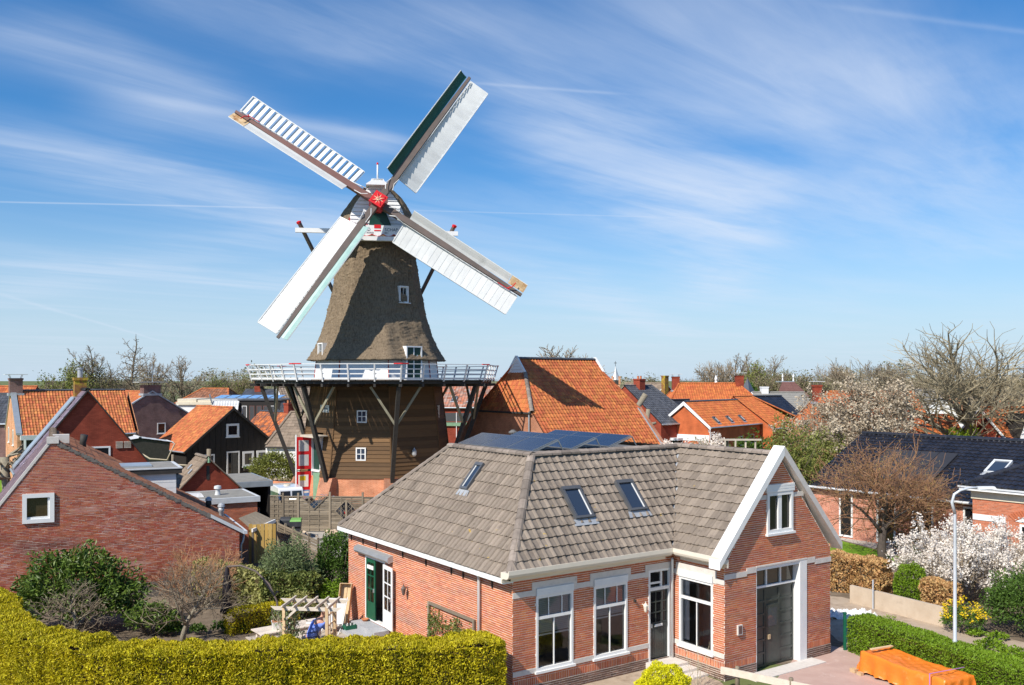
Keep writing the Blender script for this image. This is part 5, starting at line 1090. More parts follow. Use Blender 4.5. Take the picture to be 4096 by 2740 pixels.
def gable(label, px, py, d, a, wl, wr, L, zel, zer=None, wall='brick_red_far', rR='tile_orange', rL=None, prof='lite', tw=.26, th=.34, iR=0, iL=0, hipf=0, hipb=0, verge=None, vw=.10, ov=.25, of=.10, windows=(), chim=(), name='house', cat='house', gutter='zinc', ridge=None, wall_front=True, group=None, z_add=0):
    zer = zel if zer is None else zer; p = at(px, py, d); zr = p.z+z_add; root = thing(name, label, cat, (p.x, p.y, 0), R(90-a), group); rL = rL or rR
    m = MB(); fr = [(-wl, 0), (wr, 0), (wr, zer), (-wl, zel)] if hipf else [(-wl, 0), (wr, 0), (wr, zer-.05), (0, zr-.07), (-wl, zel-.05)]
    bk = [(-wl, 0), (wr, 0), (wr, zer), (-wl, zel)] if hipb else [(-wl, 0), (wr, 0), (wr, zer-.05), (0, zr-.07), (-wl, zel-.05)]
    if wall_front: MB().poly([(x, 0, z) for x, z in fr]).build('wall', wall, root, fixn=False)
    MB().poly([(x, L, z) for x, z in bk]).build('wall', wall, root, fixn=False)
    MB().add([(-wl, 0, 0), (-wl, L, 0), (-wl, L, zel), (-wl, 0, zel)], [(0, 1, 2, 3)]).build('wall', wall, root, fixn=False); MB().add([(wr, 0, 0), (wr, L, 0), (wr, L, zer), (wr, 0, zer)], [(0, 1, 2, 3)]).build('wall', wall, root, fixn=False)
    out = {}
    for sg, w, ze, mt, ii in ((1, wr, zer, rR, iR), (-1, wl, zel, rL, iL)):
        H = math.hypot(w, zr-ze); V = Vector((-sg*w, 0, zr-ze))/H; e = ov; O = Vector((sg*w, 0, ze))-V*e; HH = H+e; f0 = 0 if hipf else -of; f1 = L if hipb else L+of
        if sg > 0: ed = lambda v, HH=HH, f0=f0, f1=f1: (f0+(hipf-f0)*(v/HH if hipf else 0*v)+0*v, f1-(hipb)*(v/HH if hipb else 0*v)+0*v); out['R'] = slope_part(root, O, Y_, V, L, HH, ed, mt, prof, tw, th, ii); out['RV'] = (O, V, HH)
        else: ed = lambda v, HH=HH, f0=f0, f1=f1: (f0+(hipf-f0)*(v/HH if hipf else 0*v)+0*v, f1-(hipb)*(v/HH if hipb else 0*v)+0*v); out['L'] = slope_part(root, O, Y_, V, L, HH, ed, mt, prof, tw, th, ii); out['LV'] = (O, V, HH)
        if gutter: MB().tube([(O.x+sg*.05, f0, O.z-.02), (O.x+sg*.05, f1, O.z-.02)], .07, 6).build('gutter', gutter, root)
        if verge and not hipf:
            P0 = Vector((0, -of-.01, zr+.04)); P1 = O+Vector((0, -of-.01, .06)); mm = MB(); mm.prism([P0, P1, P1-Zv*(vw*1.6), P0-Zv*(vw*1.9)], (0, -.06, 0)); mm.build('verge_board', verge, root)
    for hp, y0, sgn in ((hipf, 0, 1), (hipb, L, -1)):
        if hp:
            H = math.hypot(hp, zr-zel); V = Vector((0, sgn*hp, zr-zel))/H; O = Vector((-wl, y0, zel)); W = wl+wr
            slope_part(root, O, X_, V, W, H, lambda v, H=H: (wl*v/H, W-wr*v/H), rR, prof, tw, th, 0)
            for s, w in ((-1, wl), (1, wr)): ridge_caps(root, (s*w, y0, zel+.03), (0, y0+sgn*hp, zr+.03), ridge or rR, r=.13, step=.4)
    ridge_caps(root, (0, hipf if hipf else -of, zr+.02), (0, L-hipb if hipb else L+of, zr+.02), ridge or rR, r=.13, step=.4)
    for w_ in windows: x, z, w, h = w_[:4]; kw = w_[4] if len(w_) > 4 else {}; window(root, (x, -.004, z), X_, -Y_, w, h, **kw)
    for c in chim: chimney(root, *c)
    out['root'] = root; out['zr'] = zr; return out
def side_windows(root, x, sg, items, **kw):
    for y, z, w, h in items: window(root, (x+sg*.004, y if sg > 0 else y+w, z), Y_ if sg > 0 else -Y_, (sg, 0, 0), w, h, **kw)
# ------------------------------------------------------------------ the orange barn beside the mill
BA = thing('barn', 'big barn with half-hipped bright orange pantile roof beside the mill', 'barn', (.425, 71.94, 0), R(90-142)); ZR_, PT = 10.62, 1.1; BL = 8.2
# local frame: x down the front slope (towards camera right), y along the ridge away
def zs_(s): return ZR_-PT*abs(s)
ex = 7.74; e_ = 1.53; zh = 6.58; sh = (ZR_-zh)/PT
for y in (-e_, BL+e_): MB().poly([(-ex, y, 0), (ex, y, 0), (ex, y, zs_(ex)-.08), (sh, y, zh-.08), (-sh, y, zh-.08), (-ex, y, zs_(ex)-.08)]).build('wall', 'brick_barn_far', BA, fixn=False)
MB().add([(ex, -e_, 0), (ex, BL+e_, 0), (ex, BL+e_, zs_(ex)), (ex, -e_, zs_(ex))], [(0, 1, 2, 3)]).build('wall', 'brick_barn_far', BA, fixn=False)
Hb = math.hypot(ex+.15, PT*(ex+.15)); Vb = Vector((-1, 0, PT)).normalized()
gb = 1.0
def edge_b(v):
    s = (ex+.15)*(1-v/Hb); h = np.interp(s, [0, gb, sh], [0, 0, -e_], right=-e_-.0); return h, BL-h
rfb = tile_roof(BA, (ex+.15, 0, zs_(ex+.15)), Y_, Vb, 0, Hb, 'tile_orange', edge_b, tw=.30, th=.36, prof='wave', indiv=300)
MB().add([(-ex, -e_, zs_(ex)), (-ex, BL+e_, zs_(ex)), (-sh, BL+e_, zh), (0, BL, ZR_), (0, 0, ZR_), (-sh, -e_, zh)], [(0, 1, 2, 3, 4, 5)]).build('roof', 'tile_orange', BA, fixn=False)
Hh = math.hypot(e_+.1, zs_(gb)-zh); Vh = Vector((0, e_, zs_(gb)-zh)).normalized(); tile_roof(BA, (-sh, -e_-.1, zh-.05), X_, Vh, 0, Hh, 'tile_orange', lambda v: ((sh-gb)*v/Hh, 2*sh-(sh-gb)*v/Hh), tw=.30, th=.36, prof='wave')
MB().add([(-sh, BL+e_, zh), (sh, BL+e_, zh), (gb, BL, zs_(gb)), (-gb, BL, zs_(gb))], [(0, 1, 2, 3)]).build('roof', 'tile_orange', BA, fixn=False)
ridge_caps(BA, (sh+.05, -e_-.05, zh+.02), (gb-.02, -.02, zs_(gb)+.05), 'tile_grey_ridge', r=.15); ridge_caps(BA, (sh+.05, BL+e_, zh+.02), (gb, BL, zs_(gb)+.05), 'tile_orange', r=.15); ridge_caps(BA, (0, -.05, ZR_+.03), (0, BL+.05, ZR_+.03), 'tile_dark', r=.15)
k = 0; z = zs_(gb)
while z < ZR_-.08:
    z2 = min(z+.24, ZR_); w0, w1 = (ZR_-z)/PT, (ZR_-z2)/PT; MB().hexa([(-w0, -.10, z), (w0, -.10, z), (w0, -.04, z), (-w0, -.04, z), (-w1, -.07, z2-.01), (w1, -.07, z2-.01), (w1, -.04, z2-.01), (-w1, -.04, z2-.01)]).build('gable_board', 'mill_white', BA); z = z2
for s in (-1, 1): MB().beam((0, -.1, ZR_+.16), (s*(gb+.05), -.1, zs_(gb)-.0), .22, .12, (0, 1, 0)).build('verge_board', 'mill_white', BA); MB().beam((0, BL+.1, ZR_+.16), (s*(gb+.05), BL+.1, zs_(gb)), .22, .12, (0, 1, 0)).build('verge_board', 'mill_white', BA)
MB().beam((sh, BL+e_+.05, zh+.08), (ex+.1, BL+e_+.05, zs_(ex)+.08), .34, .14, (0, 1, 0)).build('verge_coping', 'brick_barn_far', BA); MB().beam((sh+.05, BL+e_-.16, zh+.10), (ex+.1, BL+e_-.16, zs_(ex)+.10), .08, .10, (0, 1, 0)).build('verge_flashing', 'lead', BA)
MB().tube([(3.5, -e_-.15, 6.6), (3.5, -e_-.15, 0)], .06, 8).build('downpipe', 'zinc', BA); MB().tube([(-sh, -e_-.2, zh-.1), (sh+.1, -e_-.2, zh-.12)], .08, 6).build('gutter', 'mill_trim', BA)
fl = thing('flue_pipe', 'galvanised flue pipe with cowl in front of the orange barn', 'flue', at(2052, 1788, 52)); MB().tube([(0, 0, -4.6), (0, 0, .75)], .14, 10).build('pipe', 'zinc', fl, smooth=True); MB().lathe([(.24, .78), (.26, .84), (.08, .98)], 10).build('cowl', 'bitumen_dark', fl)

# ------------------------------------------------------------------ old brick building on the left
LB = thing('old_brick_building', 'old weathered brick gable building with one white window, at the left', 'building', (-19.8, 36.3, 0), R(90-63.5)); AX, AZ = 1.5, 6.54
gp = [(-1.55, .5), (8.8, .5), (8.8, 2.44), (AX, AZ), (-1.55, 2.4)]; wn = (.42, 3.27, 1.56, 4.44)
brick_wall(LB, (0, 0, 0), X_, -Y_, gp, [wn], 'brick_old', 'mortar_old', bw=.215, bh=.050, j=.014, indiv=300, proud=.0045, rough=1.5)
MB().add([(-1.55, -.03, 0), (8.8, -.03, 0), (8.8, -.03, .5), (-1.55, -.03, .5)], [(0, 1, 2, 3)]).build('plinth', 'concrete_dark', LB, fixn=False)
MB().add([(8.8, 0, 0), (8.8, 9, 0), (8.8, 9, 2.4), (8.8, 0, 2.4)], [(0, 1, 2, 3)]).build('wall', 'brick_red_far', LB, fixn=False)
MB().add([(-1.55, 0, 0), (-1.55, 9, 0), (-1.55, 9, 2.4), (-1.55, 0, 2.4)], [(0, 1, 2, 3)]).build('wall', 'brick_red_far', LB, fixn=False)
window(LB, (wn[0], 0, wn[1]), X_, -Y_, wn[2]-wn[0], wn[3]-wn[1], glass='pane_warm', xs=(), fr=.16, depth=.12, out=.09, inner=.05, sill=False)
MB().fb(Vector((wn[0], 0, wn[1])), X_, -Y_, .16, .16, -.05, .98, .24, .03).fb(Vector((wn[0], 0, wn[1])), X_, -Y_, .90, .24, -.05, .98, 1.01, .03).build('sash', 'white_paint', LB)
hl = math.hypot(3.05, AZ-2.4); vl = Vector((3.05, 0, AZ-2.4))/hl; tile_roof(LB, (-1.55, .16, 2.4), Y_, vl, 8.5, hl, 'tile_mauve', tw=.24, th=.33, prof='wave', indiv=0)
hr_ = math.hypot(7.3, AZ-2.44); vr = Vector((-7.3, 0, AZ-2.44))/hr_; tile_roof(LB, Vector((8.8, .02, 2.44))-vr*.35, Y_, vr, 9, hr_+.35, 'tile_rust', tw=.26, th=.35, prof='wave', indiv=0)
MB().prism([(AX-.05, -.03, AZ+.10), (-1.7, -.03, 2.32), (-1.7, -.03, 2.16), (AX-.05, -.03, AZ-.08)], (0, .26, 0)).build('coping', 'band_stone', LB)
ridge_caps(LB, (AX, .25, AZ+.02), (AX, 8.8, AZ+.02), 'tile_brown', r=.15); MB().box(AX-.22, -.06, AZ-.12, AX+.22, .26, AZ+.14).build('ridge_block', 'band_stone', LB)
MB().box(AX+.0, 1.2, AZ-.2, AX+.62, 1.65, AZ+.16).build('ridge_block', 'band_stone', LB)
m = MB(); random.seed(5)
for i in range(70):
    f = (i+.5)/70; x = AX+.2+f*7.0; z = AZ-(x-AX)*.5616; w_ = random.uniform(.05, .11); m.box(x-w_, -.028-random.uniform(0, .012), z-random.uniform(.05, .11), x+w_, .05, z+.03)
mm_ = m.build('verge_mortar', 'concrete_dark', LB); mm_['kind'] = 'stuff'
MB().beam((9.05, -.1, 2.30), (9.05, 5.5, 2.30), .16, .14).build('gutter', 'zinc_white', LB); MB().tube([(9.05, .35, 2.25), (9.02, .3, 1.9), (8.92, .25, 1.7), (8.92, .25, .1)], .05, 8).build('downpipe', 'zinc', LB, smooth=True)
# pale verge on the catslide
MB().prism([(7.6, -.04, AZ-(7.6-AX)*.5616+.07), (9.0, -.04, AZ-(9.0-AX)*.5616+.07), (9.0, -.04, AZ-(9.0-AX)*.5616-.10), (7.6, -.04, AZ-(7.6-AX)*.5616-.08)], (0, -.04, 0)).build('verge_board', 'zinc_white', LB)
# white boarded dormer on the catslide
DM = [(2.55, 3.4), (7.2, 3.4)]
m = MB(); pz = 4.92
dm = MB().box(2.2, 3.3, 3.9, 6.55, 6.4, pz-.22).build('dormer', 'white_paint', LB)
for k in range(7): MB().box(2.25, 3.28, 3.0+k*.26, 6.56, 3.30, 3.24+k*.26).build('plank', 'white_paint', dm)
for k in range(7): MB().box(6.545, 3.32, 2.6+k*.29, 6.57, 6.38, 2.87+k*.29).build('plank', 'white_paint', dm)
MB().box(2.0, 3.15, pz-.22, 6.8, 6.55, pz-.0).build('fascia', 'mill_trim', dm); MB().box(1.98, 3.12, pz-.0, 6.82, 6.58, pz+.05).build('roof_trim', 'zinc_white', dm); MB().box(2.15, 3.3, pz+.05, 6.65, 6.4, pz+.056).build('flat_roof', 'bitumen', dm)
MB().box(3.8, 4.0, pz+.056, 5.6, 5.8, pz+.12).build('rooflight', 'zinc', dm)
fp = thing('flue_pipe', 'leaning black flue pipe above the orange slope of the old brick building', 'flue', LB.matrix_basis @ Vector((2.76, 6.1, 0))); MB().tube([(0, 0, 5.3), (.0, 0, 6.05), (.08, -.03, 6.4)], [.15, .15, .17], 10).build('pipe', 'mill_trim', fp, smooth=True)
for (x, y, z, lb) in ((8.15, 4.4, 2.2, 'slim black roof vent on the low orange eave'), (8.45, 2.6, 2.1, 'tall grey capped flue rising from the low orange eave')):
    q = thing('roof_vent', lb, 'vent', LB.matrix_basis @ Vector((x, y, z))); MB().lathe([(.15, 0), (.11, .3), (.11, .8), (.15, .85), (.13, 1.0)], 10).build('pipe', 'mill_trim' if y > 4 else 'lead', q, smooth=True); MB().lathe([(.17, 1.02), (.15, 1.12), (.05, 1.2)], 10).build('cowl', 'lead', q)

# ------------------------------------------------------------------ houses behind, left side
W1 = dict(fr=.09, bar=.05, out=.04)
g = gable('red brick gable house with purple slate verge and mossy chimney', 350, 1560, 50, 59, 3.3, 3.4, 3.6, 4.2, 4.0, wall='brick_red_far', rR='tile_black', rL='slate_purple', prof='flat', tw=.42, th=.46, iL=60, of=.12, ridge='tile_black', chim=[(-.1, 2.6, .62, .62, 7.8, 9.1, 'moss_brick', 'pipe')],
          windows=[(.0, 4.55, 1.15, .78, W1)], verge='mill_trim', vw=.06)
for i in range(2): 
    m = MB(); x = 1.42+i*.42
    for k in range(6): m.beam((x, -.04, 5.22+k*.065), (x+.36, -.04, 5.22+k*.065), .05, .03)
    m.build('wall_vent', 'wood_pale', g['root'])
O, V, H = g['LV']; MB().hexa([O+Y_*1.9+Zv*.1, O+Y_*3.6+Zv*.1, O+V*H*.86+Y_*3.6+Zv*.1, O+V*H*.86+Y_*1.9+Zv*.1, O+Y_*1.9+Zv*.2, O+Y_*3.6+Zv*.2, O+V*H*.86+Y_*3.6+Zv*.2, O+V*H*.86+Y_*1.9+Zv*.2]).build('zinc_gutter', 'zinc', g['root'])
g = gable('orange tiled house with zinc gable coping and tall end chimney', 44, 1563, 78, 145, 3.6, 3.9, 9.4, 4.6, 4.5, wall='brick_orange_far', rR='tile_orange_old', prof='wave', tw=.235, th=.33, iR=300, of=-.3, ridge='tile_dark', chim=[(0, .35, .75, 1.0, 7.6, 9.1, 'brick_purple_far', 'plate')], windows=[(-1.6, 3.6, .55, 1.3, W1), (1.3, 3.5, .55, 1.3, W1), (-2.2, .6, .7, 1.5, W1), (1.4, .5, .7, 1.6, W1)], cat='house')
for s, w, ze in ((1, 3.95, 4.45), (-1, 3.65, 4.55)): MB().hexa([(0, -.08, g['zr']+.05), (s*w, -.08, ze), (s*w, .36, ze), (0, .36, g['zr']+.05), (0, -.08, g['zr']+.2), (s*w, -.08, ze+.16), (s*w, .36, ze+.16), (0, .36, g['zr']+.2)]).build('coping', 'zinc', g['root'])
r0 = g['root']; MB().box(3.95, 0.2, 4.05, 4.35, 4.2, 4.42).build('fascia', 'zinc_white', r0); MB().box(4.6, .4, 0, 4.75, .55, 4.1).build('porch_post', 'mill_white', r0); MB().box(3.93, .3, 0, 3.97, 9, 4.1).build('porch_shade', 'mill_trim', r0)
g = gable('purple brown brick gable house with orange side slope and wide chimney', 610, 1567, 96, 45, 5.25, 5.25, 10.5, 4.5, wall='brick_purple_far', rR='tile_orange_old', prof='wave', tw=.25, th=.34, iL=200, of=-.2, verge=None, chim=[(0, .5, 1.8, .95, 7.3, 8.4, 'brick_purple_far', 'plate')], windows=[(-3.2, 3.25, .96, 1.15, dict(glass='pane_warm', **W1)), (.5, 3.3, .9, 1.12, W1)])
for s in (-1, 1): MB().hexa([(0, -.06, g['zr']-.0), (s*5.35, -.06, 4.45), (s*5.35, .26, 4.45), (0, .26, g['zr']), (0, -.06, g['zr']+.14), (s*5.35, -.06, 4.59), (s*5.35, .26, 4.59), (0, .26, g['zr']+.14)]).build('coping', 'lead', g['root'])
m = MB(); m.tube([(.2, .5, 8.4), (.2, .5, 10.6)], .03, 6)
for k in range(5): m.beam((.2-.9+.1*k, .5, 9.2+.3*k), (.2+.9-.1*k, .5, 9.2+.3*k), .03, .03)
m.build('aerial', 'zinc', g['root'])
for x in (-2.9, 3.0): MB().beam((x, -.03, 5.2), (x, -.03, 5.7), .04, .06).build('wall_anchor', 'mill_trim', g['root'])
g = gable('black boarded barn with orange tiled slope and white framed windows', 931, 1630, 85, 45, 4.5, 4.5, 6.9, 2.75, wall='black_board', rR='tile_dark', rL='tile_orange_old', prof='wave', tw=.22, th=.34, iL=300, of=.18, ov=.35, verge='mill_trim', vw=.14, ridge='tile_orange_old', name='barn', cat='barn',
          windows=[(-.66, 3.68, 1.28, 1.22, dict(fr=.2, out=.06, glass='pane_dark')), (-.62, .05, 1.3, 2.3, dict(fr=.13, out=.05, sill=False)), (.98, .85, 1.15, 1.42, dict(fr=.2, out=.06, glass='pane_warm')), (2.42, .85, 1.15, 1.42, dict(fr=.2, out=.06, glass='pane_grey')), (-2.95, .3, 1.15, 1.9, dict(fr=.13, out=.05, glass='pane_grey'))])
for x in (1.0, 2.45): 
    m = MB().box(x, -.35, .5, x+1.1, -.08, .72); o = m.build('flower_box', 'mill_trim', g['root']); leaves('foliage', np.stack([RNG.uniform(x, x+1.1, 220), RNG.uniform(-.4, -.1, 220), RNG.uniform(.68, .9, 220)], 1), .12, 'leaf_green', o)
for k in range(17): MB().beam((-4.45+k*.55, -.02, .0), (-4.45+k*.55, -.02, max(.5, 6.2-abs(-4.45+k*.55)*.82)), .03, .02).build('batten', 'black_board', g['root'])
gable('small outbuilding roof of mixed orange and dark tiles', 1165, 1650, 92, 45, 2.7, 2.7, 5.8, 3.2, wall='black_board', rR='tile_dark', rL='tile_orange_mixed', prof='wave', tw=.22, th=.34, iL=120, of=.15, verge='mill_trim', vw=.12, chim=[(.25, .7, .85, .85, 4.9, 6.6, 'brick_red_far', 'pots')], name='outbuilding', cat='outbuilding')
g = gable('white walled outbuilding with brown tiled roof next to the mill door', 1116, 1648, 87.2, 186, 3.4, 3.4, 7.5, 3.0, wall='white_paint', rR='tile_brown', prof='flat', tw=.33, th=.38, iR=150, hipf=1.2, of=.1, name='outbuilding', cat='outbuilding', gutter='mill_trim')
# cream flat-roofed block
c = at(714, 1600, 112); r0 = thing('cream_house', 'cream plastered flat roofed house with moulded cornice', 'house', (c.x, c.y, 0), 0); MB().box(0, 0, 0, 4.4, 6, 5.9).build('wall', 'white_paint', r0); MB().box(-.25, -.25, 5.9, 4.65, 6.2, 6.22).build('cornice', 'cream_paint', r0); MB().box(-.1, -.1, 6.22, 2.2, 6, 6.62).build('parapet', 'cream_paint', r0); MB().box(2.35, -.1, 6.22, 4.6, 6, 6.5).build('parapet', 'cream_paint', r0); MB().box(-1.7, -.5, 0, 1.4, -.004, 4.6).build('bay', 'white_paint', r0); MB().box(-1.8, -.6, 4.6, 1.5, -.004, 4.85).build('bay_cornice', 'cream_paint', r0); window(r0, (2.6, -.004, 4.3), X_, -Y_, .8, 1.1)
gable('brown mottled hipped roof house behind the cream house', 745, 1554, 134, 182, 4.6, 4.6, 7.8, 5.5, wall='brick_red_far', rR='tile_rust', prof='wave', tw=.40, th=.42, hipf=2.4, hipb=1.6, ridge='tile_orange')
# dark flat-roofed block with solar panels
c = at(955, 1597, 104); r0 = thing('dark_house', 'dark clad house with flat roof full of solar panels', 'house', (c.x, c.y, 0), R(3)); MB().box(0, 0, 0, 4.6, 7, 6.6).build('wall', 'black_board', r0); MB().box(-.1, -.12, 6.6, 4.8, 7.1, 6.74).build('roof_trim', 'charcoal_frame', r0)
for i, x in enumerate((.35, 1.2, 2.0, 2.75, 3.5)): window(r0, (x, -.004, 4.2), X_, -Y_, .55, 1.8, mat='white_paint' if i in (0, 4) else 'stock_maroon', glass='pane_grey', sill=False)
for i in range(6): 
    m = MB(); x = -2.9+i*1.25; m.hexa([(x, .2, 6.80), (x+1.15, .2, 6.80), (x+1.6, 2.0, 7.16), (x+.45, 2.0, 7.16), (x, .2, 6.84), (x+1.15, .2, 6.84), (x+1.6, 2.0, 7.2), (x+.45, 2.0, 7.2)]); q = m.build('solar_panel', 'anodised', r0); MB().add([(x+.05, .28, 6.862), (x+1.08, .28, 6.862), (x+1.5, 1.92, 7.19), (x+.5, 1.92, 7.19)], [(0, 1, 2, 3)]).build('cells', 'print_blue', q, fixn=False)
MB().box(-3.1, .15, 6.5, 0, 6, 6.72).build('roof_trim', 'zinc_white', r0)
tile_roof(r0, (-3.3, -.9, 4.6), X_, (.05, .35, .94), 3.3, 2.05, 'zinc_white', lambda v: (.0+.18*v, 3.3-.0*v), tw=.3, th=.34, prof='lite')
MB().box(-3.1, -.6, 0, 0, 6, 4.6).build('wall', 'brick_purple_far', r0); tile_roof(r0, (4.62, -.1, 4.4), X_, (-.35, .1, .93), 1.4, 2.2, 'tile_dark', lambda v: (0*v, 1.6-.15*v), tw=.3, th=.34, prof='lite')
MB().beam((-2.9, -.4, 6.3), (-3.1, -.5, 7.3), .14, .14).build('flue', 'zinc', r0)
gable('far house with long dark blue roof and brick chimney', 985, 1558, 165, 182, 5, 5, 11, 5.2, wall='brick_red_far', rR='tile_dark', prof='flat', tw=.5, th=.6, chim=[(.6, 2.4, 1.1, 1.1, 6.2, 8.6, 'brick_red_far', 'pipe')])
gable('white gable house with grey brown tiled roof behind the stage', 1108, 1550, 116, 150, 4.4, 4.4, 9, 4.6, wall='white_paint', rR='tile_brown', prof='wave', tw=.34, th=.4, of=-.05, verge='white_paint')
g = gable('brick house with mottled red grey tiled roof behind the mill', 1745, 1538, 98, 186, 4.4, 4.4, 9.5, 6.25, wall='brick_red_far', rR='tile_mottled', prof='wave', tw=.30, th=.36, iR=120, ridge='tile_brown'); r0 = g['root']
MB().box(4.45, 1.5, 4.35, 6.2, 7.5, 4.65).build('balcony_floor', 'pale_green', r0); MB().box(4.40, 1.0, 0, 6.0, 7.6, 4.35).build('balcony_wall', 'brick_red_far', r0)
for y in (1.6, 3.2, 4.8, 6.4): MB().beam((6.15, y, 3.2), (6.15, y, 5.7), .06, .06).build('balcony_post', 'mill_white', r0)
MB().box(6.12, 1.6, 4.8, 6.14, 6.4, 5.65).build('balcony_glass', 'pane_grey', r0)
for y in (2.2, 3.9):
    O, V, H = g['RV']; q = O+V*1.3+Y_*y; roof_window(g['R'], q, Y_, V, .6, .9); MB().tube([q+V*1.2+Zv*.0, q+V*1.2+Zv*.7], .1, 8).build('vent', 'zinc_white', g['root'])
# ------------------------------------------------------------------ houses behind, right side
gable('dark glazed tile house with brick chimney close behind the barn', 2500, 1543, 95, 142, 4.6, 5.0, 5.6, 4.7, wall='brick_red_far', rR='tile_dark', prof='wave', tw=.30, th=.36, iR=60, hipb=1.7, chim=[(0.2, 1.9, .9, .8, 7.6, 9.05, 'brick_red_far', 'pots')])
gable('small low roof with dark panels between dark house and orange roofs', 2690, 1600, 99, 142, 2.6, 2.8, 2.6, 4.2, wall='brick_red_far', rR='solar_dark', prof='flat', tw=.9, th=.8, name='outbuilding', cat='outbuilding')
gable('far brown brick gable house with tall mossy chimney', 2662, 1532, 138, 50, 3.9, 2.6, 8, 5.2, 6.4, wall='brick_red_far', rR='tile_brown', prof='flat', tw=.4, th=.5, verge='mill_white', vw=.1, chim=[(-.7, -.5, .85, .7, 0, 9.55, 'moss_brick', None)])
g = gable('wide orange hipped roof house with two brick chimneys', 2635, 1533, 118, 182, 5.4, 5.4, 13.2, 5.0, wall='brick_orange_far', rR='tile_orange_bright', prof='wave', tw=.30, th=.38, iR=120, hipf=2.6, hipb=3.2, chim=[(-.3, 2.2, .95, .9, 7.4, 9.35, 'brick_red_far', 'plate'), (.2, 10.2, 1.0, .95, 7.7, 9.5, 'brick_red_far', 'plate')])
MB().lathe([(.3, 8.2), (.22, 8.5), (.12, 8.8), (.2, 9.0), (.05, 9.5)], 10, (-.6, 7.4, 0)).build('finial', 'mill_white', g['root'])
g = gable('orange brick cottage with white gable verges and three small skylights', 2738, 1607, 92, 130, 1.6, 2.8, 12, 5.45, 4.42, wall='brick_smooth_far', rR='tile_orange_bright', prof='wave', tw=.26, th=.34, iR=300, verge='mill_white', vw=.2, of=.15, ridge='tile_dark'); O, V, H = g['RV']
for y in (2.0, 4.9, 7.7): roof_window(g['R'], O+V*.55+Y_*y, Y_, V, .5, .85)
MB().box(-1.55, -.05, 2.9, 2.75, -.006, 3.5).build('stone_band', 'mill_white', g['root']); window(g['root'], (.2, -.05, .6), X_, -Y_, 1.2, 2.0, glass='pane_dark'); side_windows(g['root'], 2.8, 1, [(3, 2.2, .9, .8), (6.2, 2.2, .9, .9), (9, 2.3, .8, .9)])
MB().tube([(2.86, -.05, 4.3), (2.86, -.05, 0)], .05, 6).build('downpipe', 'mill_white', g['root'])
c = g['root'].matrix_basis @ Vector((-3.4, -.8, 0)); r0 = thing('green_shed', 'dark green shed with white flat roof edge and white door frame', 'shed', c, R(-40)); MB().box(0, 0, 0, 3.0, 2.2, 2.9).build('wall', 'mill_green', r0); MB().box(-.2, -.25, 2.9, 3.3, 2.4, 3.15).build('roof_edge', 'mill_white', r0); window(r0, (.5, -.004, .1), X_, -Y_, 1.1, 2.2, sill=False, glass='pane_blue', zs=(.85,))
gable('orange roof wing behind the skylight cottage', 2935, 1587, 101, 132, 3.4, 4.6, 7.0, 4.5, 3.9, wall='brick_smooth_far', rR='tile_orange_bright', prof='wave', tw=.28, th=.36, iR=60, hipb=3.0, name='house')
gable('navy tiled roof with one skylight right of the cottage', 3000, 1585, 112, 150, 4, 4.2, 5.2, 4.2, wall='mill_white', rR='tile_black', prof='flat', tw=.4, th=.45)
gable('grey slate roof house with white gable end in the background', 3010, 1569, 124, 178, 4, 4, 7.0, 5.2, wall='mill_white', rR='bitumen', prof='flat', tw=.5, th=.5, chim=[(0, 1.6, .9, .9, 6.4, 8.0, 'mill_white', None)], of=.1, verge='mill_white')
c = at(3140, 1600, 145); r0 = thing('villa', 'distant villa with steep dark mansard roof and two white finials', 'house', (c.x, c.y, 0), R(10)); MB().box(-2.6, -2.6, 0, 2.6, 2.6, 6.4).build('wall', 'brick_red_far', r0)
tile_roof(r0, (-2.8, -2.8, 6.3), X_, (0, .6, .8), 5.6, 2.9, 'stock_maroon', lambda v: (v*.62, 5.6-v*.62), tw=.5, th=.4, prof='flat'); MB().add([(2.8, -2.8, 6.3), (2.8, 2.8, 6.3), (1.0, 1.1, 8.65), (1.0, -1.1, 8.65)], [(0, 1, 2, 3)]).build('roof', 'stock_maroon', r0, fixn=False); MB().box(-1.05, -1.1, 8.55, 1.05, 1.1, 8.7).build('roof_top', 'zinc', r0)
for x in (-.9, .9): MB().lathe([(.14, 8.7), (.08, 9.2), (.16, 9.4), (.03, 9.9)], 8, (x, -1.0, 0)).build('finial', 'mill_white', r0)
g = gable('long orange roofed house half hidden by the blossom tree', 3205, 1567, 82, 180, 4.2, 4.4, 10.0, 4.5, wall='brick_orange_far', rR='tile_orange_bright', prof='wave', tw=.28, th=.36, iR=100, hipf=1.8, gutter='zinc_white', chim=[(.3, 1.3, .65, .65, 6.8, 8.5, 'brick_red_far', 'plate')]); side_windows(g['root'], 4.4, 1, [(2.0, 1.6, 1.2, 1.6), (5.2, 1.6, 1.2, 1.6), (8, 1.6, 1.0, 1.6)]); O, V, H = g['RV']; roof_window(g['R'], O+V*2.0+Y_*2.6, Y_, V, .8, 1.2)
gable('orange roof between the blossom tree and the bare tree', 3530, 1660, 74, 184, 3.2, 3.4, 5.4, 4.0, wall='brick_orange_far', rR='tile_orange_bright', prof='wave', tw=.28, th=.36, iR=60, verge='mill_white')
g = gable('orange roof house at the right edge with small white dormer', 3925, 1632, 68, 172, 4.5, 4.8, 9, 3.4, wall='brick_red_far', rR='tile_orange', prof='wave', tw=.28, th=.36, iR=100, verge='mill_white')
r0 = g['root']; m = MB(); m.prism([(3.8, .2, 4.2), (3.8, 2.0, 4.2), (3.8, 1.1, 6.6)], (-2.2, 0, 0)); m.build('dormer', 'mill_trim', r0)
for y in (.1, 2.1): MB().beam((3.9, y, 4.1), (3.9, 1.1, 6.75), .22, .2).build('dormer_verge', 'mill_white', r0)
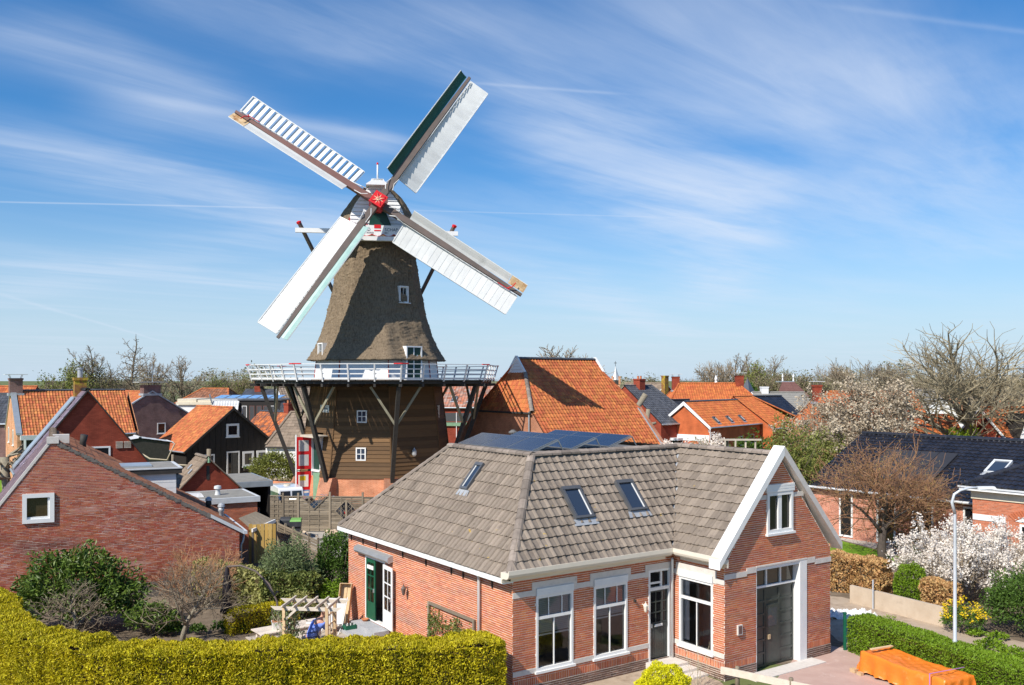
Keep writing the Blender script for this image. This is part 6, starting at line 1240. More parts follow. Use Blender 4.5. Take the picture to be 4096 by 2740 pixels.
for i, (px, py, d, a, w, L, ze, mt, wl_, lb) in enumerate((
        (3600, 1560, 118, 150, 4.2, 7, 4.9, 'bitumen', 'mill_white', 'grey roofed far house with white verge behind the blossom tree'), (3655, 1583, 126, 178, 3.5, 6, 4.6, 'tile_orange_bright', 'brick_red_far', 'little orange far roof right of the grey roofed house'), (3770, 1592, 112, 140, 3.2, 5, 4.2, 'tile_orange_bright', 'mill_white', 'orange far roof on white walls behind the bare tree'),
        (3850, 1575, 132, 178, 3.6, 8, 5.2, 'tile_brown', 'cream_paint', 'brown far roof seen through the bare tree'), (3965, 1572, 140, 181, 3.6, 10, 5.0, 'tile_dark', 'brick_red_far', 'dark far roof near the right edge'), (3990, 1600, 116, 178, 3.6, 7, 4.5, 'tile_orange', 'brick_red_far', 'orange far roof near the right edge'), (3420, 1578, 128, 178, 3.6, 8, 5.0, 'tile_brown', 'mill_white', 'brown far roof behind the blossom tree crown'),
        (-40, 1545, 120, 178, 3.6, 6, 5.0, 'tile_orange', 'brick_purple_far', 'orange far roof at the extreme left edge'), (0, 1575, 102, 178, 4, 4.0, 4.4, 'tile_dark', 'brick_purple_far', 'dark far roof at the left edge below orange one'))):
    gable(lb, px, py, d, a, w, w, L, ze, wall=wl_, rR=mt, prof='lite', tw=.35, th=.42, verge='mill_white' if i in (0, 2) else None)
# church tower
c = at(2462, 1530, 300); r0 = thing('church_tower', 'distant church tower with pointed lead spire and weather vane', 'church tower', (c.x, c.y, 0)); MB().box(-1.3, -1.3, 0, 1.3, 1.3, 8.6).build('wall', 'brick_orange_far', r0)
for x in (-1.15, 1.15): MB().box(x-.3, -1.45, 7.4, x+.3, -.9, 10.0).build('corner_pier', 'brick_orange_far', r0)
MB().lathe([(1.55, 8.9), (.75, 10.8), (.08, 13.2)], 8).build('spire', 'lead', r0); MB().tube([(0, 0, 13.1), (0, 0, 14.9)], .07, 6).box(-.5, -.04, 14.2, .4, .04, 14.4).build('weather_vane', 'mill_trim', r0)
MB().box(-.9, -1.32, 7.2, .9, -1.302, 8.7).build('belfry_opening', 'mill_trim', r0)
# ------------------------------------------------------------------ dark-tiled villa on the right
VA = thing('dark_tiled_villa', 'brick villa with glossy black tiled roof and white framed windows, at the right', 'house', (22.06, 57.5, 0), R(90-232)); vz, ve, vw_ = 5.62, 2.95, 5.9; VL = 16
MB().poly([(-4, 0, 0), (vw_, 0, 0), (vw_, 0, ve), (0, 0, vz-.06), (-4, 0, 3.7)]).build('wall', 'brick_villa', VA, fixn=False); MB().add([(vw_, 0, 0), (vw_, 10.2, 0), (vw_, 10.2, ve), (vw_, 0, ve)], [(0, 1, 2, 3)]).build('wall', 'brick_villa', VA, fixn=False)
Hv = math.hypot(vw_, vz-ve); Vv = Vector((-vw_, 0, vz-ve))/Hv; Ov = Vector((vw_, 0, ve))-Vv*.35
rv_ = tile_roof(VA, Ov, Y_, Vv, VL, Hv+.35, 'tile_black', lambda v: (0*v-.15, 0*v+VL), tw=.30, th=.36, prof='wave', indiv=300, lift=.05)
MB().add([(-4, 0, 3.7), (-4, VL, 3.7), (0, VL, vz), (0, 0, vz)], [(0, 1, 2, 3)]).build('roof', 'tile_black', VA, fixn=False)
ridge_caps(VA, (0, -.15, vz+.03), (0, VL, vz+.03), 'tile_black', r=.15); MB().tube([Ov+Vector((.06, -.15, -.03)), Ov+Vector((.06, 10.0, -.03))], .07, 8).build('gutter', 'zinc_white', VA)
for y, z, w, h, kw in ((1.97, .1, .85, 2.5, dict(sill=False)), (4.26, .1, 1.1, 2.5, dict(zs=(.72,), sill=False)), (6.3, .7, 1.15, 1.9, dict(zs=(.7,))), (9.0, 1.2, .62, 1.35, dict(zs=(.25,)))): window(VA, (vw_+.004, y, z), Y_, X_, w, h, fr=.10, bar=.07, out=.05, **kw)
for y0, i in ((2.6, 0), (3.65, 1), (4.7, 2), (5.75, 3)):
    for r_ in (0, 1):
        a = Ov+Vv*(1.4+1.72*r_)+Y_*y0; N_ = Vector((vz-ve, 0, vw_)).normalized(); m = MB(); q = [a, a+Y_*1.02, a+Y_*1.02+Vv*1.68, a+Vv*1.68]; m.hexa([p+N_*.07 for p in q]+[p+N_*.11 for p in q]); m.build('solar_panel', 'solar_dark', VA)
roof_window(rv_, Ov+Vv*3.0+Y_*8.9, Y_, Vv, .95, 1.35, frame='zinc_white')
# projecting wing with moulded cornice and arched window
wx, wy0, wy1, wz = 7.45, 10.2, 17.0, 3.2
brick_wall(VA, (wx, wy0, 0), Y_, X_, [(0, 0), (wy1-wy0, 0), (wy1-wy0, wz), (0, wz)], [], 'brick_shed', 'mortar_shed', bw=.22, bh=.055, j=.012, indiv=120, name='wing_wall')
MB().add([(vw_-.2, wy0, 0), (wx, wy0, 0), (wx, wy0, wz), (vw_-.2, wy0, wz)], [(0, 1, 2, 3)]).build('wall', 'brick_villa', VA, fixn=False)
m = MB(); m.box(vw_-.5, wy0-.06, wz, wx+.06, wy1, wz+.42); m.build('frieze', 'cream_paint', VA); MB().box(vw_-.6, wy0-.45, wz+.42, wx+.45, wy1, wz+.54).build('cornice', 'white_paint', VA); MB().box(vw_-.62, wy0-.5, wz+.54, wx+.5, wy1, wz+.62).build('gutter', 'zinc_white', VA)
zt2 = 5.45; Hw2 = math.hypot(3.4, zt2-wz-.62); Vw2 = Vector((-3.4, 0, zt2-wz-.62))/Hw2
tile_roof(VA, (wx+.45, wy0-.45, wz+.64), Y_, Vw2, 8, Hw2, 'tile_black', lambda v: (v*3.4/Hw2, 0*v+7.2), tw=.30, th=.36, prof='wave', lift=.05); ridge_caps(VA, (wx+.4, wy0-.4, wz+.68), (wx-2.95, wy0+2.95, zt2+.05), 'tile_black', r=.14)
for s0, s1 in ((.02, 1.55), (5.2, 6.7)): MB().box(wx, wy0+s0, 2.18, wx+.03, wy0+s1, 2.46).build('stone_band', 'mill_white', VA)
m = MB(); c = Vector((wx+.02, wy0+3.3, 1.2)); n = 25
for i in range(n):
    if abs(i-12) <= 1: continue
    a0, a1 = R(50+80*i/n), R(50+80*(i+.82)/n); P = lambda a, r_: c+Vector((0, -math.cos(a)*r_, math.sin(a)*r_*.72)); 
    MB().hexa([P(a0, 2.05)-X_*.03, P(a1, 2.05)-X_*.03, P(a1, 2.5)-X_*.03, P(a0, 2.5)-X_*.03, P(a0, 2.05)+X_*.02, P(a1, 2.05)+X_*.02, P(a1, 2.5)+X_*.02, P(a0, 2.5)+X_*.02]).build('arch_brick', 'brick_shed', VA)
MB().box(wx, wy0+3.08, 2.62, wx+.08, wy0+3.52, 3.14).build('keystone', 'mill_white', VA)
m = MB(); m.poly([c+Vector((.02, -math.cos(R(50+80*i/20))*2.02, math.sin(R(50+80*i/20))*2.02*.72)) for i in range(21)]); m.build('arch_panel', 'mill_white', VA, fixn=False)
window(VA, (wx+.004, wy0+2.2, .5), Y_, X_, 2.2, 1.7, xs=(.5,), zs=(.7,), fr=.1, out=.05)

# ------------------------------------------------------------------ street lamp
LP = thing('street_lamp', 'grey street lamp post with curved arm beside the orange tarpaulin', 'street lamp', (13.24, 27.5, 0))
MB().lathe([(.085, 0), (.085, 1.15), (.055, 1.22), (.05, 3.6), (.042, 5.0)], 14, cap=False).build('pole', 'lamp_grey', LP, smooth=True)
MB().tube([(-.0, 0, 4.98), (-.09, 0, 5.32), (-.02, 0, 5.56), (.16, 0, 5.68), (.42, 0, 5.75), (.70, 0, 5.77)], [.048, .043, .04, .036, .034, .032], 12).build('arm', 'lamp_grey', LP, smooth=True)
m = MB(); m.hexa([(.66, -.09, 5.70), (1.20, -.10, 5.74), (1.20, .10, 5.74), (.66, .09, 5.70), (.66, -.05, 5.80), (1.16, -.06, 5.80), (1.16, .06, 5.80), (.66, .05, 5.80)]); m.build('lamp_head', 'zinc_white', LP); MB().box(.74, -.07, 5.685, 1.15, .07, 5.70).build('lens', 'paper_white', LP)

# ------------------------------------------------------------------ orange tarpaulin over a stack, low fence, walls on the right
def tarp():
    root = thing('covered_trailer', 'bright orange tarpaulin tied over a long low stack', 'tarpaulin', (11.85, 27.05, 0), R(-65)); L, W, H = 3.05, 1.15, .68; nx, ny = 60, 44; g = []
    for j in range(ny):
        v = j/(ny-1)*2-1
        for i in range(nx):
            u = i/(nx-1)*2-1; fx = max(abs(u)*1.38-1, 0); fy = max(abs(v)*1.62-1, 0); x = math.copysign(min(abs(u)*1.38, 1), u)*L/2; y = math.copysign(min(abs(v)*1.62, 1), v)*W/2; drop = max(fx/.38*H, fy/.62*H)
            x += math.copysign(fx*.32, u)*(.5+.5*math.sin(v*17+u*3)); y += math.copysign(fy*.20, v)*(.5+.5*math.sin(u*23+2*v))
            z = H-drop*.97+.03*math.sin(x*2.3+1)*math.cos(y*3)-.05*max(0, 1-abs(x)/1.2)-.05*max(0, 1-((x-.35)/.9)**2)*max(0, 1-(y/.5)**2)+.007*math.sin(9*x+7*y)+.005*math.sin(17*x-11*y)+.006*math.sin(5*x+23*y+2*math.sin(3*x))+random.uniform(-.006, .006)
            g.append((x, y, max(.06+.04*math.sin(i*.9)**2, z)))
    f = [(j*nx+i, j*nx+i+1, (j+1)*nx+i+1, (j+1)*nx+i) for j in range(ny-1) for i in range(nx-1)]; MB().add(g, f).build('tarpaulin', 'tarp_orange', root, smooth=True, fixn=False)
    MB().box(-1.32, -.42, .755, -1.22, .46, .79).build('batten', 'wood_new', root); MB().box(-1.75, -.8, .01, -1.55, -.62, .12).build('block', 'wood_new', root); MB().box(-1.45, -.82, .01, -1.28, -.7, .1).build('block', 'wood_new', root)
    MB().box(1.12, -.72, .765, 1.145, .66, .772).box(1.12, -.725, .25, 1.145, -.715, .77).build('strap', 'strap_purple', root)
tarp()
rf = thing('rail_fence', 'low split rail fence of pale wood in front of the garage', 'fence', (6.1, 26.5, 0))
for p in ((.38, -.05), (1.62, -1.05)): MB().lathe([(.07, 0), (.065, .72), (.05, .75)], 10, (p[0], p[1], 0)).build('post', 'wood_grey', rf, smooth=True)
MB().beam((-.05, .15, .58), (2.5, -1.75, .56), .05, .2).build('rail', 'wood_pale', rf)
cw_ = thing('retaining_wall', 'low bare concrete garden wall behind the clipped hedge', 'wall', (13.67, 37.1, 0)); b_ = Vector((2.05, -3.65, 0)); t_ = b_.normalized()
for k, (f0, f1, z) in enumerate(((0, .27, .70), (.285, 1.0, .72))): MB().beam(b_*f0+Zv*.33, b_*f1+Zv*.33, .14, z+.05).build('slab', 'concrete', cw_)
MB().tube([b_*.28+Vector((-.12, -.08, 0)), b_*.28+Vector((-.12, -.08, 1.15))], .03, 8).build('pipe', 'lamp_grey', cw_)
gp_ = thing('fence_post', 'dark green metal fence post at the end of the clipped hedge', 'post', (11.05, 30.55, 0)); MB().box(-.04, -.04, 0, .04, .04, 1.22).build('post', 'crate_green', gp_); MB().box(-.055, -.055, 1.22, .055, .055, 1.26).build('cap', 'crate_green', gp_)
ps = thing('plastic_sheet', 'crumpled white plastic sheet lying on the soil behind the hedge', 'sheet', (12.9, 35.0, 0)); n = 22; MB().add([((i/n-.5)*2.0, (j/n-.5)*1.2, max(.02, .14+.07*math.sin(i*1.3+j)+.06*math.cos(j*1.7-i*.6)+random.uniform(-.03, .03)-.22*max(abs(i/n-.5), abs(j/n-.5)))) for j in range(n) for i in range(n)], [(j*n+i, j*n+i+1, (j+1)*n+i+1, (j+1)*n+i) for j in range(n-1) for i in range(n-1)]).build('sheet', 'plastic_white', ps, fixn=False)

# ------------------------------------------------------------------ sheds and roofs in the middle left
r0 = thing('flat_roof_shed', 'red brick shed with pale flat roof, domelight and white edge', 'shed', (-17.2, 47.0, 0), R(29))
brick_wall(r0, (0, 0, 0), X_, -Y_, [(0, 0), (4.15, 0), (4.15, 2.55), (0, 2.55)], [], 'brick_shed', 'mortar_shed', bw=.215, bh=.055, j=.012, indiv=60); MB().add([(4.15, 0, 0), (4.15, 3.6, 0), (4.15, 3.6, 2.55), (4.15, 0, 2.55)], [(0, 1, 2, 3)]).build('wall', 'brick_red_far', r0, fixn=False)
MB().box(-.1, -.12, 2.5, 4.28, 3.7, 2.78).build('roof_trim', 'zinc_white', r0); MB().box(.08, .06, 2.78, 4.1, 3.5, 2.786).build('flat_roof', 'bitumen', r0)
MB().hexa([(.5, .9, 2.786), (1.6, .9, 2.786), (1.6, 1.7, 2.786), (.5, 1.7, 2.786), (.62, 1.0, 2.96), (1.48, 1.0, 2.96), (1.48, 1.6, 2.96), (.62, 1.6, 2.96)]).build('domelight', 'plastic_white', r0); MB().lathe([(.16, 2.78), (.12, 2.95), (.12, 3.1), (.2, 3.12), (.18, 3.26), (.03, 3.3)], 12, (2.4, 1.5, 0)).build('roof_vent', 'zinc_white', r0)
g = gable('tiny brick gable shed with mossy grey tile roof and slit window', 833, 1832, 53.6, 58, 1.55, 1.75, 2.7, 2.78, 2.68, wall='brick_red_far', rR='tile_grey', rL='tile_brown', prof='flat', tw=.30, th=.34, of=.1, name='shed', cat='shed', iL=40, verge='tile_brown', vw=.05)
MB().box(-.10, -.02, 3.15, .07, -.004, 3.95).build('slit', 'mill_trim', g['root']); MB().lathe([(.11, 4.15), (.11, 4.33), (.0, 4.5)], 4, (0, -.12, 0)).build('bird_box', 'pale_green', g['root'])
for y in (.7, 1.6): O, V, H = g['LV']; q = O+V*(.9+.3*y)+Y_*y+Zv*.06; MB().hexa([q, q+Y_*.24, q+Y_*.24+V*.32, q+V*.32, q+Zv*.05, q+Y_*.24+Zv*.05, q+Y_*.24+V*.32+Zv*.05, q+V*.32+Zv*.05]).build('roof_light', 'lead', g['root'])
r0 = thing('carport', 'open dark carport with grey fascia between shed and van', 'carport', (-18.16, 54.5, 0), R(29)); MB().box(0, 0, 2.45, 4.0, 5.5, 2.78).build('roof', 'zinc', r0); MB().box(.12, .12, 2.78, 3.88, 5.4, 2.786).build('roof_felt', 'bitumen', r0); MB().box(.0, 5.3, 0, 4.0, 5.4, 2.45).build('wall', 'black_board', r0); MB().box(0, .2, 0, .1, 5.3, 2.45).build('wall', 'black_board', r0); MB().box(3.75, .2, 0, 3.9, 5.3, 2.45).build('wall', 'black_board', r0)
r0 = thing('lean_to_canopy', 'small lean-to roof of weathered panels with white edge', 'canopy', at(1009, 2122, 44.6)); q = [at(1009, 2120, 44.6), at(1100, 2081, 46.9), at(1023, 2045, 48.6), at(955, 2072, 46.2)]; q = [p-r0.location for p in q]
for i in range(6):
    f0, f1 = i/6, (i+.97)/6; a, b2, c2, d2 = q[0].lerp(q[1], f0), q[0].lerp(q[1], f1), q[3].lerp(q[2], f1), q[3].lerp(q[2], f0); MB().hexa([p-Zv*.03 for p in (a, b2, c2, d2)]+[a, b2, c2, d2]).build('panel', 'poly_roof', r0)
MB().beam(q[0]-Zv*.03, q[1]-Zv*.03, .08, .16).build('fascia', 'white_paint', r0)
for p in (q[0], q[1]): MB().beam(p+Vector((0, .1, -.1)), Vector((p.x, p.y+.1, -r0.location.z)), .1, .1).build('post', 'wood_grey', r0)
r0 = thing('board_fence', 'short fence of yellowish upright boards under the lean-to', 'fence', (-12.85, 44.9, 0), R(12))
for k in range(7): MB().box(k*.185, -.02-(k % 2)*.025, 0, k*.185+.17, .01-(k % 2)*.025, 1.92+random.uniform(-.02, .02)).build('board', 'wood_yellow', r0)
for z in (.4, 1.5): MB().box(0, .012, z, 1.3, .05, z+.1).build('rail', 'wood_grey', r0)
# woven timber fence with lattice diamonds
WF = thing('woven_fence', 'weathered woven slat fence with two lattice diamonds before the cars', 'fence', (-13.55, 54.3, 0), R(-2))
def fpanel(x0, x1, h, dia=None, arch=False, base=0.05):
    n = 15; hh = h-base
    for k in range(n):
        z = base+hh*(k+.5)/n; zz_ = hh/n*.92; off = .018*(1 if k % 2 else -1); segs = [(x0, x1)]
        if dia:
            c_, zc, hd = dia; cut = hd-abs(z-zc)
            if cut > 0: segs = [(x0, c_-cut), (c_+cut, x1)]
        if arch: f = (z/h); e = x1 if z < h*.72 else x0+(x1-x0)*math.sqrt(max(0, 1-((z-h*.72)/(h*.28))**2)); segs = [(x0, e)]
        for a, e in segs:
            if e-a > .05:
                m = MB(); mid = (a+e)/2; m.hexa([(a, -.012, z-zz_/2), (mid, -.012-off, z-zz_/2), (mid, .012-off, z-zz_/2), (a, .012, z-zz_/2), (a, -.012, z+zz_/2), (mid, -.012-off, z+zz_/2), (mid, .012-off, z+zz_/2), (a, .012, z+zz_/2)]); m.hexa([(mid, -.012-off, z-zz_/2), (e, -.012, z-zz_/2), (e, .012, z-zz_/2), (mid, .012-off, z-zz_/2), (mid, -.012-off, z+zz_/2), (e, -.012, z+zz_/2), (e, .012, z+zz_/2), (mid, .012-off, z+zz_/2)]); m.build('slat', 'wood_grey', WF)
    for x in np.linspace(x0, x1, 4)[1:-1]: MB().box(x-.02, -.035, base, x+.02, -.02, h).build('upright', 'wood_grey', WF)
    if dia:
        c_, zc, hd = dia; zt_ = min(h, zc+hd)
        for sx in (-1, 1):
            for a, e in (((0, -hd), (sx*hd, 0)), ((sx*hd, 0), (0, hd))):
                p, q2 = Vector((c_+a[0], -.04, zc+a[1])), Vector((c_+e[0], -.04, zc+e[1]))
                if max(p.z, q2.z) > h+.02:
                    if min(p.z, q2.z) > h-.02: continue
                    lo, hi = (p, q2) if p.z < q2.z else (q2, p); q2 = lo.lerp(hi, (h-lo.z)/(hi.z-lo.z)); p = lo
                MB().beam(p, q2, .05, .05).build('diamond_frame', 'wood_grey', WF)
        for t in np.linspace(-.6, .6, 4):
            for sg in (-1, 1):
                a = Vector((c_+t*hd/2-hd/2, -.02+.01*sg, zc+sg*(t*hd/2+hd/2))); e = Vector((c_+t*hd/2+hd/2, -.02+.01*sg, zc+sg*(t*hd/2-hd/2)))
                lo, hi = (a, e) if a.z < e.z else (e, a)
                if lo.z > h: continue
                if hi.z > h: hi = lo.lerp(hi, (h-lo.z)/(hi.z-lo.z))
                MB().beam(lo, hi, .014, .018).build('lattice_strip', 'wood_grey', WF)
    MB().box(x0, -.04, h-.02, x1, .04, h+.03).build('top_rail', 'wood_grey', WF)
px2 = lambda p: (p-2048)/3680*54.3+13.55
fx = [px2(p) for p in (1080, 1132, 1194, 1321, 1387, 1453, 1530)]
fpanel(fx[0], fx[1]-.06, 2.12, arch=True); fpanel(fx[1]+.06, fx[2]-.06, 2.08); fpanel(fx[2]+.06, fx[3]-.06, 2.08, dia=((fx[2]+fx[3])/2, 2.05, .72)); fpanel(fx[3]+.06, fx[5]-.06, 2.08, dia=((fx[3]+fx[5])/2, 1.25, .66)); fpanel(fx[5]+.06, fx[6], 2.05)
for x, h in zip(fx[1:6], (2.3, 2.3, 2.35, 1.9, 2.35)): MB().box(x-.055, -.06, 0, x+.055, .05, h).build('post', 'wood_grey', WF)
DF = thing('slat_fence', 'low slatted garden fence running diagonally towards the bins', 'fence', (-12.55, 49.4, 0), math.atan2(44-49.4, -9.27+12.55)); Ld = math.hypot(5.4, 3.28)
for k in range(6): MB().box(k*Ld/5-.05, -.05, 0, k*Ld/5+.05, .05, 1.42).build('post', 'wood_grey', DF)
for k in range(9):
    for j_ in range(5): MB().box(j_*Ld/5+.05, -.03+.02*(k % 2), .12+k*.135, (j_+1)*Ld/5-.05, -.012+.02*(k % 2), .12+k*.135+.10).build('slat', 'wood_grey', DF)
def bin_(px, d, lid, label):
    p = at(px, 2045, d); o = thing('wheelie_bin', label, 'bin', (p.x, p.y, 0), R(8), 'wheelie bins beside the fence'); m = MB(); m.hexa([(-.24, -.26, .06), (.24, -.26, .06), (.24, .26, .06), (-.24, .26, .06), (-.30, -.36, 1.02), (.30, -.36, 1.02), (.30, .36, 1.02), (-.30, .36, 1.02)]); m.build('body', 'black_plastic', o)
    m = MB(); m.hexa([(-.32, -.40, 1.02), (.32, -.40, 1.02), (.32, .40, 1.02), (-.32, .40, 1.02), (-.28, -.34, 1.12), (.28, -.34, 1.12), (.28, .36, 1.14), (-.28, .36, 1.14)]); m.build('lid', lid, o); MB().tube([(-.3, .44, 1.05), (.3, .44, 1.05)], .025, 8).build('handle', 'black_plastic', o); MB().box(-.33, -.405, .74, .33, -.30, 1.015).build('rim', 'black_plastic', o)
    for s in (-1, 1): w = MB(); w.lathe([(.13, -.03), (.13, .03)], 14, (0, 0, 0)); q = w.build('wheel', 'rubber', o); q.rotation_euler = (0, R(90), 0); q.location = (s*.27, .28, .13)
bin_(1142, 52.3, 'black_plastic', 'black wheelie bin with black lid by the woven fence'); bin_(1184, 51.9, 'green_plastic', 'black wheelie bin with green lid by the woven fence')
sheet('garden_path', [gd(1150, 2128)[:2], gd(1330, 2128)[:2], gd(1460, 2140)[:2], gd(1440, 2300)[:2], gd(1300, 2230)[:2], gd(1180, 2150)[:2]], .018, 'paving_grey')
for k, (pa, pb) in enumerate((((1215, 2130), (1228, 2140)), ((1240, 2140), (1268, 2150)), ((1275, 2160), (1312, 2146)))):
    a, b2 = gd(*pa), gd(*pb); o = thing('path_edging', ('short', 'middle', 'long')[k]+' curved concrete kerb on the grey garden path', 'edging', a); MB().tube([Vector((0, 0, .04)), (b2-a)*.5+Vector((.12, -.1, .04)), (b2-a)+Vector((0, 0, .04))], .09, 6).build('kerb', 'concrete', o)
rs = random.Random(3)
for k in range(13):
    p = gd(1308+k*6.4, 2133+rs.uniform(-3, 8)); o = MB(); r_ = rs.uniform(.11, .17); o.lathe([(.3*r_, -.6*r_), (.85*r_, -.3*r_), (r_, .05*r_), (.75*r_, .55*r_), (.25*r_, .75*r_)], 8); q = o.build('boulder', 'stone_round', None, smooth=True); q.location = (p.x, p.y, r_*.5); q.rotation_euler = (rs.uniform(-.3, .3), rs.uniform(-.3, .3), rs.uniform(0, 6)); tag(q, 'tan boulder, %s from the left in the row below the woven fence' % ('first second third fourth fifth sixth seventh eighth ninth tenth eleventh twelfth thirteenth'.split()[k]), 'boulder', 'boulders edging the garden path')
p = gd(1364, 2149); o = thing('plant_pot', 'dark green pot among the tan boulders', 'pot', p); MB().lathe([(.13, 0), (.17, .3), (.19, .3), (.19, .35), (.15, .35), (.14, .28)], 14).build('pot', 'pale_green', o, smooth=True)

# ------------------------------------------------------------------ vehicles
def wheel(parent, x, y, r=.31, w=.19):
    t = MB(); t.lathe([(r*.62, -w/2), (r*.95, -w/2), (r, -w*.3), (r, w*.3), (r*.95, w/2), (r*.62, w/2)], 20, cap=False); o = t.build('wheel', 'rubber', parent, smooth=True); o.rotation_euler = (R(90), 0, 0); o.location = (x, y, r); m = MB(); m.lathe([(r*.64, -w*.42), (r*.64, w*.42)], 16); m.build('rim', 'steel_grey', o); return o
def car(name, label, cat, loc, rz, L, W, prof, glass_z, mat, rear_split=False):
    """prof: side outline (x from rear to front, z); upper part narrows"""
    o = thing(name, label, cat, loc, rz); n = len(prof); m = MB(); zt_ = max(p[1] for p in prof)
    wid = lambda z: W/2*(1 if z < glass_z else 1-.14*(z-glass_z)/(zt_-glass_z+1e-6))
    A = [(x, -wid(z), z) for x, z in prof]; B = [(x, wid(z), z) for x, z in prof]; m.add(A+B, [tuple(range(n)), tuple(range(2*n-1, n-1, -1))]+[(i, (i+1) % n, n+(i+1) % n, n+i) for i in range(n)]); b_ = m.build('body', mat, o); bv = b_.modifiers.new('bevel', 'BEVEL'); bv.width = .06; bv.segments = 3
    for x in (L*.19, L*.81):
        for s in (-1, 1): wheel(o, x, s*(W/2-.08))
    return o, wid
p = at(1172, 1990, 60.2); VAN = dict(prof=[(.0, .32), (.02, .85), (.10, 1.75), (.22, 1.90), (1.5, 1.96), (2.75, 1.93), (3.2, 1.68), (3.75, 1.10), (4.25, .98), (4.38, .62), (4.36, .28), (.1, .28)])
o, wid = car('delivery_van', 'white delivery van parked behind the woven fence', 'van', (p.x-.1, p.y, 0), R(118), 4.3, 1.82, VAN['prof'], 1.0, 'car_white')
for s in (-1, 1): MB().hexa([(-.004+.02, s*.06 if s > 0 else -.74, 1.05), (.02-.004, s*.74 if s > 0 else -.06, 1.05), (.10, .74 if s > 0 else -.06, 1.05), (.10, .06 if s > 0 else -.74, 1.05), (.085, .06 if s > 0 else -.68, 1.68), (.085, .68 if s > 0 else -.06, 1.68), (.15, .68 if s > 0 else -.06, 1.68), (.15, .06 if s > 0 else -.68, 1.68)]).build('rear_window', 'car_glass', o)
for s in (-1, 1):
    MB().hexa([(2.85, s*(wid(1.1)+.004), 1.12), (3.6, s*(wid(1.1)+.004), 1.12), (3.55, s*(wid(1.1)-.05), 1.14), (2.85, s*(wid(1.1)-.05), 1.12), (2.85, s*(wid(1.62)+.006), 1.62), (3.2, s*(wid(1.62)+.006), 1.62), (3.2, s*(wid(1.62)-.05), 1.62), (2.85, s*(wid(1.62)-.05), 1.62)]).build('side_window', 'car_glass', o)
    MB().box(-.012, s*.82-.06, .85, .06, s*.82+.06, 1.15).build('tail_light', 'tail_red', o); MB().box(-.03, -.85, .36, .06, .85, .52).build('bumper', 'black_plastic', o) if s > 0 else None
MB().lathe([(.2, 1.94), (.2, 2.0), (.05, 2.02)], 14, (1.2, 0, 0)).build('roof_vent', 'cream_paint', o)
CARP = [(.0, .35), (.02, .82), (.25, 1.0), (.75, 1.42), (1.3, 1.50), (2.1, 1.46), (2.9, 1.02), (3.7, .88), (4.05, .68), (4.08, .3), (.1, .28)]
for px, d, rz, mt, lb, nm in ((1275, 58.6, 172, 'car_silver', 'silver car seen above and through the lattice of the fence', 'parked_car'), (1405, 57.2, 160, 'car_dark', 'dark car glimpsed through the lower lattice diamond', 'parked_car')):
    p = at(px, 2000, d); o, wid = car(nm, lb, 'car', (p.x, p.y, 0), R(rz), 4.05, 1.72, CARP, .92, mt)
    for s in (-1, 1): MB().hexa([(.55, s*(wid(1.0)+.004), 1.0), (2.75, s*(wid(1.0)+.004), 1.0), (2.75, s*(wid(1.0)-.06), 1.0), (.55, s*(wid(1.0)-.06), 1.0), (.85, s*(wid(1.36)+.006), 1.36), (2.15, s*(wid(1.36)+.006), 1.36), (2.15, s*(wid(1.36)-.06), 1.36), (.85, s*(wid(1.36)-.06), 1.36)]).build('side_window', 'car_glass', o)
    for x0, z0, x1, z1 in ((.30, 1.03, .72, 1.39), (2.84, 1.05, 2.16, 1.43)): MB().hexa([(x0, -.66, z0+.012), (x0, .66, z0+.012), (x1, .58, z1+.012), (x1, -.58, z1+.012), (x0, -.66, z0-.05), (x0, .66, z0-.05), (x1, .58, z1-.05), (x1, -.58, z1-.05)]).build('windscreen', 'car_glass', o)
    for s in (-1, 1): MB().box(3.96, s*.62-.14, .62, 4.07, s*.62+.14, .76).build('headlight', 'chrome', o); MB().box(-.01, s*.66-.1, .7, .08, s*.66+.1, .86).build('tail_light', 'tail_red', o)
def bicycle(px, d, rz, label, mat):
    p = at(px, 2000, d); o = thing('bicycle', label, 'bicycle', (p.x, p.y, 0), rz, 'bicycles by the mill door')
    for x in (0, 1.08): 
        m = MB(); pts = [(x+.34*math.cos(a), 0, .35+.34*math.sin(a)) for a in np.linspace(0, 2*math.pi, 21)]; m.tube(pts, .018, 6, cap=False); w = m.build('wheel', 'rubber', o); m = MB()
        for a in np.linspace(0, math.pi, 7)[:-1]: m.beam((x-.33*math.cos(a), 0, .35-.33*math.sin(a)), (x+.33*math.cos(a), 0, .35+.33*math.sin(a)), .006, .006)
        m.build('spokes', 'steel_grey', w)
    m = MB()
    for a, b2 in (((0, 0, .35), (.40, 0, .30)), ((.40, 0, .30), (.25, 0, .86)), ((0, 0, .35), (.27, 0, .78)), ((.40, 0, .30), (.88, 0, .82)), ((.27, 0, .78), (.88, 0, .86)), ((1.08, 0, .35), (.86, 0, .98))): m.tube([a, b2], .02, 6)
    m.build('frame', mat, o); MB().tube([(.74, -.28, 1.06), (.86, -.20, 1.08), (.85, 0, 1.02), (.86, .20, 1.08), (.74, .28, 1.06)], .016, 6).build('handlebar', 'chrome', o); MB().hexa([(.12, -.09, .90), (.38, -.03, .90), (.38, .03, .90), (.12, .09, .90), (.12, -.10, .96), (.38, -.03, .95), (.38, .03, .95), (.12, .10, .96)]).build('saddle', 'bark', o); MB().tube([(.25, 0, .84), (.24, 0, .92)], .016, 6).build('seat_post', 'chrome', o)
bicycle(1322, 61.6, R(75), 'brown bicycle with raised handlebar by the mill entrance', 'stock_steel'); bicycle(1278, 62.4, R(80), 'dark bicycle standing nearer the pale green mill door', 'black_metal')

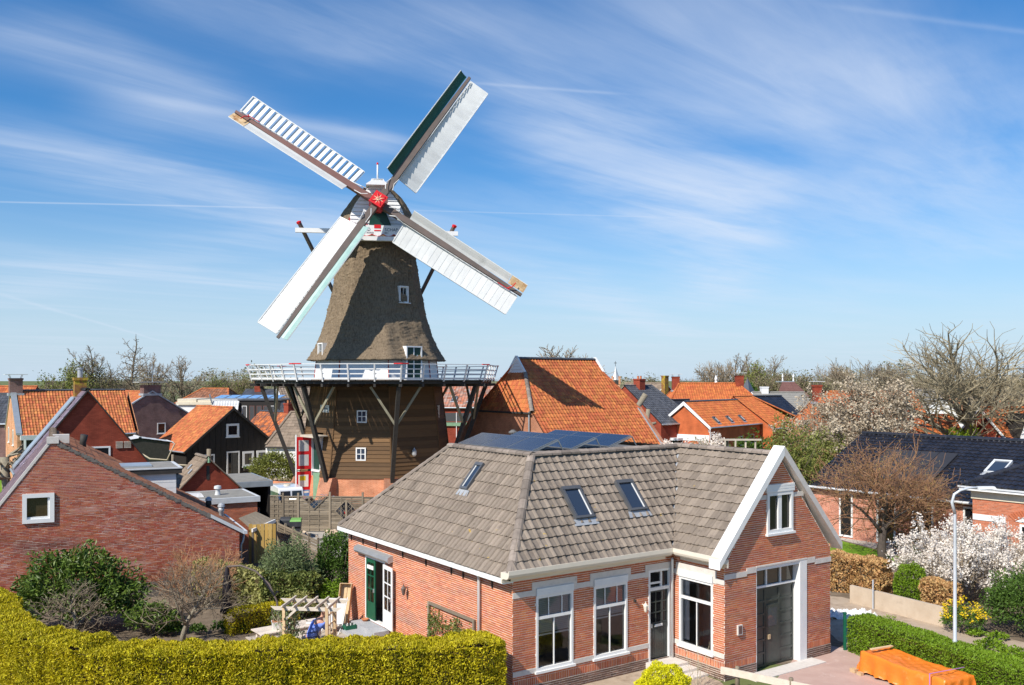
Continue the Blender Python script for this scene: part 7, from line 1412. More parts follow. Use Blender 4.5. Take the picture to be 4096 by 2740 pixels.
# ------------------------------------------------------------------ terrace: pergola, table, person, chairs, planter, crate
TB = lambda x, y: (x, y)
q0 = [gd(1040, 2560)[:2], gd(1060, 2500)[:2], gd(1250, 2440)[:2], gd(1400, 2400)[:2], (-5.9, 34.2), (-.4, 26.2), (-2.5, 25.3), (-7, 25.2)]
sheet('terrace_base', q0, .012, 'slab')
from_px = lambda px, py, z: gd(px, py, z)
TE = thing('terrace', 'beige slab terrace', 'terrace', (-8.4, 27.0, 0), R(34.5)); TE['kind'] = 'structure'; del TE['category']
for i in range(15):
    for k in range(12):
        x, y = i*.62-1.0, k*.62-1.0; wp = TE.matrix_basis @ Vector((x+.3, y+.3, 0))
        if not (25.6 < wp.y < 36.5): continue
        hl_ = HA.matrix_basis.inverted() @ wp
        if hl_.x > -.35 or hl_.y > 10.6 or wp.x < -9.2: continue
        MB().box(x, y, .014, x+.605, y+.605, .045+random.uniform(-.004, .004)).build('slab', 'slab', TE)
PG = thing('pergola', 'small pale timber pergola with trellis sides above the garden table', 'pergola', (-6.3, 28.7, -.26), R(-6))
for y, z in ((-.42, 2.14), (.46, 2.18)): MB().prism([(-1.12, y, z+.11), (-.98, y, z), (.98, y, z), (1.12, y, z+.11)], (0, .04, 0)).build('beam', 'wood_pale', PG)
for k in range(5): x = -.72+k*.36; MB().prism([(x, -.62, 2.29), (x, -.5, 2.24), (x, .58, 2.26), (x, .72, 2.31), (x, .7, 2.34), (x, -.6, 2.32)], (.045, 0, 0)).build('rafter', 'wood_pale', PG)
for x in (-.70, .66):
    for y in (-.38, .44): MB().box(x-.045, y-.045, 0, x+.045, y+.045, 2.26).build('post', 'wood_new', PG)
    for k in range(6): z = .35+k*.32; MB().box(x-.012, -.34, z, x+.012, .40, z+.04).build('trellis_bar', 'wood_new', PG)
    for y in (-.12, .16): MB().box(x+.012, y-.02, .2, x+.03, y+.02, 2.1).build('trellis_bar', 'wood_new', PG)
MB().beam((-.66, -.36, 1.85), (-.32, -.40, 2.16), .05, .07).build('brace', 'wood_pale', PG); MB().beam((.62, .44, 1.8), (.3, .48, 2.2), .05, .07).build('brace', 'wood_pale', PG)
cl = thing('climber', 'thin leafy climber growing up the pergola post', 'climber', PG.matrix_basis @ Vector((-.68, -.1, 0))); t_ = RNG.random(1500); leaves('foliage', np.stack([RNG.normal(0.1, .16, 1500), RNG.normal(0, .22, 1500), .1+t_*2.15], 1), .09, 'leaf_silver', cl); w = Wood(4)
for k in range(6): w.limb((random.uniform(-.1, .1), random.uniform(-.2, .2), 0), (0.05, 0, 1), 1.9, .012, 1, 2, [5], .25, .7, nseg=4)
w.thin.add(w.m.v, w.m.f); w.thin.build('stem', 'twig_pale', cl, fixn=False)
TBL = thing('garden_table', 'long bleached plank garden table behind the pergola', 'table', (-7.45, 30.75, 0), R(38)); 
for k in range(6): MB().box(-1.15, -.44+k*.147, .715, 1.15, -.44+k*.147+.14, .75).build('plank', 'wood_table', TBL)
for x in (-.95, .95):
    for y in (-.32, .34): MB().box(x-.045, y-.045, 0, x+.045, y+.045, .715).build('leg', 'wood_table', TBL)
MB().box(-1.0, -.36, .62, 1.0, -.32, .715).build('apron', 'wood_table', TBL); MB().box(-1.0, .34, .62, 1.0, .38, .715).build('apron', 'wood_table', TBL)
o = thing('table_planter', 'square white planter with wispy plant on the table', 'planter', TBL.matrix_basis @ Vector((-.45, -.10, .752)), R(20)); MB().hexa([(-.15, -.15, 0), (.15, -.15, 0), (.15, .15, 0), (-.15, .15, 0), (-.19, -.19, .26), (.19, -.19, .26), (.19, .19, .26), (-.19, .19, .26)]).build('pot', 'paper_white', o); MB().box(-.17, -.17, .245, .17, .17, .264).build('earth', 'terracotta', o); leaves('foliage', np.stack([RNG.normal(0, .12, 200), RNG.normal(0, .12, 200), RNG.uniform(.26, .7, 200)], 1), .13, 'leaf_silver', o, dirs=np.tile([0, 0, 1.5], (200, 1)), asp=.2)
o = thing('plate', 'white plate on the garden table', 'plate', TBL.matrix_basis @ Vector((.72, -.12, .752))); MB().lathe([(.08, 0), (.15, .012), (.16, .02), (.10, .012)], 20).build('dish', 'paper_white', o, smooth=True)
def garden_chair(loc, rz, label):
    o = thing('garden_chair', label, 'chair', loc, rz, 'black garden chairs at the table'); m = MB()
    for s in (-1, 1): 
        MB().tube([(s*.25, .24, 0), (s*.25, .20, .44), (s*.25, -.2, .46), (s*.25, -.26, 0)], .013, 6).build('leg', 'black_metal', o); MB().tube([(s*.25, .20, .44), (s*.25, .30, .92)], .013, 6).build('back_post', 'black_metal', o); MB().tube([(s*.27, -.2, .46), (s*.28, -.2, .66), (s*.28, .24, .68)], .012, 6).build('armrest', 'black_metal', o)
    MB().box(-.24, -.22, .45, .24, .2, .47).build('seat', 'fabric_black', o)
    for k in range(3): MB().tube([(-.25, .215+k*.035, .55+k*.16), (.25, .215+k*.035, .55+k*.16)], .012, 6).build('back_bar', 'black_metal', o)
    return o
CH1 = (-6.62, 29.75, 0)
garden_chair(CH1, R(-150), 'black metal garden chair holding the person in blue'); garden_chair((-7.35, 29.55, 0), R(-145), 'empty black metal garden chair left of the person in blue')
def skin_mesh(name, parent, verts, edges, radii, mat, sub=2):
    me = bpy.data.meshes.new(name); me.from_pydata(verts, edges, []); o = link(name, me, parent); me.materials.append(MATS[mat]); sk = o.modifiers.new('skin', 'SKIN'); sk.use_smooth_shade = True
    for v, r_ in zip(me.skin_vertices[0].data, radii): v.radius = (r_, r_) if not isinstance(r_, tuple) else r_
    me.skin_vertices[0].data[0].use_root = True; ss = o.modifiers.new('sub', 'SUBSURF'); ss.levels = sub; ss.render_levels = sub; return o
PE = thing('person', 'person in a bright blue top seated at the table, leaning to one side', 'person', (-6.55, 29.82, 0), R(0))
# x right, y away, z up; seated facing the table, upper body leaning to the right
V3 = [(0, .0, .55), (.06, .02, .75), (.17, .05, .98), (.27, .07, 1.16), (.35, .08, 1.25), (.40, .09, 1.33), (.43, .09, 1.46), (-.10, .02, .54), (-.05, .42, .55), (-.04, .45, .12), (-.03, .58, .05), (.11, .03, .54), (.16, .43, .55), (.17, .46, .12), (.18, .59, .05), (.16, .20, 1.14), (.12, .36, .94), (.16, .52, .80), (.19, .58, .79), (.44, -.03, 1.08), (.50, .12, .86), (.46, .36, .79), (.45, .43, .78)]
E3 = [(0, 1), (1, 2), (2, 3), (3, 4), (4, 5), (5, 6), (0, 7), (7, 8), (8, 9), (9, 10), (0, 11), (11, 12), (12, 13), (13, 14), (3, 15), (15, 16), (16, 17), (17, 18), (3, 19), (19, 20), (20, 21), (21, 22)]
R3 = [.15, .15, .165, .13, .06, .055, .10, .11, .08, .06, .05, .11, .08, .06, .05, .065, .05, .036, .032, .065, .05, .036, .032]
skin_mesh('body', PE, V3, E3, R3, 'skin')
i_ = [0, 1, 2, 3, 15, 16, 19, 20]; mp_ = {k: n for n, k in enumerate(i_)}; skin_mesh('top', PE, [V3[k] for k in i_], [(mp_[a], mp_[b2]) for a, b2 in E3 if a in mp_ and b2 in mp_], [.185, .185, .195, .155, .088, .070, .088, .070], 'fabric_blue')
i_ = [0, 7, 8, 9, 11, 12, 13]; mp_ = {k: n for n, k in enumerate(i_)}; skin_mesh('trousers', PE, [V3[k] for k in i_], [(mp_[a], mp_[b2]) for a, b2 in E3 if a in mp_ and b2 in mp_], [.165, .125, .095, .075, .125, .095, .075], 'denim')
m = MB(); m.lathe([(.03, -.13), (.075, -.10), (.098, -.02), (.10, .05), (.075, .11), (.02, .135)], 14, (.435, .09, 1.50)); hd_ = m.build('head', 'skin', PE, smooth=True); m = MB(); m.lathe([(.108, .0), (.112, .05), (.085, .12), (.02, .148)], 14, (.435, .075, 1.50)); m.build('hair', 'hair_grey', hd_, smooth=True); MB().hexa([(.42, .17, 1.47), (.45, .17, 1.47), (.45, .19, 1.47), (.42, .19, 1.47), (.428, .18, 1.52), (.442, .18, 1.52), (.442, .185, 1.52), (.428, .185, 1.52)]).build('nose', 'skin', hd_)
for hx, hy, hz in ((.19, .60, .785), (.45, .46, .782)):
    for k in range(4): 
        w = [(hx-.03+k*.02, hy, hz), (hx-.032+k*.021, hy+.05, hz+.004), (hx-.033+k*.022, hy+.085-.006*abs(k-1.5), hz-.008)]; MB().tube(w, [.011, .010, .008], 6).build('finger', 'skin', PE, smooth=True)
    MB().tube([(hx-.04, hy-.04, hz), (hx-.065, hy-.005, hz-.003), (hx-.06, hy+.03, hz-.006)], [.012, .011, .009], 6).build('thumb', 'skin', PE, smooth=True)
DC = thing('deck_chair', 'pale grey sling lounge chair with white frame behind the pergola', 'chair', (-6.35, 32.7, 0), R(-10)); MB().add([(-.30, -.35, .38), (.30, -.35, .38), (.30, .05, .30), (-.30, .05, .30), (-.34, .42, 1.12), (.34, .42, 1.12), (.31, .2, .62), (-.31, .2, .62)], [(0, 1, 2, 3), (3, 2, 6, 7), (7, 6, 5, 4)]).build('sling', 'fabric_grey', DC, fixn=False)
for s in (-1, 1): MB().tube([(s*.33, -.5, 0), (s*.33, .05, .30), (s*.37, .44, 1.16)], .016, 6).tube([(s*.34, -.4, .38), (s*.34, .5, 0)], .016, 6).build('frame', 'mill_white', DC)
pl = thing('planter_box', 'long wooden trough standing on end against the brick wall', 'planter', HA.matrix_basis @ Vector((-.62, 10.05, 0)), R(34.5)); ax = Vector((.36, .42, 1.35)).normalized(); sx = Vector((.78, -.62, 0)).normalized(); sx = (sx-ax*sx.dot(ax)).normalized(); sy = ax.cross(sx)
def pbx(a0, a1, b0, b1, c0, c1): MB().hexa([sx*a+sy*b2+ax*c for c in (c0, c1) for a, b2 in ((a0, b0), (a1, b0), (a1, b1), (a0, b1))]).build('board', 'wood_new', pl)
pbx(-.20, .20, .0, .02, .05, 1.5); pbx(-.22, -.20, -.22, .02, .05, 1.5); pbx(.20, .22, -.22, .02, .05, 1.5); pbx(-.2, .2, -.22, 0, 1.48, 1.5); pbx(-.2, .2, -.22, 0, .05, .07); pbx(-.03, .03, -.02, 0, .07, 1.48)
cr = thing('bottle_crate', 'dark green crate full of bottles beside the steps', 'crate', HA.matrix_basis @ Vector((-.85, 8.95, .045)), R(34.5)); 
for a in ((-.2, -.15, .0, .2, -.13, .27), (-.2, .13, .0, .2, .15, .27), (-.2, -.13, 0, -.18, .13, .27), (.18, -.13, 0, .2, .13, .27), (-.18, -.13, 0, .18, .13, .03)): MB().box(*a).build('side', 'crate_green', cr)
for i in range(4):
    for k in range(3): MB().lathe([(.033, .03), (.033, .2), (.014, .26), (.014, .31)], 8, (-.135+i*.09, -.085+k*.085, 0)).build('bottle', 'pane_grey' if (i+k) % 3 else 'paper_white', cr, smooth=True)
gs = thing('garden_steps', 'two bluestone steps below the open garden doors', 'steps', HA.matrix_basis @ Vector((0, 8.4, .0)), R(34.5)); MB().box(-.62, -.95, 0, -.045, .95, .32).build('step', 'bluestone', gs); MB().box(-1.12, -.75, 0, -.625, .75, .165).build('step', 'bluestone', gs)
bw_ = thing('clay_bowl', 'small terracotta bowl on the bluestone step', 'bowl', HA.matrix_basis @ Vector((-.2, 9.05, .322))); MB().lathe([(.08, 0), (.13, .07), (.135, .09), (.11, .07), (.05, .03)], 14).build('bowl', 'terracotta', bw_, smooth=True)
tr = thing('wall_trellis', 'framed trellis with dry ivy on the orange brick wall', 'trellis', HA.matrix_basis @ Vector((-.03, 1.9, 0)), R(34.5))
for a in ((-.06, 0, .2, -.0, .08, 1.88), (-.06, 2.72, .2, 0, 2.8, 1.88), (-.06, .08, 1.8, 0, 2.72, 1.88)): MB().box(*a).build('frame_bar', 'wood_grey', tr)
n = 2600; P = np.stack([RNG.uniform(-.16, -.04, n), RNG.uniform(.1, 2.7, n), 1.75*RNG.random(n)**.8], 1); P = P[lumpy(P*2, 1, 1.5, 4)+RNG.normal(0, .3, len(P))+1.0-P[:, 2]*.35 > .1]; leaves('foliage', P, .10, 'leaf_ivy', tr)
PA = thing('parasol', 'closed black parasol hanging from a curved cantilever arm', 'parasol', (-10.1, 32.6, 0)); MB().tube([(0, 0, 2.36), (.5, -.02, 2.40), (1.05, -.1, 2.22), (1.55, -.2, 1.78), (1.85, -.3, 1.2), (1.98, -.35, 0)], .035, 8).build('arm', 'stock_steel', PA, smooth=True)
prof = [(.02, 2.38), (.05, 2.30), (.09, 2.05), (.13, 1.7), (.15, 1.35), (.10, 1.22), (.17, .95), (.21, .74), (.0, .76)]; m = MB(); n = 16; vs = [(r_*(1+.22*(-1)**k)*math.cos(2*math.pi*k/n), r_*(1+.22*(-1)**k)*math.sin(2*math.pi*k/n), z) for r_, z in prof for k in range(n)]; m.add(vs, [(i*n+k, i*n+(k+1) % n, (i+1)*n+(k+1) % n, (i+1)*n+k) for i in range(len(prof)-1) for k in range(n)]); m.build('canopy', 'fabric_black', PA, smooth=True); MB().tube([(1.3, -.15, 2.0), (1.75, -.27, 1.4), (1.86, -.3, 1.55)], .05, 8).build('crank', 'black_metal', PA)
for s in (-1, 1): MB().box(1.98-.5*(s > 0)-.05, -.40, 0, 1.98+.5*(s < 0)+.05, -.30, .06).build('foot', 'black_metal', PA)
gw = thing('garden_screen', 'low weathered concrete and board garden screen below the old brick gable', 'garden wall', (-19.2, 35.75, 0), R(29))
for k in range(10): MB().box(k*.92, -.06, 0, k*.92+.9, 0, .46).build('panel', 'concrete_dark', gw)
o = thing('cream_timber_frame', 'pale timber frame standing in the allotment behind the ridge', 'frame', at(2900, 1752, 66)-Vector((0, 0, at(2900, 1752, 66).z)))
for x, y in ((0, 0), (.75, 0), (1.5, .1), (2.2, .1)): MB().box(x-.05, y-.05, 0, x+.05, y+.05, 4.6).build('post', 'wood_pale', o)
MB().box(-.4, -.05, 4.6, 2.6, .12, 4.72).build('beam', 'wood_pale', o)
# ------------------------------------------------------------------ hedges and shrubs near the camera
hp = [(-17.6, 30.6), (-16.2, 28.95), (-14.86, 26.95), (-13.8, 25.85), (-12.9, 25.25), (-11.7, 24.65), (-10.5, 24.15), (-8.9, 23.95), (-7.06, 24.2), (-4.38, 24.35), (-1.9, 24.45), (-.9, 24.75), (-.46, 25.0)]
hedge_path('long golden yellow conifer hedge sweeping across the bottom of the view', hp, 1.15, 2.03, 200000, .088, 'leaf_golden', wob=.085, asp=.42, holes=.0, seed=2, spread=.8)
hedge_path('clipped bright green box hedge beside the orange tarpaulin', [(11.55, 30.6), (12.3, 29.0), (13.2, 27.1), (13.95, 25.5), (14.2, 24.9)], 1.05, 1.16, 32000, .07, 'leaf_box', core='leaf_golden_inner', wob=.03, asp=.5, round_=.2)
hedge_path('ivy clad garden wall of cream and green leaves behind the parasol', [(-13.2, 38.6), (-11.4, 37.6), (-10.2, 36.6), (-9.3, 36.0)], .5, 1.45, 9000, .13, 'leaf_variegated', wob=.10, asp=.8, holes=.45, name='ivy_wall', cat='ivy wall', seed=6)
hedge_path('ivy hedge of dark green leaves behind the terrace shrubs', [(-9.6, 35.9), (-8.4, 35.4), (-7.4, 35.0)], .6, 1.5, 6000, .12, 'leaf_ivy', wob=.12, asp=.7, holes=.3, name='ivy_hedge', cat='hedge', seed=7)
hedge_path('low golden hedge behind the garden table', [(-10.0, 32.4), (-8.9, 33.4), (-8.0, 34.1)], .6, .85, 6000, .08, 'leaf_golden', wob=.05, asp=.45)
hedge_path('brown beech hedge holding dead leaves behind the concrete wall', [(13.0, 40.2), (14.6, 38.8), (15.4, 37.8)], .9, 1.55, 11000, .11, 'leaf_beech', core='bark', wob=.10, asp=.65, holes=.3, name='beech_hedge', seed=4)
hedge_path('short brown beech hedge right of the round green bush', [(16.35, 36.2), (16.9, 35.1)], .7, 1.2, 3500, .11, 'leaf_beech', core='bark', wob=.10, asp=.65, holes=.3, name='beech_hedge', seed=5)
shrub('glossy laurel bush below the old brick gable', (-15.6, 33.0, 0), (2.35, 1.1, 1.7), 9000, .21, 'leaf_laurel', seed=3, asp=.36, lump=.2, flat=.4)
shrub('low dark laurel bush beside the small bare tree', (-12.7, 32.4, 0), (1.0, .8, .7), 1500, .18, 'leaf_laurel', seed=4, asp=.36)
shrub('tall grey green shrub behind the pergola', (-8.75, 36.2, 0), (1.15, .9, 1.6), 9000, .14, 'leaf_silver', seed=5, asp=.28, lump=.25, flat=.6, shell=.3)
shrub('spreading grey green shrub in front of the lean-to', (-9.6, 37.9, 0), (1.0, .9, 1.25), 5000, .13, 'leaf_silver', seed=9, asp=.3, lump=.28, flat=.5, shell=.3)
shrub('round dark green shrub against the corner of the brick house', (-7.2, 37.6, 0), (.95, .9, 1.65), 9000, .11, 'leaf_green', seed=6, asp=.5, lump=.15, flat=.6)
shrub('low green shrub under the brick house corner', (-6.9, 35.4, 0), (.6, .6, .75), 3500, .08, 'leaf_box', seed=7)
shrub('small yellow green shrub between terrace and ivy', (-7.9, 34.5, 0), (.6, .5, .6), 1600, .09, 'leaf_variegated', seed=8)
for k, (px, py) in enumerate(((660, 2535), (705, 2530), (790, 2530), (880, 2522), (960, 2522))):
    p = gd(px, py+8); shrub(('leafy ground plant, leftmost of five in the soil bed', 'leafy ground plant, second of five in the soil bed', 'leafy ground plant, third of five in the soil bed', 'leafy ground plant, fourth of five in the soil bed', 'leafy ground plant, nearest of five to the table')[k], (p.x, p.y, 0), (.32, .3, .25), 350, .1, 'leaf_green', name='plant', cat='plant', seed=k, stems=False, group='ground plants in the soil bed')
shrub('bright yellow conifer bush in front of the house door', (4.15, 25.1, 0), (.76, .7, .72), 15000, .062, 'leaf_lime', seed=11, asp=.45, lump=.14, flat=.3, shell=.75)
o = thing('dry_shrub', 'thin leafless twigs beside the front steps', 'shrub', (5.25, 26.6, 0)); w = Wood(21)
for k in range(9): w.limb((random.uniform(-.3, .3), random.uniform(-.2, .2), 0), (random.uniform(-.25, .25), random.uniform(-.2, .2), 1), random.uniform(.7, 1.2), .008, 1, 2, [3], .4, .4, nseg=3, minr=.004)
w.thin.add(w.m.v, w.m.f); w.thin.build('stem', 'twig_pale', o, fixn=False)
shrub('round bright green bush between the beech hedges', (16.0, 36.9, 0), (.70, .65, .95), 7000, .085, 'leaf_box', seed=12, lump=.08, flat=.6, shell=.7)
shrub('large dark green evergreen bush at the right edge', (18.7, 32.6, 0), (1.9, 1.7, 1.35), 14000, .10, 'leaf_green', seed=13, lump=.18, flat=.5)
shrub('second green evergreen bush low at the right edge', (18.9, 30.4, 0), (1.1, 1.2, 1.0), 7000, .10, 'leaf_green', seed=14, lump=.18, flat=.5)
o = shrub('yellow flowering wallflower plants beside the lamp post', (16.05, 32.7, 0), (.8, .7, .55), 1500, .09, 'leaf_green', name='flowers', cat='flowers', seed=15); P, d = blob_points(60, (.8, .7, .6), 3, .1, .8); P[:, 2] += .55; Q = np.repeat(P, 10, 0)+RNG.normal(0, .045, (600, 3)); leaves('blossom', Q, .065, 'petal_yellow', o, asp=.8)
for k, (px, py, sz, num) in enumerate(((3870, 2620, .35, 300), (3960, 2600, .45, 450), (4060, 2640, .5, 500), (3990, 2560, .35, 250), (3900, 2545, .3, 250), (3480, 2470, .2, 60), (3560, 2480, .22, 60))):
    p = gd(px, py); shrub(('low green weeds by the lamp post', 'low leafy weeds right of the lamp post', 'broad leafy weeds in the lower right corner', 'small weeds under the dark green bush', 'light green weeds under the yellow flowers', 'sparse grassy tuft behind the clipped hedge', 'second grassy tuft nearer the concrete wall end')[k], (p.x, p.y, 0), (sz, sz, sz*.5), num, .1 if k < 5 else .16, 'leaf_box', name='weeds', cat='weeds', seed=30+k, stems=False, asp=.6 if k < 5 else .12)
for k, (px, py, rx, rz_) in enumerate(((3330, 2135, .9, .5), (3440, 2150, 1.0, .35), (3640, 2205, .9, .35), (3700, 2235, .8, .45), (3800, 2250, .7, .5))):
    p = gd(px, py); shrub(('green border plants, leftmost by the villa wall', 'green border plants below the first villa door', 'green border plants below the middle villa window', 'green border plants right of the tree trunk', 'green border plants nearest the blossom bush')[k], (p.x, p.y, 0), (rx, .5, rz_), 1300, .12, 'leaf_green', name='border_plants', cat='plants', seed=40+k, stems=False)
# blossom bush: white flower clusters on thin stems
def blossom(label, loc, rad, clusters, per, size, mat, kind='bush', h=3.0, seed=1, width=1.0, name='blossom_bush', cat='blossom bush', bark='bark_grey', spread=.07):
    root = thing(name, label, cat, loc); w = proto_tree(kind, seed); zs = [v[2] for v in w.thin.v]; sc = h/max(zs); a = w.m.build('trunk', bark, root, smooth=True, fixn=False) if w.m.v else None; b2 = w.thin.build('branches', 'twig', root, fixn=False)
    for q in (a, b2):
        if q: q.scale = (sc*width, sc*width, sc)
    T = np.array([tuple(t) for t in w.tips])*np.array([sc*width, sc*width, sc]); T = T[RNG.integers(0, len(T), clusters)]+RNG.normal(0, .10, (clusters, 3)); n = RNG.poisson(per, clusters)+2
    leaves('blossom', np.repeat(T, n, 0)+RNG.normal(0, spread, (n.sum(), 3)), size, mat, root, asp=.85); return root
blossom('big white blossoming bush in front of the villa', (18.1, 37.4, 0), None, 1200, 13, .08, 'petal_white', h=3.3, seed=3, width=1.15)
blossom('smaller white blossoming bush at the right edge beside the wing', (20.4, 38.0, 0), None, 900, 12, .08, 'petal_white', h=3.2, seed=5, width=1.15)
blossom('white blossoming bush before the orange cottage', at(2780, 1790, 72)-Vector((0, 0, at(2780, 1790, 72).z)), None, 1100, 12, .13, 'petal_white', h=4.9, seed=6, width=.95, spread=.12)
blossom('cream blossoming tree rising above the black villa roof', (23.4, 62, 0), None, 1700, 6, .15, 'petal_cream', kind='dome', h=9.6, seed=7, width=1.0, name='blossom_tree', cat='tree', bark='bark_dark', spread=.13)
# bare trees close by
def near_tree(label, loc, kind, h, seed, width, bark, twig, name='tree', extra=None):
    return bare_tree(label, loc, kind, h, seed, bark, twig, width=width, name=name)
rt = thing('budding_tree', 'reddish brown budding tree on the lawn before the villa', 'tree', (18.3, 45.3, 0)); w = Wood(8)
w.limb((0, 0, -.1), (-.08, 0, 1), 1.5, .12, 0, 4, [8, 5, 5, 4], .95, .85, up=.30, wob=.18, nseg=4, minr=.0040, start=.45, kr=.58)
tz = max(v[2] for v in w.thin.v); sc = 6.5/tz; a = w.m.build('trunk', 'bark_dark', rt, smooth=True, fixn=False); b2 = w.thin.build('crown', 'twig_red', rt, fixn=False); tx = max(abs(v[0]) for v in w.thin.v); 
for q in (a, b2): q.scale = (5.6/tx, 4.6/tx, sc)
T = np.array([tuple(t) for t in w.tips])*np.array([5.6/tx, 4.6/tx, sc]); i = RNG.integers(0, len(T), 3500); leaves('buds', T[i]+RNG.normal(0, .14, (3500, 3)), .12, 'twig_red', rt, asp=.12, dirs=np.tile([0, 0, .9], (3500, 1))); i = RNG.integers(0, len(T), 3500); leaves('catkins', T[i]+RNG.normal(0, .14, (3500, 3)), .13, 'twig_gold', rt, asp=.12, dirs=np.tile([0, 0, .6], (3500, 1)))
near_tree('small bare fruit tree in the soil bed behind the golden hedge', (-11.35, 31.6, 0), 'small', 3.0, 12, 1.12, 'bark_grey', 'twig', 'fruit_tree')
near_tree('leafless twiggy shrub in front of the laurel bush', (-14.9, 31.4, 0), 'small', 2.3, 14, 1.3, 'bark_grey', 'twig', 'fruit_tree')
near_tree('thin reddish leafless shrub against the old brick gable', (-12.4, 36.5, 0), 'bush', 2.6, 15, 1.1, 'bark_grey', 'twig_red', 'shrub')
near_tree('great spreading bare tree at the right behind the black roof', (35.8, 70.5, 0), 'dome', 13.2, 31, 1.5, 'bark_grey', 'twig_olive')
near_tree('second bare tree crowding the right edge', (42.5, 76, 0), 'dome', 10.2, 33, 1.0, 'bark_grey', 'twig_olive')
shrub('yellow green conifer behind the black villa roof', (32.2, 66, 0), (2.1, 1.6, 3.2), 6500, .24, 'leaf_conifer', name='conifer', cat='conifer', seed=17, asp=.3, lump=.2, flat=.6)
shrub('tall pale green bamboo like bush between house and villa', (16.6, 55, 0), (1.9, 1.6, 3.8), 11000, .26, 'leaf_spring', seed=18, asp=.22, lump=.25, flat=.7, shell=.25)
shrub('second pale green bush in front of the long orange house', (20.5, 60, 0), (2.0, 1.6, 3.3), 8000, .28, 'leaf_spring', seed=19, asp=.22, lump=.25, flat=.7, shell=.25)
shrub('green undergrowth behind the gabled wing of the house', (13.6, 60, 0), (2.6, 1.4, 2.3), 7000, .24, 'leaf_spring', seed=20, asp=.22, lump=.3, flat=.7)
shrub('overgrown grasses around the timber frame', (14.2, 66, 0), (3.0, 1.2, 2.6), 6000, .4, 'leaf_olive', seed=21, asp=.08, lump=.3, flat=.6, spread=.5)
shrub('dark green bush below the skylight cottage wall', (20.4, 78, 0), (2.4, 1.4, 2.5), 4000, .25, 'leaf_green', seed=22, lump=.3, flat=.6)
shrub('orange flowering bush at the foot of the green shed', at(2675, 1770, 76)-Vector((0, 0, at(2675, 1770, 76).z)), (.7, .7, 2.0), 1500, .2, 'leaf_olive', seed=23, flat=.7)
p = gd(1150, 1915); shrub('sunlit green bush before the white outbuilding', (p.x-.3, 80, 0), (2.1, 1.0, 1.6), 8000, .2, 'leaf_spring', seed=24, asp=.4, lump=.25, flat=.6)
o = thing('planting_kerb', 'low brick kerb around the bush by the white outbuilding', 'kerb', (p.x-2.6, 79.0, 0)); MB().beam((0, 0, .15), (2.6, -.4, .15), .25, .3).beam((2.6, -.4, .15), (4.6, -1.3, .15), .25, .3).build('kerb', 'brick_mill_base', o)
# pollard and espalier at the left
po = thing('pollard_tree', 'knobbly pollarded tree at the left edge', 'tree', at(18, 1950, 52)-Vector((0, 0, at(18, 1950, 52).z))); m = MB(); m.tube([(0, 0, 0), (.1, 0, 2.6), (.0, 0, 4.6)], [.24, .20, .26], 8); m.tube([(.55, .3, 0), (.5, .3, 4.5)], [.16, .2], 8); m.build('trunk', 'bark_grey', po, smooth=True); w = Wood(40)
for k in range(16): w.limb((random.uniform(-.1, .5), 0, random.uniform(3.3, 4.9)), (random.uniform(-1, 1.2), random.uniform(-.6, .6), random.uniform(-.1, .5)), random.uniform(.5, 1.3), .10, 1, 2, [2], .4, .6, nseg=3, minr=.03)
w.thin.add(w.m.v, w.m.f); w.thin.build('knobs', 'bark_grey', po, fixn=False)
es = thing('trained_lime', 'trained pale branches tied along a frame before the black barn', 'tree', at(560, 1850, 66)-Vector((0, 0, at(560, 1850, 66).z))); m = MB(); m.tube([(0, 0, 0), (.05, 0, 3.7)], [.10, .09], 7); m.tube([(2.3, 0, 0), (2.35, 0, 3.6)], [.1, .09], 7); m.tube([(4.9, 0, 0), (4.95, 0, 4.0)], [.12, .16], 7); m.build('trunk', 'wood_grey', es, smooth=True)
m = MB(); m.tube([(-1.6, 0, 3.3), (-.6, 0, 3.1), (.05, 0, 3.7), (.7, 0, 3.3), (1.9, .1, 3.2), (2.5, 0, 4.4)], [.03, .05, .07, .06, .05, .05], 6); m.tube([(.9, 0, 2.8), (2.3, 0, 2.9), (3.8, 0, 2.8), (4.9, 0, 2.5)], .05, 6); m.build('branch', 'twig_pale', es, smooth=True)
rs = gable('low flat porch roof with white edge beneath the purple brick gable', 560, 1752, 76, 60, 2.3, 2.3, 3.0, 3.75, wall='mill_trim', rR='zinc_white', prof='flat', tw=.9, th=.9, name='porch', cat='porch', gutter='white_paint')
st_ = thing('cut_tree_stump', 'sawn off pollard trunk rising beside the orange barn', 'tree', at(2560, 1690, 80)-Vector((0, 0, at(2560, 1690, 80).z))); m = MB(); m.tube([(-1.0, 0, 0), (-.9, 0, 5.0), (-.2, 0, 6.6), (.5, 0, 7.7)], [.3, .28, .24, .26], 8); m.tube([(.55, .3, 0), (.5, .2, 4.6), (.75, .1, 6.4)], [.2, .18, .2], 8); m.tube([(.5, .2, 5.0), (1.4, .0, 5.2)], [.15, .12], 7); m.build('trunk', 'bark_grey', st_, smooth=True)

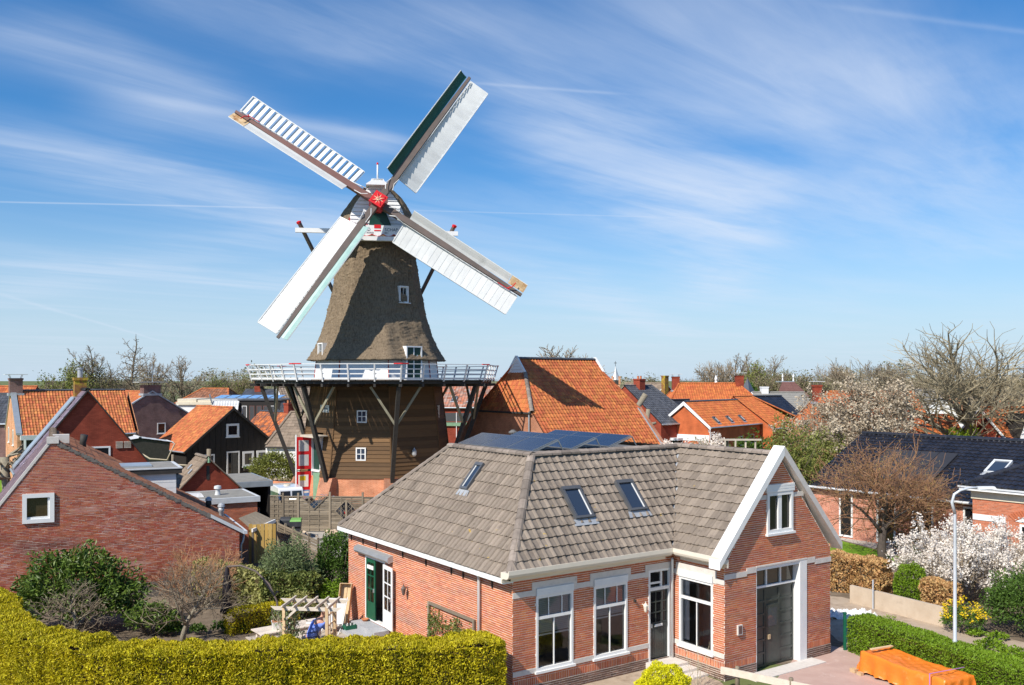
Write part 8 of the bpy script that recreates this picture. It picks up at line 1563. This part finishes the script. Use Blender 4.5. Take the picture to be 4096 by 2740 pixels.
# ------------------------------------------------------------------ trees behind the town
def far_tree(px, top, d, kind, seed, label, width=1.0, bark='bark', twig='twig', **kw):
    X = (px-CX)/F*d; return bare_tree(label, (X, d, 0), kind, CH-(top-HY)/F*d, seed, bark, twig, width=width, group='trees behind the town', **kw)
LT = [(393, 1382, 150, 'upright', 51, 'bare tree with forked crown left of the tall alder', .95), (515, 1334, 152, 'alder', 52, 'tallest straight bare alder among the trees at the left', .85), (462, 1440, 158, 'alder', 53, 'shorter bare alder just left of the tallest one', .9), (603, 1452, 149, 'alder', 54, 'thin bare tree right of the tall alder', .8), (650, 1408, 151, 'upright', 55, 'bare tree with rounded crown above the purple gable', .85), (730, 1416, 153, 'upright', 56, 'bare tree standing rightmost in the left group', 1.0)]
for px, top, d, kd, sd_, lb, wd in LT: far_tree(px, top, d, kd, sd_, lb, wd*1.15, 'bark', 'twig')
far_tree(318, 1452, 145, 'upright', 57, 'yellow green leafing tree above the mossy chimney', 1.35, foliage='leaf_spring', fsize=.3, fnum=3800, fspread=.5)
far_tree(410, 1440, 148, 'upright', 58, 'olive leafing tree behind the mossy chimney', 1.1, foliage='leaf_olive', fsize=.28, fnum=2600, fspread=.5)
far_tree(180, 1500, 210, 'dome', 59, 'faint small bare tree far behind the left roofs', .9)
for k, (px, top, d, kd, fo) in enumerate(((860, 1508, 230, 'dome', 'leaf_spring'), (905, 1502, 235, 'dome', 'leaf_olive'), (950, 1492, 240, 'upright', None), (985, 1502, 232, 'dome', 'leaf_spring'), (1020, 1500, 240, 'dome', None), (470, 1512, 250, 'dome', None), (520, 1514, 250, 'dome', None))):
    far_tree(px, top, d, kd, 60+k % 3, ('pale leafing tree first behind the cream house', 'olive tree second behind the cream house', 'bare upright tree behind the cream house', 'leafing tree left of the stage', 'bare tree just left of the stage', 'faint bare tree right of the left group', 'faintest bare tree before the cream house')[k], .9, foliage=fo, fsize=.3, fnum=2000, fspread=.5)
far_tree(2228, 1376, 140, 'dome', 70, 'rounded bare tree behind the orange barn', 1.15, 'bark', 'twig')
RT = [(2885, 1432, 185, 'dome', 71, 'brown bare tree behind the two chimney roof', .9, None), (2945, 1410, 190, 'upright', 72, 'tallest brown bare tree behind the two chimney roof', 1.3, None), (3000, 1432, 188, 'dome', 70, 'bare tree right of the tallest one', .8, None), (3022, 1452, 180, 'upright', 73, 'fresh green leafing tree above the orange roofs', 1.3, 'leaf_spring'), (3072, 1418, 192, 'upright', 72, 'sparse bare tree right of the fresh green one', 1.2, None), (3100, 1482, 175, 'dome', 71, 'olive green round tree left of the villa finials', .95, 'leaf_olive'), (3160, 1488, 178, 'dome', 70, 'olive green round tree behind the villa finials', .95, 'leaf_olive'), (2770, 1505, 210, 'dome', 71, 'tiny bare tree between the chimneys', .8, None), (2600, 1505, 220, 'dome', 70, 'tiny pale tree behind the brown gable', .8, 'leaf_olive'),
      (3300, 1452, 200, 'dome', 71, 'rounded bare tree above the blossom crown, left', .8, None), (3350, 1446, 202, 'dome', 70, 'taller rounded bare tree above the blossom crown', .8, None), (3412, 1460, 205, 'upright', 72, 'narrow bare tree above the blossom crown', .9, None), (3512, 1438, 170, 'dome', 71, 'gnarled bare tree right above the blossom crown', 1.0, None), (3240, 1490, 160, 'dome', 70, 'pale leafing tree at the left of the blossom crown', 1.2, 'leaf_olive'), (3590, 1480, 180, 'dome', 70, 'bare tree left of the great spreading tree', .9, None), (3690, 1492, 200, 'dome', 71, 'olive tree behind the great spreading tree', 1.3, 'leaf_olive'), (3800, 1496, 205, 'dome', 70, 'olive brown tree behind the great spreading trunk', 1.4, 'leaf_olive'), (3920, 1500, 205, 'dome', 71, 'olive brown tree right of the great spreading trunk', 1.4, 'leaf_olive'), (4040, 1492, 200, 'dome', 70, 'olive brown tree at the far right edge', 1.4, 'leaf_olive')]
for px, top, d, kd, sd_, lb, wd, fo in RT: far_tree(px, top, d, kd, sd_, lb, wd, foliage=fo, fsize=.3, fnum=3500, fspread=.7)
c = at(3010, 1560, 160); shrub('dark cypress behind the orange roofs', (c.x, c.y, 0), (1.1, 1.1, 4.6), 1600, .5, 'leaf_green', name='conifer', cat='conifer', seed=61, flat=.8)
c = at(2990, 1580, 128); o = thing('turret', 'pointed slate turret roof right of the two chimney house', 'roof', (c.x, c.y, 0)); MB().lathe([(1.2, 5.0), (1.2, 6.6), (1.35, 6.6), (.04, 9.1)], 4).build('turret_roof', 'tile_dark', o)
# far wood on the skyline, one mass of twigs
K = 60000; ang = RNG.uniform(-.66, .66, K); dist = RNG.uniform(330, 520, K); hz = 7.5+3.2*np.sin(ang*19+1)+2.2*np.sin(ang*47+2)+1.5*np.sin(ang*113); hz = hz*np.clip(.75+.6*np.abs(ang)/.5, .6, 1.3)
P = np.stack([np.tan(ang)*dist, dist, hz*RNG.random(K)**.7], 1); V, Q = leaf_quads(P, 1.5, np.tile([0, 0, 1.0], (K, 1)), .10, .5, .8); o = np_mesh('far_wood', V, Q, 'bark_grey', None, RNG.random(K)); tag(o, 'far bare wood along the skyline behind the town', 'trees', None, 'stuff')
V, Q = leaf_quads(P[:26000]+RNG.normal(0, 1, (26000, 3)), .9, None, .6, .5, 1.0); o = np_mesh('far_wood', V, Q, 'leaf_olive', None, RNG.random(26000)); tag(o, 'olive undergrowth of the far skyline wood', 'trees', None, 'stuff')
